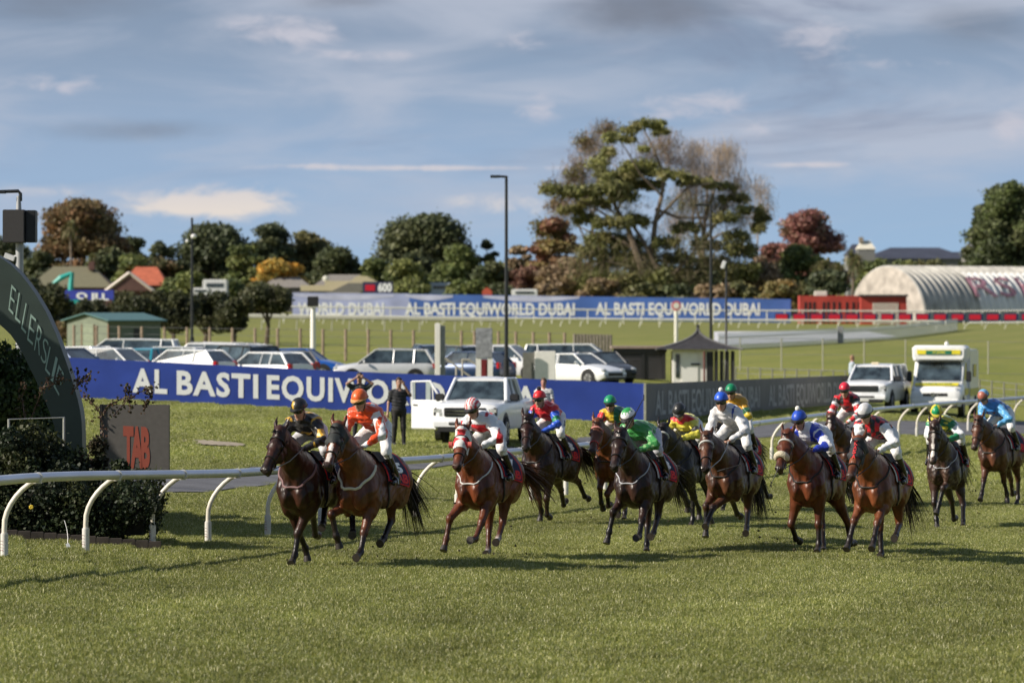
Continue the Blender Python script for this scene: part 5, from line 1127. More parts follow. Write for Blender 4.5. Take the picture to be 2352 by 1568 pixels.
limbs(bt, BD_, [([(1488, 700), (1484, 660), (1476, 620), (1458, 570), (1440, 520), (1415, 480), (1400, 440)], .75, .2), ([(1478, 625), (1500, 560), (1505, 510), (1520, 450), (1525, 400), (1500, 340), (1480, 300)], .5, .1),
    ([(1600, 690), (1570, 660), (1530, 640), (1500, 600), (1480, 560), (1455, 520), (1420, 495), (1380, 470)], .55, .12), ([(1505, 510), (1540, 470), (1580, 430), (1640, 420), (1690, 450)], .28, .08), ([(1458, 570), (1410, 545), (1370, 540), (1330, 520)], .3, .08),
    ([(1440, 520), (1400, 500), (1350, 470), (1300, 450)], .25, .06), ([(1520, 450), (1470, 400), (1440, 350), (1420, 320)], .2, .06), ([(1505, 480), (1560, 500), (1620, 500), (1700, 500), (1740, 500)], .25, .06), ([(1540, 640), (1600, 570), (1650, 540), (1700, 520)], .3, .07), ([(1480, 640), (1440, 610), (1390, 600), (1360, 610)], .25, .07), ([(1420, 480), (1440, 430), (1430, 390), (1400, 370)], .2, .05)], mid_bark, seed=3)
pads = [(1490, 288, 48, 13), (1440, 300, 22, 10), (1405, 312, 18, 14), (1398, 345, 20, 12), (1375, 372, 22, 16), (1383, 400, 18, 16), (1440, 322, 26, 9), (1470, 378, 50, 14), (1420, 402, 45, 15), (1500, 395, 55, 12), (1545, 405, 45, 10), (1600, 412, 50, 10), (1655, 425, 45, 10),
        (1690, 450, 40, 11), (1725, 480, 35, 12), (1752, 500, 22, 14), (1745, 520, 20, 12), (1400, 432, 55, 16), (1350, 440, 40, 13), (1310, 440, 35, 14), (1268, 435, 28, 12), (1365, 465, 45, 12), (1430, 450, 40, 12), (1310, 480, 35, 10), (1345, 500, 35, 13),
        (1405, 510, 50, 15), (1460, 505, 35, 14), (1390, 545, 50, 17), (1440, 560, 45, 18), (1360, 575, 40, 18), (1420, 600, 60, 20), (1480, 590, 40, 18), (1530, 555, 35, 14), (1580, 520, 40, 12), (1560, 590, 45, 16), (1620, 560, 40, 14), (1660, 500, 35, 11), (1690, 540, 35, 14),
        (1700, 570, 45, 18), (1640, 600, 45, 18), (1580, 630, 50, 20), (1500, 640, 45, 22), (1440, 650, 55, 22), (1370, 640, 50, 22), (1480, 340, 16, 7), (1520, 300, 22, 8), (1450, 420, 60, 12), (1700, 620, 50, 20), (1485, 420, 55, 12)]
olv = [(.13, .14, .045), (.17, .175, .055), (.095, .10, .04), (.21, .19, .08)]
padcrown(bt, BD_, pads, 70000, .29, np.array(olv) * 1.45, 21, 5.0, shell=.0)
bt2 = empty('bare_tree', G(1605, BD_ + 12), 0, 'pale bare-limbed tree with fine twiggy crown rising out of the right of the big tree', 'tree')
limbs(bt2, BD_ + 12, [([(1603, 700), (1608, 650), (1612, 610), (1615, 560), (1620, 500), (1640, 440), (1655, 380)], .62, .1), ([(1612, 610), (1600, 550), (1590, 500), (1600, 440), (1590, 390)], .35, .08), ([(1618, 540), (1600, 480), (1575, 430), (1555, 390)], .25, .06), ([(1620, 500), (1625, 440), (1620, 370)], .25, .05), ([(1615, 560), (1650, 500), (1685, 440), (1700, 380)], .3, .06), ([(1625, 520), (1680, 470), (1720, 430)], .2, .05)], pale_bark, seed=9)
def twigs(o, d, clouds, n, length, wid, pal, seed, spread=.55, upz=1.0, yd=4):
    r = np.random.default_rng(seed); k = d / FPX; C_ = []
    for a, b, rx, ry in clouds:
        c = rel3(o, a, b, d); C_.append((c.x, r.uniform(-yd, yd), c.z, rx * k, min(rx * k, 3.0), ry * k))
    C_ = np.array(C_); w = C_[:, 3] * C_[:, 5]; w /= w.sum(); li = r.choice(len(C_), n, p=w); v = r.normal(size=(n, 3)) * .48; v = np.clip(v, -1.1, 1.1)
    p = C_[li, :3] + v * C_[li, 3:6]; dr = r.normal(size=(n, 3)) * spread; dr[:, 2] += upz; dr /= np.linalg.norm(dr, axis=1)[:, None]
    ln = length * r.uniform(.4, 1.4, n)[:, None]; sd_ = np.cross(dr, r.normal(size=(n, 3))); sd_ /= np.linalg.norm(sd_, axis=1)[:, None]; sd_ *= wid * r.uniform(.6, 1.4, n)[:, None]
    V4 = np.stack([p - dr * ln / 2 - sd_, p - dr * ln / 2 + sd_, p + dr * ln / 2 + sd_ * .4, p + dr * ln / 2 - sd_ * .4], 1)
    pal = np.array(pal); col = pal[r.integers(0, len(pal), n)] * r.uniform(.7, 1.3, (n, 1))
    return mesh_np('crown', V4.reshape(-1, 3), np.arange(n * 4).reshape(-1, 4), leafmat('leaf_tree'), o, cols=np.repeat(col, 4, 0))
tw = [(.42, .33, .26), (.34, .27, .20), (.30, .24, .18), (.48, .40, .32)]
twigs(bt2, BD_ + 12, [(1590, 370, 40, 45), (1660, 370, 45, 45), (1625, 400, 55, 40), (1600, 340, 30, 18), (1665, 345, 30, 18), (1690, 430, 40, 40), (1580, 450, 40, 50), (1640, 480, 50, 50), (1560, 520, 40, 50), (1700, 500, 30, 40)], 8500, 1.4, .024, tw, 31, spread=.38)
bt3 = empty('bare_tree', G(1370, BD_ + 14), 0, 'fine twiggy tree with thin pinkish leaf rising behind the left of the big tree', 'tree')
limbs(bt3, BD_ + 14, [([(1355, 700), (1356, 640), (1358, 580), (1362, 500), (1372, 420), (1385, 340)], .45, .08), ([(1358, 580), (1330, 520), (1300, 480)], .2, .05), ([(1362, 500), (1340, 430), (1335, 360)], .2, .05), ([(1372, 420), (1400, 360), (1410, 310)], .15, .05)], pale_bark, seed=11)
twigs(bt3, BD_ + 14, [(1385, 300, 36, 24), (1345, 330, 34, 26), (1335, 380, 40, 34), (1380, 350, 45, 40), (1320, 420, 45, 40), (1300, 480, 45, 40), (1360, 450, 50, 50), (1500, 350, 45, 40), (1530, 330, 35, 35), (1540, 370, 30, 30)], 8000, 1.0, .032, [(.27, .19, .13), (.22, .17, .10), (.18, .16, .08), (.30, .2, .15)], 33, spread=.8)
leafmesh('thin_leaf', [(rel3(bt3, a, b, BD_ + 14).x, 0, rel3(bt3, a, b, BD_ + 14).z, 1.9, 1.5, 1.5) for a, b in ((1345, 325), (1400, 300), (1320, 400), (1280, 470), (1262, 430), (1300, 440), (1240, 520), (1255, 540))], 2600, .3, [(.20, .17, .06), (.22, .15, .08), (.15, .15, .05)], leafmat('leaf_tree'), bt3, 77, shell=0)
twigs(bt, BD_ + 3, [(1400, 560, 60, 50), (1500, 580, 60, 60), (1600, 580, 70, 60), (1690, 600, 60, 50), (1340, 600, 50, 50), (1560, 470, 60, 30), (1650, 470, 50, 40), (1450, 620, 80, 50), (1560, 640, 80, 45), (1430, 470, 50, 40)], 7000, .9, .04, [(.20, .17, .09), (.16, .16, .07), (.24, .20, .13), (.13, .14, .05)], 37, spread=1.0)
bt4 = empty('bare_tree', G(1748, BD_ + 30), 0, 'faint thin bare tree at the right shoulder of the big tree', 'tree')
limbs(bt4, BD_ + 30, [([(1735, 700), (1738, 600), (1742, 520), (1748, 440)], .2, .05), ([(1740, 540), (1765, 470)], .1, .04)], pale_bark, seed=5)
twigs(bt4, BD_ + 30, [(1745, 440, 30, 34), (1760, 480, 25, 30), (1735, 500, 25, 40)], 1500, .9, .03, tw, 35, spread=.8)
tg = limbs(bt, BD_, [([(1600, 690), (1560, 655), (1520, 640)], .5, .35)], pale_bark, 'fallen_limb', 6) if False else None

# palms / cabbage trees
def palm(px, top, d, label, seed, fr=1.6, trunkr=.16, clumps=1):
    o = empty('palm_tree', G(px, d), 0, label, 'palm'); h = CZ + (YH - top) * d / FPX - o.location.z - fr * .6; r = random.Random(seed)
    MB().tube([(0, 0, 0), (.1, 0, h * .5), (0, 0, h)], [trunkr * 1.3, trunkr, trunkr], 8).build('trunk', mat('bark_mid', (.20, .155, .115), .9), o, smooth=True)
    vs = []; fs = []; cl = []
    for c in range(clumps):
        cc = Vector((0, 0, h)) if clumps == 1 else Vector((r.uniform(-1, 1), r.uniform(-1, 1), h + r.uniform(-1.4, .2)))
        for i in range(120):
            a = r.uniform(0, 6.28); e = r.uniform(-1.3, 1.4); ln = fr * r.uniform(.6, 1.1); d0 = Vector((math.cos(a) * math.cos(e), math.sin(a) * math.cos(e), math.sin(e))); s_ = d0.cross(Vector((0, 0, 1))).normalized() * .07
            p0, p1, p2 = cc, cc + d0 * ln * .6, cc + d0 * ln + Vector((0, 0, -ln * .35)); b = len(vs)
            vs += [p0 - s_, p0 + s_, p1 + s_, p1 - s_, p2 + s_ * .2, p2 - s_ * .2]; fs += [(b, b + 1, b + 2, b + 3), (b + 3, b + 2, b + 4, b + 5)]; q = r.choice([(.16, .17, .06), (.2, .19, .08), (.11, .13, .05), (.26, .22, .12)]); cl += [q] * 6
    mesh_np('fronds', vs, fs, leafmat('leaf_tree'), o, cols=np.array(cl)); return o
palm(162, 505, 555, 'cabbage tree with drooping yellow-green head in front of the rusty autumn tree', 1, 2.0)
palm(212, 580, 552, 'shorter cabbage tree left of the orange roof', 2, 1.5)
for i, (px, tp, lab) in enumerate(((1895, 585, 'cabbage palm left of the hut, in front of the red tree'), (1958, 573, 'cabbage palm just left of the hut roof'), (1842, 640, 'cabbage palm low above the red shed'), (1925, 600, 'cabbage palm between the two others left of the hut'), (2100, 597, 'small palm behind the hut ridge'))): palm(px, tp, 535 + 3 * i, lab, 10 + i, 1.9, clumps=3)

# clipped dark trees behind the car park
dk_ = [(.05, .06, .026), (.07, .078, .032), (.04, .046, .022), (.09, .09, .04)]
for i, (px, tp, hw_, lab) in enumerate(((95, 648, 75, 'dark clipped tree behind the arch'), (160, 690, 55, 'dark clipped tree behind the green shed, left part'), (232, 690, 60, 'dark clipped tree over the ridge of the green shed'), (318, 668, 62, 'dark clipped tree right of the green shed'), (395, 668, 60, 'dark clipped tree just left of the slim black mast'), (470, 668, 60, 'dark clipped tree just right of the slim black mast'), (535, 680, 45, 'dark clipped tree second from the right end of the dark row'), (612, 655, 60, 'dark clipped tree with a clear trunk at the right end of the dark row'))):
    d = 292 + (i % 3) * 6; o = empty('clipped_tree', G(px, d), 0, lab, 'tree'); k = d / FPX; h = CZ + (YH - tp) * k - o.location.z; r = random.Random(i + 60); w = hw_ * k; zb = CZ + (YH - (760 if i < 7 else 712)) * k - o.location.z; lob = []
    for j in range(26):
        q = r.uniform(.5, .85) * .9; lob.append((r.uniform(-w + q, w - q), r.uniform(-1.2, 1.2), r.uniform(zb + q * .6, h - q * .8), q * 1.15, q, q))
    leafmesh('crown', lob, 9000, .19, dk_, leafmat('leaf_tree'), o, 300 + i, shell=.4)
    mb = MB().tube([(0, 0, -.1), (.15, 0, zb * .6), (-.1, 0, zb + .8)], [.22, .15, .1], 7).tube([(.1, 0, zb * .6), (w * .4, .2, zb + .7)], [.1, .06], 6).tube([(.1, 0, zb * .6), (-w * .4, -.2, zb + .8)], [.1, .06], 6); mb.build('trunk', mat('bark_brown', (.13, .10, .07), .9), o)
T(155, 735, 34, 262, ol + br, 4000, 'small tawny bush at the left end of the green shed', 190, bushy=True, name='bush', cat='bush', lsize=.14, nl=12)
# ------------------------------------------------------------------ organic surfaces: smooth union of tapered limbs and ellipsoids, meshed
def cap(a, b, ra, rb, k=.04, tg='b', ys=1.0): return dict(t='cap', a=np.array(a, float), b=np.array(b, float), ra=ra, rb=rb, k=k, tag=tg, ys=ys)
def ell(c, r, k=.04, tg='b', rot=None, sub=False): return dict(t='ell', c=np.array(c, float), r=np.array(r, float), k=k, tag=tg, rot=rot, sub=sub)
def pd_(p, X):
    if p['t'] == 'cap':
        s_ = np.array([1, 1 / p['ys'], 1]); a = p['a'] * s_; b = p['b'] * s_; Q = X * s_; ab = b - a; L2 = max(1e-9, ab @ ab)
        t_ = np.clip(((Q - a) @ ab) / L2, 0, 1); return np.linalg.norm(Q - a - t_[..., None] * ab, axis=-1) - (p['ra'] + (p['rb'] - p['ra']) * t_)
    q = X - p['c']
    if p['rot'] is not None: q = q @ p['rot']
    k0 = np.linalg.norm(q / p['r'], axis=-1); k1 = np.linalg.norm(q / p['r'] ** 2, axis=-1); return k0 * (k0 - 1) / np.maximum(k1, 1e-6)
def bb_(p):
    if p['t'] == 'cap':
        m_ = max(p['ra'], p['rb']); e = np.array([m_, m_ * max(p['ys'], .3), m_]); return np.minimum(p['a'], p['b']) - e, np.maximum(p['a'], p['b']) + e
    m_ = p['r'].max() if p['rot'] is not None else p['r']; return p['c'] - m_, p['c'] + m_
def smin(a, b, k):
    h = np.clip(.5 + .5 * (b - a) / k, 0, 1); return b * (1 - h) + a * h - k * h * (1 - h)
def field_at(prims, X):
    F = None
    for p in prims:
        d = pd_(p, X)
        if p.get('sub'): F = -smin(-F, d, p['k'])
        else: F = d if F is None else smin(F, d, p['k'])
    return F
_C8 = [(i, j, k) for i in (0, 1) for j in (0, 1) for k in (0, 1)]
_ED = [(a, b) for a in _C8 for b in _C8 if sum(abs(x - y) for x, y in zip(a, b)) == 1 and a < b]
def surf(prims, h, warp=None, clip=None):
    lo = np.min([bb_(p)[0] for p in prims if not p.get('sub')], 0) - .06; hi = np.max([bb_(p)[1] for p in prims if not p.get('sub')], 0) + .06
    n = np.ceil((hi - lo) / h).astype(int) + 1; F = np.full(n, 1.0, np.float32); ax = [lo[i] + h * np.arange(n[i]) for i in range(3)]
    for p in prims:
        a, b = bb_(p); mg_ = p['k'] + 3 * h; i0 = np.maximum(np.floor((a - mg_ - lo) / h).astype(int), 0); i1 = np.minimum(np.ceil((b + mg_ - lo) / h).astype(int) + 1, n)
        sl = tuple(slice(i0[i], i1[i]) for i in range(3)); X = np.stack(np.meshgrid(*[ax[i][sl[i]] for i in range(3)], indexing='ij'), -1); d = pd_(p, X)
        F[sl] = -smin(-F[sl], d, p['k']) if p.get('sub') else smin(F[sl], d, p['k'])
    if warp is not None or clip is not None:
        X = np.stack(np.meshgrid(*ax, indexing='ij'), -1)
        if warp is not None: F = F + warp(X)
        if clip is not None: F = np.maximum(F, clip(X))
    s_ = F < 0; cnt = sum(s_[i:n[0] - 1 + i, j:n[1] - 1 + j, k:n[2] - 1 + k].astype(np.int8) for i, j, k in _C8); act = (cnt > 0) & (cnt < 8); ids = np.argwhere(act)
    idx = -np.ones(act.shape, np.int64); idx[act] = np.arange(len(ids)); acc = np.zeros((len(ids), 3)); num = np.zeros(len(ids))
    for a, b in _ED:
        fa = F[ids[:, 0] + a[0], ids[:, 1] + a[1], ids[:, 2] + a[2]]; fb = F[ids[:, 0] + b[0], ids[:, 1] + b[1], ids[:, 2] + b[2]]; m_ = (fa < 0) != (fb < 0)
        t_ = np.where(m_, fa / np.where(fa - fb == 0, 1, fa - fb), 0); acc[m_] += (np.array(a) + t_[:, None] * (np.array(b) - np.array(a)))[m_]; num += m_
    v = lo + h * (ids + acc / np.maximum(num, 1)[:, None]); fs = []
    for x in range(3):
        y, z = (x + 1) % 3, (x + 2) % 3
        A = [slice(None)] * 3; B = [slice(None)] * 3; A[x] = slice(0, -1); B[x] = slice(1, None)
        for q in (y, z): A[q] = slice(1, -1); B[q] = slice(1, -1)
        sa, sb = s_[tuple(A)], s_[tuple(B)]; pp = np.argwhere(sa != sb); ins = sa[tuple(pp.T)]
        o_ = np.zeros(3, int); o_[y] = 1; o_[z] = 1; pp = pp + o_
        def cell(dy, dz):
            c = pp.copy(); c[:, y] -= dy; c[:, z] -= dz; return idx[c[:, 0], c[:, 1], c[:, 2]]
        f = np.stack([cell(0, 0), cell(1, 0), cell(1, 1), cell(0, 1)], 1); f[~ins] = f[~ins][:, ::-1]; fs.append(f)
    f = np.concatenate(fs); f = f[(f >= 0).all(1)]
    return v, f
def relax(v, f, it=1, lam=.5):
    for _ in range(it):
        s_ = np.zeros_like(v); c = np.zeros(len(v))
        for i in range(4):
            for j in ((i + 1) % 4, (i + 3) % 4): np.add.at(s_, f[:, i], v[f[:, j]]); np.add.at(c, f[:, i], 1)
        v = v * (1 - lam) + lam * s_ / np.maximum(c, 1)[:, None]
    return v
def tagcols(prims, v, pal, soft=.012):
    D_ = np.stack([pd_(p, v) for p in prims if not p.get('sub')]); D_ -= D_.min(0); w = np.exp(-D_ / soft); w /= w.sum(0)
    cc = np.array([pal[p['tag']] for p in prims if not p.get('sub')]); return (w[..., None] * cc[:, None]).sum(0)
def vnormals(o):
    n = np.zeros(len(o.data.vertices) * 3); o.data.vertices.foreach_get('normal', n); return n.reshape(-1, 3)

# ------------------------------------------------------------------ racehorse
COAT = mat('horse_coat', (1, 1, 1), .40, vcol=True, var=.45, scale=6, bump=.8, bscale=13, spec=.38, sheen=0, stretch=(1, 1, .45))
HAIR = mat('horse_hair', (1, 1, 1), .45, vcol=True, var=.2, scale=20); HOOF = mat('hoof_horn', (.035, .028, .024), .5, var=.3, scale=30)
LEA = mat('tack_leather', (.012, .010, .009), .4); CLOTH = mat('saddle_cloth', (1, 1, 1), .75, vcol=True, var=.08, bump=.2, bscale=60); SILK = mat('racing_silk', (1, 1, 1), .36, vcol=True, var=.07, scale=14, bump=.8, bscale=15, sheen=.2)
SKIN = mat('skin', (1, 1, 1), .5, vcol=True, var=.08, scale=30); CAPM = mat('cap_silk', (1, 1, 1), .42, vcol=True, var=.07, scale=20, bump=.25, bscale=35, coat=.15); LENS = mat('goggle_lens', (.012, .02, .018), .08, spec=.9, var=.3, scale=30)
BREE = mat('breeches_white', (1, 1, 1), .55, vcol=True, var=.08, scale=12, bump=.6, bscale=16); BOOT = mat('riding_boot', (.012, .011, .011), .25, spec=.6, var=.3, scale=20); STEEL = mat('stirrup_steel', (.5, .5, .5), .3, metal=.9)
FLEECE = mat('fleece_noseband', (.62, .56, .42), .95, var=.15, scale=30, bump=1.0, bscale=60)
FORE = {'stance': (2, -1, 34, 1), 'reach': (34, 24, 46, 6), 'reachlow': (20, 14, 42, 5), 'fold': (48, -66, -105, 0), 'foldlow': (14, -78, -120, 0), 'trail': (-22, -27, 8, 0), 'lift': (28, -18, -55, 2), 'crook': (20, -40, -78, 3)}
HIND = {'push': (8, -52, -30, -20), 'trail': (18, -62, -52, -80), 'stance': (42, -34, 2, 35), 'under': (66, -12, 22, 50), 'fold': (58, -48, 8, -50), 'swing': (48, -40, -14, -35)}
def horse_geo(pose):
    ps = []; A = ps.append; yaw = R(pose.get('yaw', 0)); pitch = R(pose.get('pitch', 60)); nz_ = pose.get('neck', 0.0)
    A(ell((-.06, 0, 1.19), (.70, .285, .345), .05)); A(ell((.42, 0, 1.16), (.36, .265, .39), .1)); A(ell((.28, 0, 1.44), (.36, .085, .15), .1)); A(ell((-.60, 0, 1.27), (.36, .25, .29), .1)); A(ell((-.30, 0, 1.40), (.45, .16, .14), .1))
    for s_ in (1, -1):
        A(ell((-.62, s_ * .135, 1.12), (.25, .135, .30), .08)); A(ell((.65, s_ * .105, 1.05), (.165, .112, .19), .022)); A(ell((.72, s_ * .055, 1.22), (.075, .058, .13), .03)); A(ell((.60, s_ * .20, 1.12), (.09, .07, .17), .03)); A(ell((.36, s_ * .21, 1.06), (.14, .085, .16), .03)); A(ell((-.46, s_ * .20, 1.20), (.15, .08, .2), .04)); A(ell((.10, s_ * .22, 1.02), (.34, .07, .16), .05)); A(ell((.50, s_ * .195, 1.19), (.15, .085, .28), .05)); A(ell((-.40, s_ * .19, 1.02), (.17, .10, .18), .07))
    B0 = np.array([.46, 0, 1.34]); rz = lambda v, a: np.array([v[0] * math.cos(a) - v[1] * math.sin(a), v[0] * math.sin(a) + v[1] * math.cos(a), v[2]])
    B1 = B0 + rz(np.array([.37, 0, .23 + nz_ * .5]), yaw * .5); PL = B0 + rz(np.array([.64, 0, .47 + nz_]), yaw * .75)
    A(cap(B0, B1, .29, .205, .08, 'b', .74)); A(cap(B1, PL, .20, .13, .06, 'b', .74)); A(cap(B0 + [0, 0, -.12], B1 + rz([.02, 0, -.1], yaw * .5), .2, .12, .05, 'b', .6))
    hyw = R(pose.get('hyaw', pose.get('yaw', 0))); e = np.array([math.cos(hyw) * math.cos(pitch), math.sin(hyw) * math.cos(pitch), -math.sin(pitch)]); l = np.array([-math.sin(hyw), math.cos(hyw), 0]); n = np.cross(e, l)
    HS = 1.13; H = lambda u, v, w: PL + e * u * HS + l * v * HS + n * w * HS; RM = np.stack([e, l, n], 1)
    E = lambda u, v, w, r, k=.03, tg='b', sub=False: A(ell(H(u, v, w), tuple(q_ * HS for q_ in r), k, tg, RM, sub))
    E(.08, 0, -.03, (.15, .092, .105)); E(.17, 0, .0, (.11, .088, .068)); 
    for s_ in (1, -1): E(.20, s_ * .042, -.115, (.135, .042, .095), .025)
    A(cap(H(.20, 0, -.02), H(.50, 0, -.035), .086, .060, .03, 'b')); A(cap(H(.26, 0, -.12), H(.50, 0, -.10), .058, .036, .03, 'b'))
    for s_ in (1, -1):
        A(cap(H(.2, s_ * .075, -.01), H(.36, s_ * .05, -.035), .018, .010, .03, 'b')); E(.195, s_ * .082, .008, (.045, .022, .026), .02); E(.20, s_ * .099, .002, (.024, .014, .018), .008, 'e')
    E(.535, 0, -.04, (.062, .060, .055), .03, 'm'); E(.515, 0, -.115, (.045, .038, .030), .02, 'm')
    for s_ in (1, -1): E(.555, s_ * .036, -.018, (.036, .026, .030), .015, 'm')
    for s_ in (1, -1):
        A(cap(H(-.01, s_ * .058, .035), H(-.10, s_ * .085, .075), .030, .026, .02, 'b', 1)); A(cap(H(-.10, s_ * .085, .075), H(-.19, s_ * .088, .09), .026, .008, .012, 'r'))
        E(-.10, s_ * .092, .108, (.055, .013, .016), .006, 'x', True)
        E(.59, s_ * .040, -.012, (.030, .013, .019), .006, 'x', True)
    joints = {}
    for key, s_, xo in (('RF', -1, .02), ('LF', 1, .02)):
        q = pose[key]; q = FORE[q] if isinstance(q, str) else q; q = tuple(q) + ((q[3],) if len(q) == 4 else ()); a1, a2, a3, sp, sp2 = [R(v_) for v_ in q]
        sh_ = np.array([.56, s_ * .17, 1.13]); el = np.array([.42, s_ * .165, .96]); A(cap(sh_, el, .12, .115, .05)); A(ell(el + np.array([.03, s_ * .02, -.07]), (.085, .07, .13), .03)); 
        dv = lambda a, L_, sp_=sp: np.array([math.sin(a) * L_, s_ * math.sin(sp_) * L_, -math.cos(a) * L_])
        kn = el + dv(a1, .43); A(cap(el, el + (kn - el) * .35, .112, .092, .06)); A(cap(el + (kn - el) * .3, kn, .084, .052, .03)); A(ell(kn + np.array([.008, 0, 0]), (.060, .058, .068), .02, 'k'))
        fe = kn + dv(a2, .285, sp2); A(cap(kn, fe, .044, .038, .02, 'd')); A(ell(fe, (.051, .050, .051), .02, 'd')); pa = fe + dv(a3, .115, sp2); A(cap(fe, pa, .040, .045, .02, key))
        joints[key] = (fe, pa, a3, s_)
    for key, s_ in (('RH', -1), ('LH', 1)):
        q = pose[key]; q = HIND[q] if isinstance(q, str) else q; q = tuple(q) + ((0, 0) if len(q) == 4 else ()); b1, b2, b3, b4, sp, sp2 = [R(v_) for v_ in q]
        hp_ = np.array([-.60, s_ * .14, 1.22]); dv = lambda a, L_, z_=0: np.array([math.sin(a) * L_, s_ * math.sin(z_) * L_, -math.cos(a) * L_]); stf = hp_ + dv(b1, .34); hk_ = stf + dv(b2, .44, sp); ct = hk_ + dv(b3, .37, sp2); pa = ct + dv(b4, .115, sp2)
        A(cap(hp_, stf, .19, .125, .08)); A(cap(stf, stf + (hk_ - stf) * .5, .125, .078, .06)); A(cap(stf + (hk_ - stf) * .45, hk_, .084, .052, .03)); A(ell(hk_, (.060, .050, .066), .02, 'k'))
        A(cap(hk_, hk_ + (stf - hk_) * .18 + np.array([-.035, 0, .03]), .03, .022, .02, 'k')); A(cap(hk_, ct, .047, .039, .02, 'd')); A(ell(ct, (.052, .050, .052), .02, 'd')); A(cap(ct, pa, .036, .042, .02, key)); joints[key] = (ct, pa, b4, s_)
    return ps, joints, H, (e, l, n), B0, B1, PL
def ringpts(ps, C_, d1, d2, ths, off=.008, rmax=.6):
    C_ = np.array(C_, float); ths = np.array(ths); dr = np.cos(ths)[:, None] * np.array(d1) + np.sin(ths)[:, None] * np.array(d2); rs = np.linspace(0.0, rmax, 90)
    X = C_ + dr[:, None, :] * rs[None, :, None]; F = field_at(ps, X); out = (F > 0)
    first = np.array([(np.where(~o_)[0].max() if (~o_).any() and True else 0) for o_ in (out)])
    r_ = rs[np.minimum(first, 88)] + rs[1] * .5; return C_ + dr * (r_ + off)[:, None]
def firsthit(ps, C_, dr, rmax):
    rs = np.linspace(0.02, rmax, 70); X = C_[:, None, :] + dr[:, None, :] * rs[None, :, None]; out = field_at(ps, X) > 0; i = np.where(out.any(1), out.argmax(1), 69); return rs[i]
SZ = 1.055
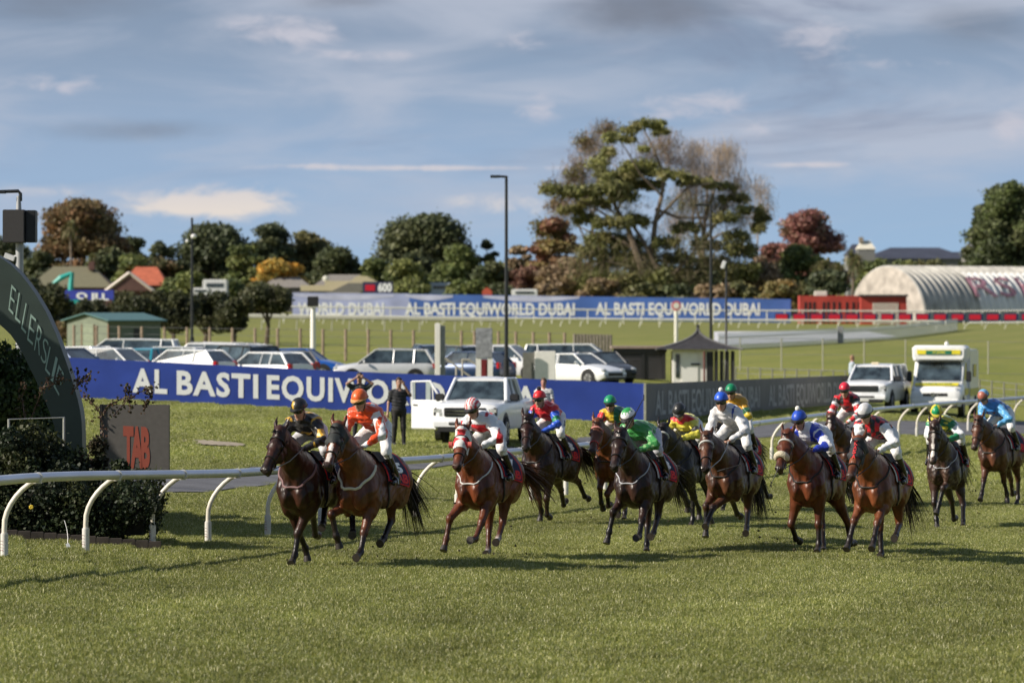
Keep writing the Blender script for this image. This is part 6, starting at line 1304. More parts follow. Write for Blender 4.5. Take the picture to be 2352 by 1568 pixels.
def horse(name, label, px, s, heading, pose, coat, extra=None, lift=0.0):
    pose = dict(pose); dzf = pose.get('dz', -.10)
    if pose.get('legs'):
        d = FPX / s; ca, sa = math.cos(heading), math.sin(heading); lx, ly = (px - CX) / FPX * d - ca * .42 * SZ, d - sa * .42 * SZ; gg = gz(lx, ly)
        def proj(p): wx = lx + SZ * (p[0] * ca - p[1] * sa); wy = ly + SZ * (p[0] * sa + p[1] * ca); wz = gg + SZ * (p[2] + dzf); return CX + wx / wy * FPX, YH - (wz - CZ) / wy * FPX, wz - gz(wx, wy)
        for key, (kx, ky, ox, oy) in pose['legs'].items():
            s_ = 1 if key[0] == 'L' else -1; front = key[1] == 'F'
            def chain(q):
                if front: A0 = np.array([.42, s_ * .165, .96]); Ls = (.43, .285, .115 + .05); an = q[:3]; spl = (q[3], q[4], q[4])
                else: A0 = np.array([-.60, s_ * .14, 1.22]); Ls = (.34, .44, .37, .115 + .05); an = q[:4]; spl = (0, q[4], q[5], q[5])
                out_ = []
                for a, L_, sp_ in zip(an, Ls, spl): A0 = A0 + np.array([math.sin(R(a)) * L_, s_ * math.sin(R(sp_)) * L_, -math.cos(R(a)) * L_]); out_.append(A0)
                return out_
            def err(q):
                c = chain(q); kp = c[0] if front else c[1]; a = proj(kp); b = proj(c[-1]); e_ = ((a[0] - kx) ** 2 + (a[1] - ky) ** 2) * .7 + (b[0] - ox) ** 2 + (b[1] - oy) ** 2 + 1e5 * min(0, b[2] - .03) ** 2
                for u_, v_ in zip(q, q0): e_ += .012 * (u_ - v_) ** 2
                if front: e_ += 1.0 * max(0, q[1] - q[0] - 2) ** 2 + .3 * max(0, q[1] - 58 - q[2]) ** 2 + .3 * max(0, q[2] - q[1] - 42) ** 2 + .15 * (q[3] ** 2 + q[4] ** 2)
                else: e_ += 1.0 * max(0, q[1] + 15 - q[0]) ** 2 + 1.0 * max(0, q[1] + 8 - q[2]) ** 2 + .3 * max(0, q[2] - q[1] - 95) ** 2 + .3 * max(0, q[2] - 70 - q[3]) ** 2 + .15 * (q[4] ** 2 + q[5] ** 2)
                return e_
            best = None
            for q0 in ([(10, 0, 25, 0, 0), (40, -20, -50, 0, 0), (35, 20, 30, 0, 0), (20, -65, -105, 0, 0), (-15, -25, 0, 0, 0)] if front else [(42, -34, 2, 35, 0, 0), (10, -55, -28, -20, 0, 0), (55, -50, -5, -50, 0, 0), (62, -15, 20, 45, 0, 0), (20, -62, -50, -80, 0, 0)]):
                q = list(map(float, q0)); st_ = [14.] * len(q); e0 = err(q)
                for _ in range(45):
                    for i in range(len(q)):
                        for sg in (1, -1):
                            c = list(q); c[i] += sg * st_[i]; e2 = err(c)
                            if e2 < e0: e0, q = e2, c
                    st_ = [v_ * .9 for v_ in st_]
                if best is None or e0 < best[0]: best = (e0, q)
            pose[key] = tuple(best[1]); print(name, px, key, 'fit', round(best[0]), [round(v_) for v_ in best[1]])
    d = FPX / s; ca, sa = math.cos(heading), math.sin(heading); x0 = (px - CX) / FPX * d
    if pose.get('fit'):
        ex, ey, mx, my = pose['fit']; low_ = -dzf; lx, ly = x0 - ca * .42 * SZ, d - sa * .42 * SZ; gg = gz(lx, ly)
        def err(q):
            yw, hy_, nk_, pt_ = q; P_ = np.array([.46, 0, 1.34]) + np.array([.64 * math.cos(R(yw) * .75), .64 * math.sin(R(yw) * .75), .47 + nk_]); e_ = np.array([math.cos(R(hy_)) * math.cos(R(pt_)), math.sin(R(hy_)) * math.cos(R(pt_)), -math.sin(R(pt_))]); l_ = np.array([-math.sin(R(hy_)), math.cos(R(hy_)), 0]); n_ = np.cross(e_, l_)
            er_ = 0
            for pt3, tx, ty in ((P_ + e_ * -.21 + n_ * .10, ex, ey), (P_ + e_ * .64 + n_ * -.06, mx, my)):
                wx = lx + SZ * (pt3[0] * ca - pt3[1] * sa); wy = ly + SZ * (pt3[0] * sa + pt3[1] * ca); wz = gg + SZ * (pt3[2] - low_); er_ += (CX + wx / wy * FPX - tx) ** 2 + (YH - (wz - CZ) / wy * FPX - ty) ** 2
            return er_ + .6 * yw ** 2 * .15 + .05 * hy_ ** 2 * .3 + 2500 * nk_ ** 2 + .08 * (pt_ - 60) ** 2
        q = [0., 0., 0., 60.]; st_ = [8., 8., .06, 6.]; lim = [(-30, 30), (-42, 42), (-.20, .14), (42, 80)]; best = err(q)
        for _ in range(60):
            for i in range(4):
                for sg in (1, -1):
                    c = list(q); c[i] = min(max(c[i] + sg * st_[i], lim[i][0]), lim[i][1]); e2 = err(c)
                    if e2 < best: best, q = e2, c
            st_ = [v * .92 for v in st_]
        pose = dict(pose, yaw=q[0], hyaw=q[1], neck=q[2], pitch=q[3])
    loc = Vector((x0 - ca * .42 * SZ, d - sa * .42 * SZ, 0)); ps, J, H, (e, l, n), B0, B1, PL = horse_geo(pose)
    lowest = min(J[k][1][2] - .075 for k in J); loc.z = gz(loc.x, loc.y); z = loc.z + dzf
    root = empty(name, loc, heading, label, 'horse', 'racehorses galloping towards the finish'); dz = z - loc.z; root.scale = (SZ, SZ * .94, SZ)
    v, f = surf(ps, .0165, lambda X: .0065 * np.sin(X[..., 0] * 31 + np.sin(X[..., 2] * 17) * 2) * np.sin(X[..., 2] * 27 + np.sin(X[..., 1] * 22) * 2 + 1) * np.clip((X[..., 2] - .75) * 4, 0, 1)); body_c, pt, mz = coat['b'], coat['d'], coat.get('m', coat['d'])
    pal = dict(b=body_c, d=pt, k=tuple(.5 * a + .5 * b for a, b in zip(body_c, pt)), m=mz, e=(.004, .003, .003), r=tuple(.7 * a for a in body_c), RF=pt, LF=pt, RH=pt, LH=pt); pal.update(coat.get('legs', {}))
    cols = tagcols(ps, v, pal); loc_h = (v - PL) @ np.stack([e, l, n], 1)
    if coat.get('blaze'):
        u0, u1, w0, w1 = coat['blaze']; u = loc_h[:, 0]; t_ = np.clip((u - u0) / (u1 - u0), 0, 1); wd = w0 + (w1 - w0) * t_ + .008 * np.sin(u * 40); m_ = (u > u0) & (u < u1) & (np.abs(loc_h[:, 1] + .006 * np.sin(u * 25)) < wd) & (loc_h[:, 2] > -.03) & (loc_h[:, 2] < .16); cols[m_] = (.62, .56, .52)
    if coat.get('sweat'):
        m_ = (np.sin(v[:, 1] * 60 + np.sin(v[:, 2] * 31) * 2) * np.sin(v[:, 2] * 38 + v[:, 0] * 20) > .35) & (v[:, 0] > .5) & (v[:, 2] < 1.35) & (v[:, 2] > .9); cols[m_] = cols[m_] * .5 + np.array([.16, .11, .08]) * .5
    v = relax(v, f, 1, .35); zo = np.array([0, 0, dz]); body = mesh_np('body', v + zo, f, COAT, root, True, cols)
    for key, (fe, pa, a, s_) in J.items():
        dr = (pa - fe) / np.linalg.norm(pa - fe); up_ = Vector(pa + zo - dr * .012); en = Vector(pa + zo + dr * .062); fw = Vector((math.cos(a), 0, math.sin(a)))
        MB().tube([up_, up_.lerp(en, .5) + fw * .008, en + fw * .014], [.046, .053, .058], 14).build('hoof', HOOF, root, smooth=True)
    for s_ in (1, -1): MB().ball(Vector(H(.20, s_ * .104, .003) + zo), .017, 8, 6).build('eye', mat('horse_eye', (.006, .004, .003), .05, spec=.9), root, smooth=True)
    # mane and forelock: strands from the crest thrown up and back
    r = np.random.default_rng(int(px)); hc = coat.get('mane', coat['d']); vs = []; fs = []
    def strand(p0, dr, ln, w, sag):
        b = len(vs); sd_ = np.cross(dr, r.normal(size=3)); sd_ /= np.linalg.norm(sd_) + 1e-9; sd_ *= w
        for i in range(4):
            t_ = i / 3; c = p0 + dr * ln * t_ + np.array([0, 0, -sag * t_ * t_]); vs.append(c - sd_ * (1 - .85 * t_)); vs.append(c + sd_ * (1 - .85 * t_))
        for i in range(3): fs.append((b + 2 * i, b + 2 * i + 1, b + 2 * i + 3, b + 2 * i + 2))
    W0 = np.array([.34, 0, 1.58]); cr = [W0, B1 + np.array([0, 0, .185]), PL + np.array([-.02, 0, .10])]
    for i in range(420):
        t_ = r.random(); p0 = cr[0] * (1 - t_) ** 2 + 2 * cr[1] * t_ * (1 - t_) + cr[2] * t_ * t_ + r.normal(0, .012, 3); dr = np.array([-.5, pose.get('mside', -.4) + r.normal(0, .35), .25 + r.normal(0, .3)]); dr /= np.linalg.norm(dr); strand(p0 + zo - dr * .03, dr, r.uniform(.08, .17), .008, .06)
    for i in range(60): p0 = H(.0, r.normal(0, .02), .085); dr = e * .9 + l * r.normal(0, .35) + n * .35 - np.array([0, 0, 0]); dr /= np.linalg.norm(dr); strand(p0 + zo, dr, r.uniform(.06, .13), .007, .0)
    mesh_np('mane', vs, np.array(fs), HAIR, root, cols=np.tile(np.array(hc) * .9, (len(vs), 1)))
    vs = []; fs = []; T0 = np.array([-.93, 0, 1.36]); tdir = pose.get('tail', (-.8, .1, -.2))
    for i in range(260):
        dr = np.array(tdir) + r.normal(0, .13, 3); dr /= np.linalg.norm(dr); strand(T0 + zo + r.normal(0, .02, 3), dr, r.uniform(.45, .85), .011, r.uniform(.12, .45))
    MB().tube([Vector((-.86, 0, 1.38 + dz)), Vector(T0 + zo), Vector(T0 + zo + np.array(tdir) * .18)], [.05, .04, .02], 8).build('tail_dock', mat('dock_dark', (.02, .012, .009), .6), mesh_np('tail', vs, np.array(fs), HAIR, root, cols=np.tile(np.array(hc), (len(vs), 1))), smooth=True)
    # tack
    tk = extra or {}; bcol = tk.get('bridle', LEA)
    rg = lambda u, w=-.04, a=0, b=2 * math.pi, k=22: [Vector(q + zo) for q in ringpts(ps, H(u, 0, w), l, n, np.linspace(a, b, k), .006, .17)]
    br_ = MB().tube(rg(.385, -.06), .011, 6); br_.tube([p for p in rg(.12, -.03, -.5, math.pi + .5)], tk.get('brow_r', .011), 6) if True else None
    for s_ in (0, math.pi):
        pts_ = [Vector(ringpts(ps, H(u, 0, -.05), l, n, [s_], .006, .17)[0] + zo) for u in (.05, .12, .2, .3, .385, .47)]; br_.tube(pts_, .008, 5)
    bd = br_.build('bridle', bcol, root, smooth=True)
    if tk.get('brow'): MB().tube([p for p in rg(.125, -.03, -.1, math.pi + .1)], .017, 7).build('browband', tk['brow'], bd, smooth=True)
    if tk.get('fleece'): MB().tube([p + Vector(n) * .02 for p in rg(.37, -.05, -.15, math.pi + .15, 16)], [.03, .042] + [.048] * 12 + [.042, .03], 10).build('fleece_noseband', FLEECE, root, smooth=True)
    for s_ in (1, -1):
        bit = Vector(H(.475, s_ * .062, -.085) + zo); MB().tube([bit + Vector(e) * .022 * math.cos(a) + Vector(n) * .022 * math.sin(a) for a in np.linspace(0, 6.28, 11)], .005, 5).build('bit_ring', STEEL, bd, smooth=True)
        hd = Vector((.60, s_ * .09, 1.68 + dz)); nk = Vector(ringpts(ps, B1, (0, 1, 0), (0, 0, 1), [0.3 if s_ > 0 else math.pi - .3], .02, .35)[0] + zo)
        MB().tube([bit, bit.lerp(nk, .5) + Vector((0, s_ * .03, -.02)), nk, hd], .008, 5).build('rein', tk.get('rein', LEA), bd, smooth=True)
    if tk.get('plate') is not None:
        w_ = np.array([-.46, 0, .42]); w_ /= np.linalg.norm(w_); q = ringpts(ps, (.50, 0, 1.42), (0, 1, 0), w_, np.linspace(math.pi - .15, 2 * math.pi + .15, 26), .006, .5)
        MB().tube([Vector(a + zo) for a in q], tk.get('plate_r', .014), 6).build('breastplate', tk['plate'], root, smooth=True)
    q = ringpts(ps, (.12, 0, 1.2), (0, 1, 0), (0, 0, 1), np.linspace(0, 2 * math.pi, 30), .006, .5); MB().tube([Vector(a + zo) for a in q], .02, 6).build('girth', LEA, root, smooth=True)
    def patch(xa, xb, fa, fb, off, nx_, nf_, paint, nm, shape=None, dp=None, mt=CLOTH):
        us_, fs_ = np.linspace(0, 1, nx_), np.linspace(-1, 1, nf_); UU_, FF_ = np.meshgrid(us_, fs_, indexing='ij'); xx = xa + (xb - xa) * UU_; ff = FF_ * np.where(UU_ < .5, fa, fb) if shape is None else FF_ * shape(UU_)
        if shape is None: ff = FF_ * (fa + (fb - fa) * UU_)
        xx = xx + .10 * np.abs(FF_) * (0 if nm == 'saddle' else -1) * 0; C_ = np.stack([xx, 0 * xx, 1.2 + 0 * xx], -1).reshape(-1, 3); dr = np.stack([0 * ff, np.sin(ff), np.cos(ff)], -1).reshape(-1, 3)
        rr_ = firsthit(ps, C_, dr, .55).reshape(nx_, nf_)
        for _ in range(2): rr_[1:-1] = (rr_[:-2] + rr_[1:-1] * 2 + rr_[2:]) / 4; rr_[:, 1:-1] = (rr_[:, :-2] + rr_[:, 1:-1] * 2 + rr_[:, 2:]) / 4
        V4 = (C_ + dr * (rr_.reshape(-1) + off)[:, None]) + zo; ii = np.arange((nx_ - 1) * nf_).reshape(nx_ - 1, nf_)[:, :-1].ravel(); fc = np.stack([ii, ii + 1, ii + 1 + nf_, ii + nf_], -1)
        o = mesh_np(nm, V4, fc, mt, root, True, cols=paint(UU_, FF_).reshape(-1, 3)); return o, rr_
    navy, red = np.array((.010, .016, .055)), np.array((.65, .012, .015)); off = .022
    def pcl(U_, F_):
        c = np.tile(navy, U_.shape + (1,)); c[(np.abs(F_) > .965) | (U_ < .03) | (U_ > .955)] = red; return c
    if tk.get('pad'): patch(-.02, .20, 1.72, 1.5, .012, 10, 40, lambda U_, F_: np.tile(np.array((.55, .55, .56)), U_.shape + (1,)), 'white_pad')
    xa, xb, fa, fb = -.50, .14, 1.80, 1.45; sc_, rr_ = patch(xa, xb, fa, fb, off, 46, 90, pcl, 'saddle_cloth')
    def onto(st_, u0, u1, g0, g1, m_, nm, bold=.03):
        vv, ff, tw = text2d(st_, bold); uu = u0 + (u1 - u0) * vv[:, 0] / tw; gg = g0 + (g1 - g0) * vv[:, 1]; x_ = xa + (xb - xa) * uu; an = gg * (fa + (fb - fa) * uu); C_ = np.stack([x_, 0 * x_, 1.2 + 0 * x_], -1); dr = np.stack([0 * an, np.sin(an), np.cos(an)], -1); ii = np.clip(uu * 45, 0, 44.99); jj = np.clip((gg + 1) / 2 * 89, 0, 88.99); i0, j0 = ii.astype(int), jj.astype(int)
        fi, fj = ii - i0, jj - j0; q = rr_[i0, j0] * (1 - fi) * (1 - fj) + rr_[i0 + 1, j0] * fi * (1 - fj) + rr_[i0, j0 + 1] * (1 - fi) * fj + rr_[i0 + 1, j0 + 1] * fi * fj; mesh_np(nm, C_ + dr * (q + off + .006)[:, None] + zo, ff, m_, sc_)
    onto('TAB', .66, .07, .93, .72, mat('cloth_red_print', (.75, .015, .02), .6), 'lettering', .05)
    if tk.get('no'): onto(tk['no'], .60, .16, .68, .42, WHITE, 'number', .05)
    patch(-.14, .22, .75, .6, .045, 12, 20, lambda U_, F_: np.tile(np.array((.015, .013, .012)), U_.shape + (1,)), 'saddle')
    for s_ in (1, -1):
        ft = Vector((.03, s_ * .345, 1.19 + dz)); MB().tube([Vector((.10, s_ * .20, 1.50 + dz)), Vector((.05, s_ * .33, 1.33 + dz)), ft + Vector((0, 0, .07))], .008, 5).build('stirrup_leather', LEA, root)
        MB().tube([ft + Vector((.0, .055, .0)), ft + Vector((0, .045, .07)), ft + Vector((0, 0, .10)), ft + Vector((0, -.045, .07)), ft + Vector((0, -.055, 0)), ft + Vector((0, .055, 0))], .007, 5).build('stirrup', STEEL, root)
    if tk.get('hood'):
        hd = tk['hood']; nr_ = vnormals(body); u, vv, w = loc_h.T
        ms_ = (u > hd.get('u0', .0)) & (u < hd.get('u1', .34)) & (w > hd.get('w0', -.16))
        for s_ in (1, -1): ms_ &= (np.sqrt((u - .20) ** 2 + (w - .0) ** 2) > .040) | (np.sign(vv) != s_)
        fm = ms_[f].all(1); uq, inv = np.unique(f[fm], return_inverse=True); P_ = v[uq] + zo + nr_[uq] * .009; cc = np.tile(np.array(hd['col'], float), (len(uq), 1))
        if hd.get('ring') is not None:
            ur, vr, wr = u[uq], vv[uq], w[uq]; m2 = np.sqrt((ur - .20) ** 2 + wr ** 2) < .075; cc[m2] = hd['ring']; m3 = (ur < .135) & (ur > .045) & (np.abs(vr) < .055); cc[m3] = hd['ring']
        mesh_np('hood', P_, inv.reshape(-1, 4), CLOTH, root, True, cols=cc)
        if hd.get('text'):
            tm = mat('hood_print', (.60, .012, .02), .6)
            for i, ch in enumerate(hd['text']):
                vv_, ff_, tw = text2d(ch, .03); P_ = np.array([H(.045 + .058 * (i + 1) - .05 * b, .0 + (a / tw - .5) * .042, 0) for a, b in vv_]); wv = ringpts
                base_ = np.array([ringpts(ps, H(((p - PL) @ e), ((p - PL) @ l), -.04), n, l, [0.0], .019, .25)[0] for p in P_]); mesh_np('lettering', base_ + zo, ff_, tm, root)
        if hd.get('cup') is not None:
            for s_ in (1, -1):
                c = Vector(H(.20, s_ * .10, .0) + zo); mb = MB(); ar = np.linspace(math.pi * .5, math.pi * 1.5, 9)
                in_ = [c + Vector(-e * math.cos(a) * .05 * -1) + Vector(n) * (math.sin(a) * .05) for a in np.linspace(-1.6, 1.6, 9)]; ou = [p + Vector(l) * s_ * .055 for p in in_]; th_ = [p + Vector(-e) * .006 for p in in_ + ou]
                mb.add(in_ + ou, [(i, i + 1, 10 + i, 9 + i) for i in range(8)]); mb.build('eye_cup', hd['cup'], root, fix=False)
    return root, dz, loc

# ------------------------------------------------------------------ jockeys
def sinw(X, sd_=0, amp=.010): return amp * (np.sin(X[..., 0] * 38 + np.sin(X[..., 2] * 23 + sd_) * 1.7) * np.sin(X[..., 1] * 33 + X[..., 2] * 41 + sd_) + .5 * np.sin(X[..., 2] * 75 + X[..., 0] * 31 + sd_ * 2))
def hemi(c, r, paint, n=28, m=12, low=-.12, fwd=None):
    vs, cs = [], []
    for i in range(m + 1):
        ph = math.pi / 2 - (math.pi / 2 - low) * i / m
        for k in range(n):
            a = 2 * math.pi * k / n; u = (math.cos(ph) * math.cos(a), math.cos(ph) * math.sin(a), math.sin(ph)); vs.append((c[0] + r[0] * u[0], c[1] + r[1] * u[1], c[2] + r[2] * u[2])); cs.append(paint(u, a))
    return np.array(vs), [(i * n + k, i * n + (k + 1) % n, (i + 1) * n + (k + 1) % n, (i + 1) * n + k) for i in range(m) for k in range(n)][::1], np.array(cs)
def jockey(name, label, root_loc, heading, dz, jp, capf, jacketf, breech=(.72, .72, .72), boot=BOOT, pom=None, capmat=CAPM, skin=(.42, .24, .17), seed=0, peak=(.02, .02, .02), txt=None, glove=None):
    o = empty(name, root_loc, heading, label, 'jockey', 'jockeys in racing silks'); o.scale = (SZ, SZ * .94, SZ); zo = np.array([0, 0, dz]); hy, hpit = R(jp.get('yaw', 0)), R(jp.get('pitch', 14)); low = jp.get('low', 0.0); lean = jp.get('lean', 0.0)
    Pv, Wa, Ch, Nk = np.array([-.20, 0, 1.90 - low * .5]), np.array([-.02, lean * .3, 1.98 - low * .7]), np.array([.16, lean * .7, 2.03 - low]), np.array([.29, lean, 2.10 - low]); HC = np.array([.39, lean * 1.1, 2.215 - low])
    f_ = np.array([math.cos(hy) * math.cos(hpit), math.sin(hy) * math.cos(hpit), -math.sin(hpit)]); l_ = np.array([-math.sin(hy), math.cos(hy), 0]); u_ = np.cross(f_, l_); RH_ = np.stack([f_, l_, u_], 1); Hd = lambda a, b, c: HC + f_ * a + l_ * b + u_ * c
    sk = []; A = sk.append
    for a in (ell(Hd(0, 0, .02), (.098, .076, .105), .02, 's', RH_), ell(Hd(.022, 0, -.055), (.076, .062, .082), .03, 's', RH_), ell(Hd(.096, 0, -.035), (.022, .014, .028), .012, 's', RH_), ell(Hd(.085, 0, -.078), (.014, .024, .007), .006, 'lip', RH_), ell(Hd(.074, 0, -.108), (.024, .028, .020), .012, 's', RH_),
              ell(Hd(.085, .032, -.005), (.012, .014, .008), .006, 'eye', RH_), ell(Hd(.085, -.032, -.005), (.012, .014, .008), .006, 'eye', RH_), ell(Hd(0, .078, -.03), (.022, .010, .032), .008, 's', RH_), ell(Hd(0, -.078, -.03), (.022, .010, .032), .008, 's', RH_), cap(Nk, Hd(-.02, 0, -.06), .058, .055, .03, 's'),
              cap(Pv, Wa, .11, .10, .05, 's'), cap(Wa, Ch, .10, .12, .05, 's')): A(a)
    SH, EL, HN, KN, AN, HPJ = {}, {}, {}, {}, {}, {}
    for s_ in (1, -1):
        SH[s_] = Ch + np.array([.06, s_ * .18, .01]); EL[s_] = np.array([.36, s_ * jp.get('ey', .30), 1.80 - low * .7]) + np.array(jp.get('el%d' % s_, (0, 0, 0))); HN[s_] = np.array([.58, s_ * .085, 1.66 - low * .3]) + np.array(jp.get('hn%d' % s_, (0, 0, 0)))
        HPJ[s_] = Pv + np.array([.02, s_ * .10, -.02]); KN[s_] = np.array([.20, s_ * .285, 1.62]); AN[s_] = np.array([-.04, s_ * .345, 1.26])
        A(cap(SH[s_], EL[s_], .045, .038, .03, 's')); A(cap(EL[s_], HN[s_], .038, .026, .02, 's')); A(cap(Ch, SH[s_], .08, .055, .04, 's')); A(cap(HPJ[s_], KN[s_], .07, .05, .04, 's')); A(cap(KN[s_], AN[s_], .045, .035, .03, 's'))
        g = 'g' if glove else 's'; hd_ = HN[s_]; dr = HN[s_] - EL[s_]; dr /= np.linalg.norm(dr); side = np.array([0, s_, 0.0]); dn = np.array([.25, 0, -.97]); pc = hd_ + dr * .045
        A(ell(pc, (.044, .032, .038), .012, g))
        for k in range(4):
            b0 = pc + dr * .03 + np.array([0, s_ * .004, .026 - .0185 * k]); ln = (.030, .034, .031, .025)[k]; k1 = b0 + dr * ln + side * -.004; k2 = k1 + (-side * .026 + dr * .004) + np.array([0, 0, -.004]); k3 = k2 + (-dr * .022); A(cap(b0, k1, .0105, .0095, .005, g)); A(cap(k1, k2, .0095, .009, .004, g)); A(cap(k2, k3, .009, .008, .004, g))
        tb = pc + np.array([0, -s_ * .02, .024]); A(cap(tb, tb + dr * .028 + np.array([0, -s_ * .012, .010]), .012, .010, .006, g)); A(cap(tb + dr * .028 + np.array([0, -s_ * .012, .010]), tb + dr * .052 + np.array([0, -s_ * .004, .002]), .010, .008, .005, g))
    v, f = surf(sk, .0115); cols = tagcols(sk, v, dict(s=skin, lip=tuple(a * b for a, b in zip(skin, (.8, .5, .5))), eye=(.03, .02, .02), g=glove or skin), .004); mesh_np('body', v + zo, f, SKIN, o, True, cols)
    jk = [cap(Pv + [-.0, 0, .02], Wa, .135, .13, .06, 't', 1.15), cap(Wa, Ch, .13, .145, .06, 't', 1.25), ell(Ch + [-.06, 0, .03], (.2, .19, .115), .06, 't'), cap(Ch + [.06, 0, .02], Nk, .10, .068, .05, 'c')]
    for s_ in (1, -1): q = 'L' if s_ > 0 else 'R'; jk += [cap(Ch, SH[s_], .12, .085, .05, 't'), cap(SH[s_], EL[s_], .084, .070, .035, q), cap(EL[s_], EL[s_] + (HN[s_] - EL[s_]) * .86, .068, .042, .03, q)]
    v, f = surf(jk, .0135, lambda X: sinw(X, seed)); D_ = np.stack([pd_(p, v) for p in jk]); tg = np.array([p['tag'] for p in jk])[D_.argmin(0)]; cc = np.zeros((len(v), 3))
    ua = EL; 
    for i, (p, t_) in enumerate(zip(v, tg)):
        if t_ in 'LR':
            s_ = 1 if t_ == 'L' else -1; a, b, c = SH[s_], EL[s_], HN[s_]; t1 = np.dot(p - a, b - a) / np.dot(b - a, b - a); t2 = np.dot(p - b, c - b) / np.dot(c - b, c - b); tt = t1 * .5 if t1 < 1 and np.linalg.norm(p - a) < np.linalg.norm(p - c) else .5 + .5 * max(0, t2); an = math.atan2(p[1] - s_ * .28, p[0] - .3 - .25 * max(0, t2)); cc[i] = jacketf('s', (tt, an, s_, p - zo * 0))
        else: q = p - Ch; cc[i] = jacketf(t_, (q[0], q[1], q[2], p))
    mesh_np('silk_jacket', relax(v, f, 1, .4) + zo, f, SILK, o, True, cc)
    bp = [cap(Pv + [-.04, 0, 0], Pv + [.06, 0, .0], .14, .13, .06, 't', 1.2)]
    for s_ in (1, -1): bp += [cap(HPJ[s_], KN[s_], .105, .072, .05, 'l'), cap(KN[s_], KN[s_] + (AN[s_] - KN[s_]) * .35, .066, .05, .03, 'l')]
    v, f = surf(bp, .0135, lambda X: sinw(X, seed + 3, .005)); br_ = mesh_np('breeches', relax(v, f, 1, .4) + zo, f, BREE, o, True, np.tile(np.array(breech), (len(v), 1)))
    for s_ in (1, -1):
        b0 = KN[s_] + (AN[s_] - KN[s_]) * .22; to = AN[s_] + np.array([.17, s_ * .02, -.055]); v, f = surf([cap(b0, AN[s_] + [0, 0, .03], .060, .044, .03, 'b'), cap(AN[s_] + [-.035, 0, -.03], to, .040, .034, .03, 'b'), cap(AN[s_], AN[s_] + [-.04, 0, -.05], .04, .036, .03, 'b')], .012); mesh_np('boot', v + zo, f, boot, o, True)
    # cap over the helmet, peak, goggles
    c0 = Hd(-.008, 0, .045); vs, fs, cs = hemi((0, 0, 0), (.132, .112, .118), capf); P_ = vs @ RH_.T + c0 + zo; hm = mesh_np('helmet', P_, fs, capmat, o, True, cs)
    mb = MB(); a_ = np.linspace(-1.15, 1.15, 11); up = []; 
    for off_ in (.006, -.006): up.append([Vector(np.array([math.cos(a) * .130, math.sin(a) * .110, .004 + off_]) @ RH_.T + c0 + zo) for a in a_] + [Vector(np.array([math.cos(a) * .185, math.sin(a) * .105, -.012 + off_]) @ RH_.T + c0 + zo) for a in a_[::-1]])
    mb.add(up[0] + up[1], [tuple(range(22)), tuple(range(43, 21, -1))] + [(i, 22 + i, 22 + (i + 1) % 22, (i + 1) % 22) for i in range(22)]).build('peak', mat('cap_peak_%d' % int(sum(peak) * 100), peak, .4), hm)
    MB().tube([Vector(np.array([math.cos(a) * .134, math.sin(a) * .114, -.008]) @ RH_.T + c0 + zo) for a in np.linspace(0, 2 * math.pi, 25)], .009, 6).build('cap_band', mat('cap_band', (.03, .03, .03), .5) if sum(peak) < .3 else mat('cap_band_pale', peak, .5), hm, smooth=True)
    mb = MB(); a_ = np.linspace(-1.25, 1.25, 13); g0 = [Vector(np.array([math.cos(a) * .104, math.sin(a) * .086, .022]) @ RH_.T + HC + zo) for a in a_]; g1 = [Vector(np.array([math.cos(a) * .110, math.sin(a) * .088, .0]) @ RH_.T + HC + zo) for a in a_]; g2 = [Vector(np.array([math.cos(a) * .104, math.sin(a) * .086, -.024 + .014 * math.exp(-(a / .16) ** 2)]) @ RH_.T + HC + zo) for a in a_]
    mb.add(g0 + g1 + g2, [(i, i + 1, 14 + i, 13 + i) for i in range(12)] + [(13 + i, 14 + i, 27 + i, 26 + i) for i in range(12)]); mb.build('goggles', LENS, o, smooth=True, fix=False)
    MB().tube([Vector(Hd(.01, s_ * .078, z_)) + Vector(zo) for s_, z_ in ((1, 0.02), (1, -.06), (.6, -.125), (-.6, -.125), (-1, -.06), (-1, .02))], .006, 5).build('chin_strap', LEA, hm)
    if pom: MB().ball(Vector(Hd(-.008, 0, .185) + zo), .040, 12, 8).build('pompom', mat('pompom_%d' % int(sum(pom) * 10), pom, .95, bump=.8, bscale=50), hm, smooth=True)
    if txt:
        for s_ in (1,):
            a, b = HPJ[s_], KN[s_]; dr = (b - a) / np.linalg.norm(b - a); out_ = np.array([.35, s_ * .93, .1]); out_ /= np.linalg.norm(out_); upv = np.cross(dr, out_) * -1; upv /= np.linalg.norm(upv); P0 = a + dr * .09 + out_ * .112 - upv * .02; 
            lettering(txt, 'lettering', mat('name_print', (.03, .04, .08), .6), Vector(P0 + zo), Vector(dr), Vector(upv), .22, .045, br_, .02)
    return o
YB = (.62, .38, .02)
def paint_cap(f): return lambda u, a: f(u, a)
solid = lambda c: (lambda *a: c)
def whip(a, b, d, label, name='riding_whip', da=0, db=0):
    o = empty(name, D(a[0], a[1], d + da), 0, label, 'whip'); p, q = Vector((0, 0, 0)), D(b[0], b[1], d + db) - o.location
    MB().tube([p, p.lerp(q, .25)], [.011, .011], 7).build('grip', mat('whip_grip', (.03, .03, .03), .7), o); MB().tube([p.lerp(q, .22), p.lerp(q, .9)], [.008, .005], 6).build('shaft', BLK, o); MB().box(p.lerp(q, .95), (.014, .01, .09)).build('flap', BLK, o)

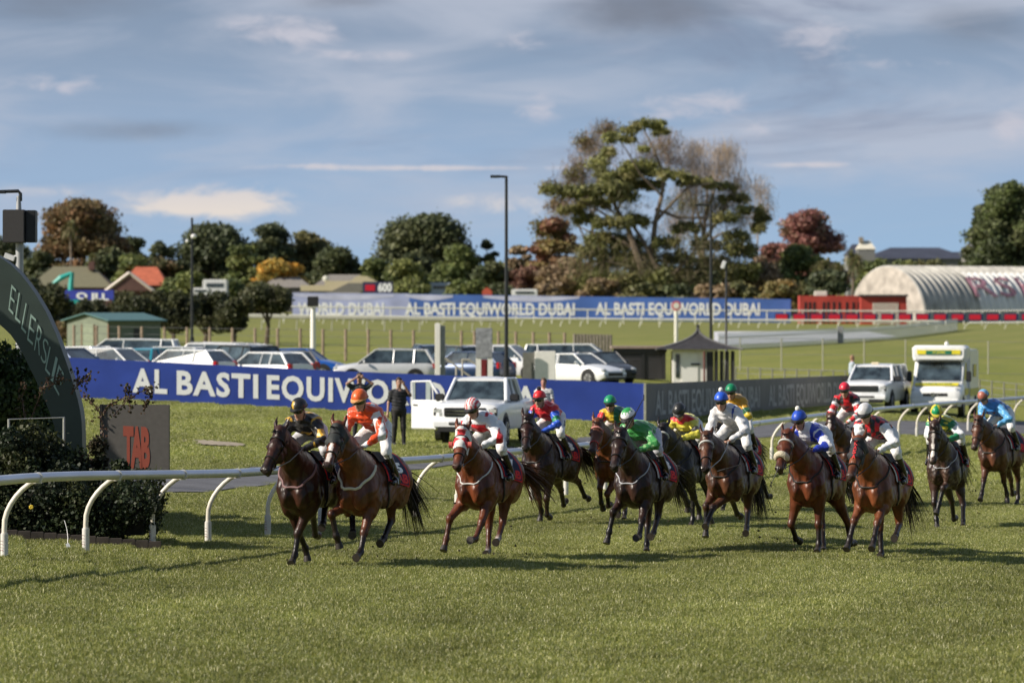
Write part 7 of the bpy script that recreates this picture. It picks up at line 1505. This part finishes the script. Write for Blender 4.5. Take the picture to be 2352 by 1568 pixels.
bay = dict(b=(.115, .034, .013), d=(.014, .009, .007), m=(.03, .018, .014)); dbay = dict(b=(.034, .012, .007), d=(.010, .007, .006), m=(.02, .013, .011)); bbay = dict(b=(.135, .043, .016), d=(.016, .010, .008), m=(.035, .02, .016))
blk = dict(b=(.018, .013, .012), d=(.008, .007, .006), m=(.016, .012, .011)); chs = dict(b=(.125, .033, .012), d=(.07, .021, .009), m=(.06, .03, .022), mane=(.08, .028, .012)); bro = dict(b=(.030, .014, .010), d=(.009, .007, .006), m=(.022, .016, .014))
WS = (.55, .50, .47)
H0 = R(-90 - 20)
def hh(**k): return k
RACE = []
# knee or hock and hoof of each leg, read off enlarged views (view origin and scale)
VW = {1: (600, 940, 3.136), 2: (1050, 940, 3.136), 3: (1450, 940, 3.136), 4: (1880, 920, 3.015), 5: (2200, 920, 3.733)}
LEGS = [(1, dict(LF=(440, 1265, 400, 1470), RF=(460, 1225, 535, 1440), RH=(560, 1080, 600, 1240), LH=(660, 1010, 650, 1190))), (1, dict(RF=(697, 1070, 780, 1345), LF=(975, 1235, 918, 1425), RH=(840, 1075, 885, 1250), LH=(1190, 1130, 1105, 1315))),
        (2, dict(RF=(215, 1110, 172, 1370), LF=(490, 1165, 395, 1285), RH=(530, 1190, 520, 1400), LH=(645, 1150, 605, 1305))), (2, dict(RF=(942, 965, 935, 1130), LF=(1000, 1000, 1015, 1095), RH=(1105, 900, 1130, 970), LH=(1250, 830, 1325, 955))),
        (3, dict(RF=(162, 870, 178, 1035), LF=(200, 930, 228, 1000), RH=(300, 970, 300, 1095), LH=(348, 1030, 350, 1155))), (3, dict(RF=(255, 1040, 195, 1325), LF=(490, 1160, 450, 1262), RH=(520, 1180, 527, 1400), LH=(612, 1095, 562, 1260))),
        (3, dict(RF=(837, 935, 840, 1050), LF=(900, 950, 943, 1115))), (3, dict(RF=(975, 1010, 980, 1262), LF=(1005, 1040, 978, 1178), RH=(1170, 960, 1250, 1090), LH=(1312, 1060, 1310, 1232))),
        (3, dict(LH=(1450, 840, 1500, 935))), (4, dict(RF=(275, 1250, 355, 1300), LF=(505, 1230, 497, 1395), RH=(525, 1240, 545, 1425), LH=(735, 1180, 775, 1305))),
        (4, dict(RF=(630, 990, 612, 1105))), (4, dict(RF=(762, 1150, 703, 1365), LF=(945, 1170, 908, 1360), RH=(957, 1210, 960, 1440), LH=(1112, 1180, 1082, 1285))),
        (5, dict(RF=(497, 1250, 535, 1550), LF=(590, 1105, 515, 1365), RH=(680, 1260, 705, 1385), LH=(790, 1290, 787, 1515))), (5, dict(RF=(965, 1050, 937, 1225), LF=(1150, 1030, 1195, 1255), RH=(1230, 1050, 1240, 1155)))]
def legtargets(i):
    v, L_ = LEGS[i]; ox, oy, k = VW[v]; return {n_: tuple(((q / k) + (ox if j % 2 == 0 else oy)) / 1.0884 for j, q in enumerate(t_)) for n_, t_ in L_.items()}
# poll x,y  muzzle x,y  helmet x,y of each pair, in display pixels
FITS = [(651, 959, 608, 1085, 687, 913), (781, 956, 753, 1066, 826, 893), (1066, 960, 1051, 1073, 1085, 913), (1214, 936, 1210, 1031, 1239, 896), (1375, 949, 1361, 1039, 1401, 907), (1429, 972, 1411, 1069, 1443, 936), (1525, 963, 1512, 1050, 1560, 924),
        (1621, 984, 1621, 1073, 1656, 899), (1650, 960, 1645, 1050, 1679, 881), (1811, 976, 1788, 1074, 1835, 941), (1909, 935, 1899, 1030, 1940, 872), (1975, 985, 1954, 1098, 1987, 925), (2146, 946, 2142, 1064, 2151, 928), (2248, 942, 2238, 1030, 2257, 894)]
def R_(hl, px, s, yawd, pose, coat, tack, jl, jp, capf, jf, lift=0, **kw):
    ft = FITS[len(RACE)]; pose = dict(pose, fit=ft[:4], legs=legtargets(len(RACE)))
    rt, dz, loc = horse('racehorse', hl, px, s, R(-90 - yawd), pose, coat, tack, lift)
    th = R(-90 - yawd); hx, hy = (.39 * SZ), 0; wy = loc.y + hx * math.sin(th); jp = dict(jp); ztop = CZ + (YH - ft[5]) / FPX * wy; jp['low'] = float(np.clip(dz + 2.215 + .157 - (ztop - loc.z) / SZ, -.10, .22)); wx = (ft[4] - CX) / FPX * wy
    jp['lean'] = float(np.clip(((wx - loc.x) - hx * math.cos(th)) / (-math.sin(th)) / SZ / 1.1, -.22, .22))
    jockey('jockey', jl, loc, R(-90 - yawd), dz, jp, capf, jf, seed=px * .01, **kw); RACE.append((rt, dz)); return rt, dz, loc
GOLD, BKC = (.62, .36, .03), (.012, .011, .012)
def j1(t, q):
    if t == 's': tt, an, s_, p = q; return GOLD if (.28 < tt < .48 or .72 < tt < .9) and math.sin(an * 2 + 1) > -.3 else BKC
    x, y, z, p = q; return GOLD if abs(((x + abs(y) * .9) % .20) - .1) < .028 and x > -.1 else BKC
ORG, WH = (.72, .075, .012), (.72, .73, .75)
def j2(t, q):
    if t == 's': tt, an, s_, p = q; return WH if math.sin(an * 3.4 + .4) > .15 else ORG
    x, y, z, p = q; return WH if (math.hypot(x - .02, abs(y) - .10) < .035) else ORG
RD = (.58, .012, .02)
def j3(t, q):
    if t == 's': tt, an, s_, p = q; return RD if math.cos(an * 1.0 - s_ * 1.15) > .55 and tt > .08 else WH
    x, y, z, p = q; return RD if (x > .02 and z < -.03) or (abs(abs(y) - .13) < .022 and x < .12) else WH
BL, GR, YE_ = (.02, .09, .55), (.005, .20, .075), (.66, .46, .03)
def j4(t, q):
    if t == 's': tt, an, s_, p = q; return GR if .30 < tt < .45 else (BL if tt > .12 else RD)
    return RD
def j5(t, q):
    if t == 's': tt, an, s_, p = q; return (RD if tt < .3 else YE_) if s_ < 0 else ((.01, .16, .08) if tt > .2 else YE_)
    x, y, z, p = q; return YE_ if (y < .03 and x > -.05) else (RD if x < -.1 and y < .1 else (.01, .15, .07))
LG_, LG2 = (.045, .27, .06), (.28, .55, .22)
def j6(t, q):
    if t == 's': tt, an, s_, p = q; return LG2 if math.sin(p[2] * 70) * math.sin(p[1] * 60) > .25 and (tt > .55 or s_ < 0) else LG_
    return LG_
YL = (.70, .62, .07)
def j7(t, q):
    if t == 's': tt, an, s_, p = q; return BKC if .28 < tt < .46 else YL
    x, y, z, p = q; return RD if (x > .05 and z > .02) or t == 'c' else YL
WS2 = (.66, .66, .67)
def j8(t, q):
    if t == 's': return WS2
    x, y, z, p = q; return (.03, .07, .35) if abs(y - .16 + x * .2) < .02 or x < -.2 else WS2
AY = (.58, .30, .02)
def j9(t, q):
    if t == 's': tt, an, s_, p = q; return (.01, .09, .04) if .25 < tt < .42 else (YE_ if tt > .4 else AY)
    return AY
RB = (.012, .04, .42)
def j10(t, q):
    if t == 's': tt, an, s_, p = q; return RB if (.55 < tt or .08 < tt < .25) else WH
    x, y, z, p = q; return RB if (abs(y) > .09 and x > -.12) or (x < -.15 and abs(y) < .06) else WH
def j11(t, q):
    if t == 's': tt, an, s_, p = q; return (BKC if tt < .22 else RD) if math.sin(tt * 26) > -.4 else WH
    x, y, z, p = q; return BKC if math.sin(y * 30 + 1) * math.sin(x * 30) > .3 else RD
def j12(t, q):
    if t == 's': return WH
    x, y, z, p = q; return BKC if math.sin(x * 48) * math.sin(y * 44) > 0 else RD
def j13(t, q):
    if t == 's': tt, an, s_, p = q; return GR if (tt < .22 or tt > .62) else WH
    x, y, z, p = q; return (.01, .14, .06) if math.sin(x * 30 + 2) > .15 else (.62, .55, .06)
SB = (.10, .36, .66)
def j14(t, q):
    if t == 's': return SB
    x, y, z, p = q; return (.12, .02, .03) if math.hypot((x % .16) - .08, (y % .16) - .08) < .030 else (.04, .22, .6)

R_('dark brown racehorse leading on the rail with plain leather bridle', 690, 166, 14, dict(RF=(16, 12, 40, -9), LF=(-14, -20, 10, -7), RH=(20, -60, -50, -70), LH='fold', yaw=-26, pitch=50, tail=(-.8, .3, -.1)), dict(dbay), dict(plate=mat('breast_strap_mauve', (.20, .11, .11), .6), plate_r=.018, rein=mat('rein_grey', (.2, .2, .2), .6)),
   'jockey in black silks with gold patches on the leading dark horse', dict(yaw=-12, pitch=20, low=.06), lambda u, a: GOLD if abs(u[1] + .25) < .16 and u[2] > .15 and u[2] < .8 and u[0] > 0 else BKC, j1, breech=(.55, .55, .58))
R_('bright bay racehorse with black hood and white blaze, second from the left', 829, 166, 20, dict(RF=(52, -12, -40, 8), LF=(8, 2, 34, -6), RH=(46, -58, -30, -80), LH=(6, -62, -34, -30), yaw=-14, pitch=60, tail=(-.6, .1, -.5)), dict(bay, blaze=(.16, .60, .018, .035)), dict(no='15', plate=mat('breast_strap_cream', (.62, .58, .45), .6), plate_r=.02, hood=dict(col=(.02, .024, .024), u1=.30, w0=-.14)),
   'jockey in orange and white striped silks with shiny orange cap', dict(yaw=-6, pitch=18), lambda u, a: (.72, .12, .02), j2, peak=(.6, .3, .12), glove=(.05, .055, .06), txt='J TT')
R_('chestnut racehorse wearing a white and red hood with eye cups', 1098, 157, 20, dict(RF=(44, 14, 0, 17), LF=(-2, -3, 30, -5), RH=(40, -62, -40, -80), LH=(10, -60, -28, 0), yaw=-4, pitch=66, tail=(-.7, .45, -.2)), dict(chs, legs=dict(LH=WS, RH=WS)), dict(no='7', pad=True, plate=mat('plate_white', (.6, .6, .58), .5), plate_r=.012, hood=dict(col=(.62, .62, .60), ring=(.58, .03, .04), cup=mat('cup_red', (.55, .10, .08), .6), u1=.33, w0=-.13)),
   'jockey in white silks with red stripes and a red and white striped cap', dict(yaw=-8, pitch=26), lambda u, a: RD if math.sin(u[1] * 17) > 0 else (.75, .75, .75), j3, txt='V STEIN', lift=0.0)
R_('dark horse with small white star ridden by the red capped jockey in blue sleeves', 1242, 130, 24, dict(RF=(2, 0, 32, 0), LF=(-18, -16, 10, 0), RH='trail', LH=(16, -66, -60, -90), yaw=10, pitch=64, tail=(-.8, .2, -.2)), dict(dbay, blaze=(.10, .15, .025, .015)), dict(pad=True, no='3', plate=LEA),
   'jockey in red silks with blue and green sleeves and a red cap', dict(yaw=-4, pitch=8), solid((.62, .02, .025)), j4, pom=(.02, .02, .03), txt='R', glove=(.4, .4, .4))
R_('bay racehorse with bright red bridle, mostly hidden behind its neighbour', 1404, 127, 18, dict(RF='lift', LF='foldlow', RH='stance', LH='under', yaw=4, pitch=58), dict(bbay), dict(bridle=mat('bridle_red', (.5, .05, .06), .5), brow=mat('bridle_pink', (.6, .25, .22), .5), plate=LEA),
   'jockey in green, yellow and red silks with a plain green cap', dict(yaw=4, pitch=12), solid((.01, .26, .11)), j5)
R_('dark brown horse with white star on the forehead, in front beside the red bridled bay', 1460, 150, 21, dict(RF=(40, 16, 10, 14), LF=(50, -55, -100, -4), RH=(60, -20, 14, 50), LH=(12, -58, -24, 0), yaw=0, pitch=62, tail=(-.8, .1, -.3)), dict(bro, b=(.034, .015, .010), blaze=(.07, .13, .028, .022)), dict(no='8', pad=True, plate=mat('strap_pale', (.45, .46, .5), .5), plate_r=.01, brow=LEA),
   'jockey in leaf green silks crouching low with a white and green cap and raised whip', dict(yaw=-8, pitch=32, low=.12), lambda u, a: ((.03, .30, .07) if u[2] > .78 or (u[2] > .6 and math.sin(a * 9) > .2) else ((.78, .78, .80) if u[2] > .22 else (.02, .02, .02))), j6, peak=(.02, .02, .02), glove=(.02, .02, .02), breech=(.5, .5, .55))
R_('black racehorse with white browband ridden by the yellow jacketed jockey', 1561, 132, 22, dict(RF='reachlow', LF=(30, -40, -80, 2), RH='stance', LH='swing', yaw=-6, pitch=58), dict(blk), dict(brow=mat('brow_white', (.55, .55, .52), .5), plate=LEA),
   'jockey in yellow silks with black armbands and black cap, head down', dict(yaw=8, pitch=42, low=.04), solid((.02, .02, .02)), j7, txt='R')
R_('brown racehorse with white browband ridden by the white jacketed jockey', 1668, 144, 19, dict(RF=(5, 2, 34, -6), LF=(46, -24, -50, -12), RH='fold', LH=(14, -52, -14, 10), yaw=8, pitch=68, tail=(-.5, .1, -.8)), dict(bro, b=(.085, .034, .017)), dict(no='5', pad=True, brow=mat('brow_white', (.55, .55, .52), .5), rein=mat('rein_white', (.45, .45, .42), .5), plate=LEA),
   'jockey in plain white silks with shiny royal blue cap and white pompom', dict(yaw=4, pitch=10), solid((.02, .10, .60)), j8, pom=(.8, .78, .72), txt='BASS')
R_('dark racehorse half hidden behind the brown one with white browband', 1683, 119, 17, dict(RF='stance', LF='crook', RH='trail', LH=(18, -60, -46, -70), yaw=4, pitch=60), dict(blk, b=(.024, .017, .014)), dict(plate=LEA),
   'jockey in amber and green silks with a green cap, farthest back in the middle', dict(yaw=2, pitch=12), solid((.005, .22, .09)), j9)
R_('red bay racehorse with thick sheepskin noseband and white browband', 1857, 150, 20, dict(RF=(10, -66, -110, 4), LF=(2, 0, 32, -4), RH='push', LH=(8, -58, -30, -20), yaw=-14, pitch=60, neck=-.03), dict(bay, b=(.11, .031, .013), blaze=(.08, .13, .018, .012)), dict(fleece=True, no='8', brow=mat('brow_white', (.55, .55, .52), .5), plate=LEA),
   'jockey in blue and white silks with royal blue cap and white pompom', dict(yaw=-10, pitch=20, low=.06), solid((.015, .07, .48)), j10, pom=(.8, .78, .72), txt='TAB')
R_('racehorse with broad white face behind the sheepskin noseband horse', 1939, 114, 18, dict(RF='stance', LF='lift', RH='fold', LH='stance', yaw=-12, pitch=50, neck=.05), dict(bbay, b=(.07, .028, .016), blaze=(.08, .5, .03, .03)), dict(plate=LEA),
   'jockey in red, black and white silks with plain red cap', dict(yaw=4, pitch=14), solid((.66, .02, .05)), j11, glove=(.5, .5, .5))
R_('bay racehorse wearing a black hood with a red word down its face', 2008, 155, 20, dict(RF=(42, 8, 5, 12), LF=(28, -48, -90, -4), RH=(44, -30, 4, 30), LH=(8, -60, -32, -20), yaw=-6, pitch=66, tail=(-.6, .15, -.6)), dict(bbay, b=(.15, .046, .017)), dict(no='2', pad=True, plate=LEA, hood=dict(col=(.022, .022, .026), u1=.32, w0=-.14, text='KASA')),
   'jockey in red and black checked silks with white sleeves and silver cap', dict(yaw=-6, pitch=26, low=.02), lambda u, a: (.52, .52, .53) if math.sin(a * 2 + .6) > 0 else (.60, .60, .61), j12, txt='TAB', lift=0)
R_('dark muddy racehorse with long white blaze, second from the right', 2168, 127, 14, dict(RF=(2, 1, 33, 0), LF=(52, -30, -70, 0), RH='stance', LH='fold', yaw=6, pitch=66), dict(bro, b=(.042, .021, .015), blaze=(.1, .56, .014, .03), sweat=True), dict(plate=mat('strap_pale', (.45, .46, .5), .5), plate_r=.008),
   'jockey in yellow and green hooped silks with quartered yellow and green cap', dict(yaw=6, pitch=32, low=.04), lambda u, a: ((.60, .50, .03) if math.sin(a * 2 - 1.2) > 0 else (.005, .26, .10)), j13, glove=(.005, .2, .08), peak=(.5, .42, .05))
R_('bay racehorse at the right edge of the field behind all the others', 2284, 113, 26, dict(RF='reachlow', LF=(32, -30, -60, -2), RH='swing', LH='stance', yaw=4, pitch=66, neck=-.03), dict(bbay, b=(.10, .040, .022)), dict(pad=True, plate=LEA),
   'jockey in sky blue silks bent low at the right edge', dict(yaw=-10, pitch=34, low=.0), lambda u, a: (.40, .13, .09) if u[0] > .2 else (.16, .40, .66), j14)
whip((1440, 986), (1481, 909), 57.6, 'black whip held up above the green jacketed jockey', db=-.2)
whip((1648, 1082), (1716, 1062), 60.0, 'black whip held level in the hand of the white jacketed jockey')
whip((1789, 1072), (1770, 1114), 57.2, 'black whip hanging below the muzzle of the sheepskin noseband horse')
whip((888, 1038), (905, 1076), 53.2, 'pale whip lying against the boot of the orange jacketed jockey')

# ------------------------------------------------------------------ bystanders
def bystander(label, px, d, deg, arms, top, trou, hair, seed, lift=0, skin=(.38, .22, .16), shoes=(.02, .02, .02)):
    o = empty('person', G(px, d), R(deg), label, 'person'); sk = []; A = sk.append
    Hc = np.array([.02, 0, 1.66]); 
    for a in (ell(Hc + [0, 0, .02], (.095, .075, .11), .02, 's'), ell(Hc + [.02, 0, -.06], (.07, .06, .08), .03, 's'), ell(Hc + [.098, 0, -.02], (.018, .013, .026), .01, 's'), ell(Hc + [.08, .03, .01], (.012, .014, .008), .005, 'e'), ell(Hc + [.08, -.03, .01], (.012, .014, .008), .005, 'e'), ell(Hc + [.085, 0, -.075], (.01, .022, .006), .005, 'l'), cap((0, 0, 1.45), (.01, 0, 1.6), .06, .055, .03, 's'), cap((0, 0, 1.0), (0, 0, 1.38), .12, .13, .05, 's')): A(a)
    tp_ = [cap((0, 0, .98), (0, 0, 1.15), .145, .14, .05, 't', 1.25), cap((0, 0, 1.15), (0, 0, 1.36), .14, .145, .05, 't', 1.35), cap((0, 0, 1.4), (0, 0, 1.46), .09, .07, .04, 't')]; tr = [cap((0, 0, .95), (0, 0, 1.0), .15, .14, .05, 't', 1.2)]
    for s_ in (1, -1):
        sh_ = np.array([0, s_ * .19, 1.40]); el, hd = [np.array(q) for q in arms[s_]]; A(cap(sh_, el, .045, .038, .03, 's')); A(cap(el, hd, .038, .026, .02, 's')); dr = (hd - el) / np.linalg.norm(hd - el); A(ell(hd + dr * .05, (.035, .035, .045), .015, 's'))
        sd_ = np.cross(dr, [1, 0, .01]); sd_ /= np.linalg.norm(sd_) + 1e-9
        for k in range(4): b0 = hd + dr * .08 + sd_ * (.03 - .02 * k); A(cap(b0, b0 + dr * (.05, .065, .06, .045)[k], .011, .009, .005, 's'))
        b0 = hd + dr * .04 + sd_ * .035; A(cap(b0, b0 + sd_ * .03 + dr * .03, .012, .010, .005, 's'))
        tp_ += [cap((0, 0, 1.36), sh_, .11, .075, .04, 't'), cap(sh_, sh_ + (el - sh_) * .7, .075, .062, .03, 't')]
        an = np.array([.03 * s_, s_ * .13, .10]); kn_ = np.array([.03, s_ * .115, .50]); hp_ = np.array([0, s_ * .10, .92]); A(cap(hp_, kn_, .075, .05, .04, 's')); A(cap(kn_, an, .045, .035, .03, 's')); tr += [cap(hp_, kn_, .105, .07, .05, 't'), cap(kn_, an, .068, .055, .04, 't')]
    v, f = surf(sk, .014); mesh_np('body', v, f, SKIN, o, True, tagcols(sk, v, dict(s=skin, e=(.02, .02, .02), l=(.3, .1, .08)), .004)); v, f = surf(tp_, .016, lambda X: sinw(X, seed)); mesh_np('top', v, f, mat('clothes_top', (1, 1, 1), .8, vcol=True, var=.15), o, True, np.tile(np.array(top), (len(v), 1)))
    v, f = surf(tr, .016, lambda X: sinw(X, seed + 2, .004)); mesh_np('trousers', v, f, mat('clothes_trousers', (1, 1, 1), .8, vcol=True, var=.15), o, True, np.tile(np.array(trou), (len(v), 1)))
    v, f = surf([ell(Hc + [-.012, 0, .045], (.105, .088, .10), .02, 'h'), ell(Hc + [-.06, 0, -.02], (.05, .07, .08), .02, 'h')], .012, None, lambda X: (X[..., 0] - Hc[0]) * .9 - (X[..., 2] - Hc[2]) + .0); mesh_np('hair', v, f, mat('hair_%d' % seed, hair, .7, var=.3, scale=40), o, True)
    for s_ in (1, -1): MB().ball((.07, s_ * .13, .045), .06, 10, 6, (2.1, .85, .75)).build('shoe', mat('shoe_dark', (.02, .02, .02), .5), o, smooth=True)
    return o
bystander('person in black standing before the blue board, one hand raised to the face', 916, 101, -80, {1: ((.06, .30, 1.32), (.15, .12, 1.60)), -1: ((-.02, -.27, 1.12), (.05, -.30, .86))}, (.018, .019, .024), (.02, .018, .018), (.04, .025, .02), 1)
bystander('person behind the orange jacketed jockey shading their eyes with both arms', 826, 103, -85, {1: ((.10, .34, 1.50), (.14, .10, 1.66)), -1: ((.10, -.34, 1.50), (.14, -.10, 1.66))}, (.02, .03, .035), (.02, .02, .03), (.03, .02, .015), 2)
bystander('person in white top partly hidden behind the pickup and the red capped jockey', 1249, 110, -100, {1: ((.02, .27, 1.14), (.08, .28, .88)), -1: ((.02, -.27, 1.14), (.08, -.28, .88))}, (.6, .6, .6), (.05, .05, .07), (.10, .06, .04), 3, skin=(.42, .2, .15))
bystander('person in pale blue top leaning on the fence left of the ambulance', 1957, 178, 10, {1: ((.22, .24, 1.22), (.48, .16, 1.16)), -1: ((.22, -.24, 1.22), (.48, -.16, 1.16))}, (.40, .47, .55), (.10, .14, .20), (.35, .2, .12), 4, skin=(.5, .26, .2))

# torn turf thrown up behind the hooves
mb = MB(); r = random.Random(9)
for rt_, _ in RACE:
    d_ = rt_.location
    for i in range(20):
        c = rt_.matrix_basis @ Vector((r.uniform(-1.7, .9), r.uniform(-.6, .6), abs(r.gauss(0, .33)))); mb.ball(c, r.uniform(.006, .020), 5, 4, (r.uniform(.5, 1.5), r.uniform(.5, 1.5), r.uniform(.5, 1.2)))
tag(mb.build('flying_turf', mat('soil_clod', (.05, .042, .022), .95)), 'scattered clods of torn turf flying up behind the galloping horses', 'turf clods', kind='stuff')
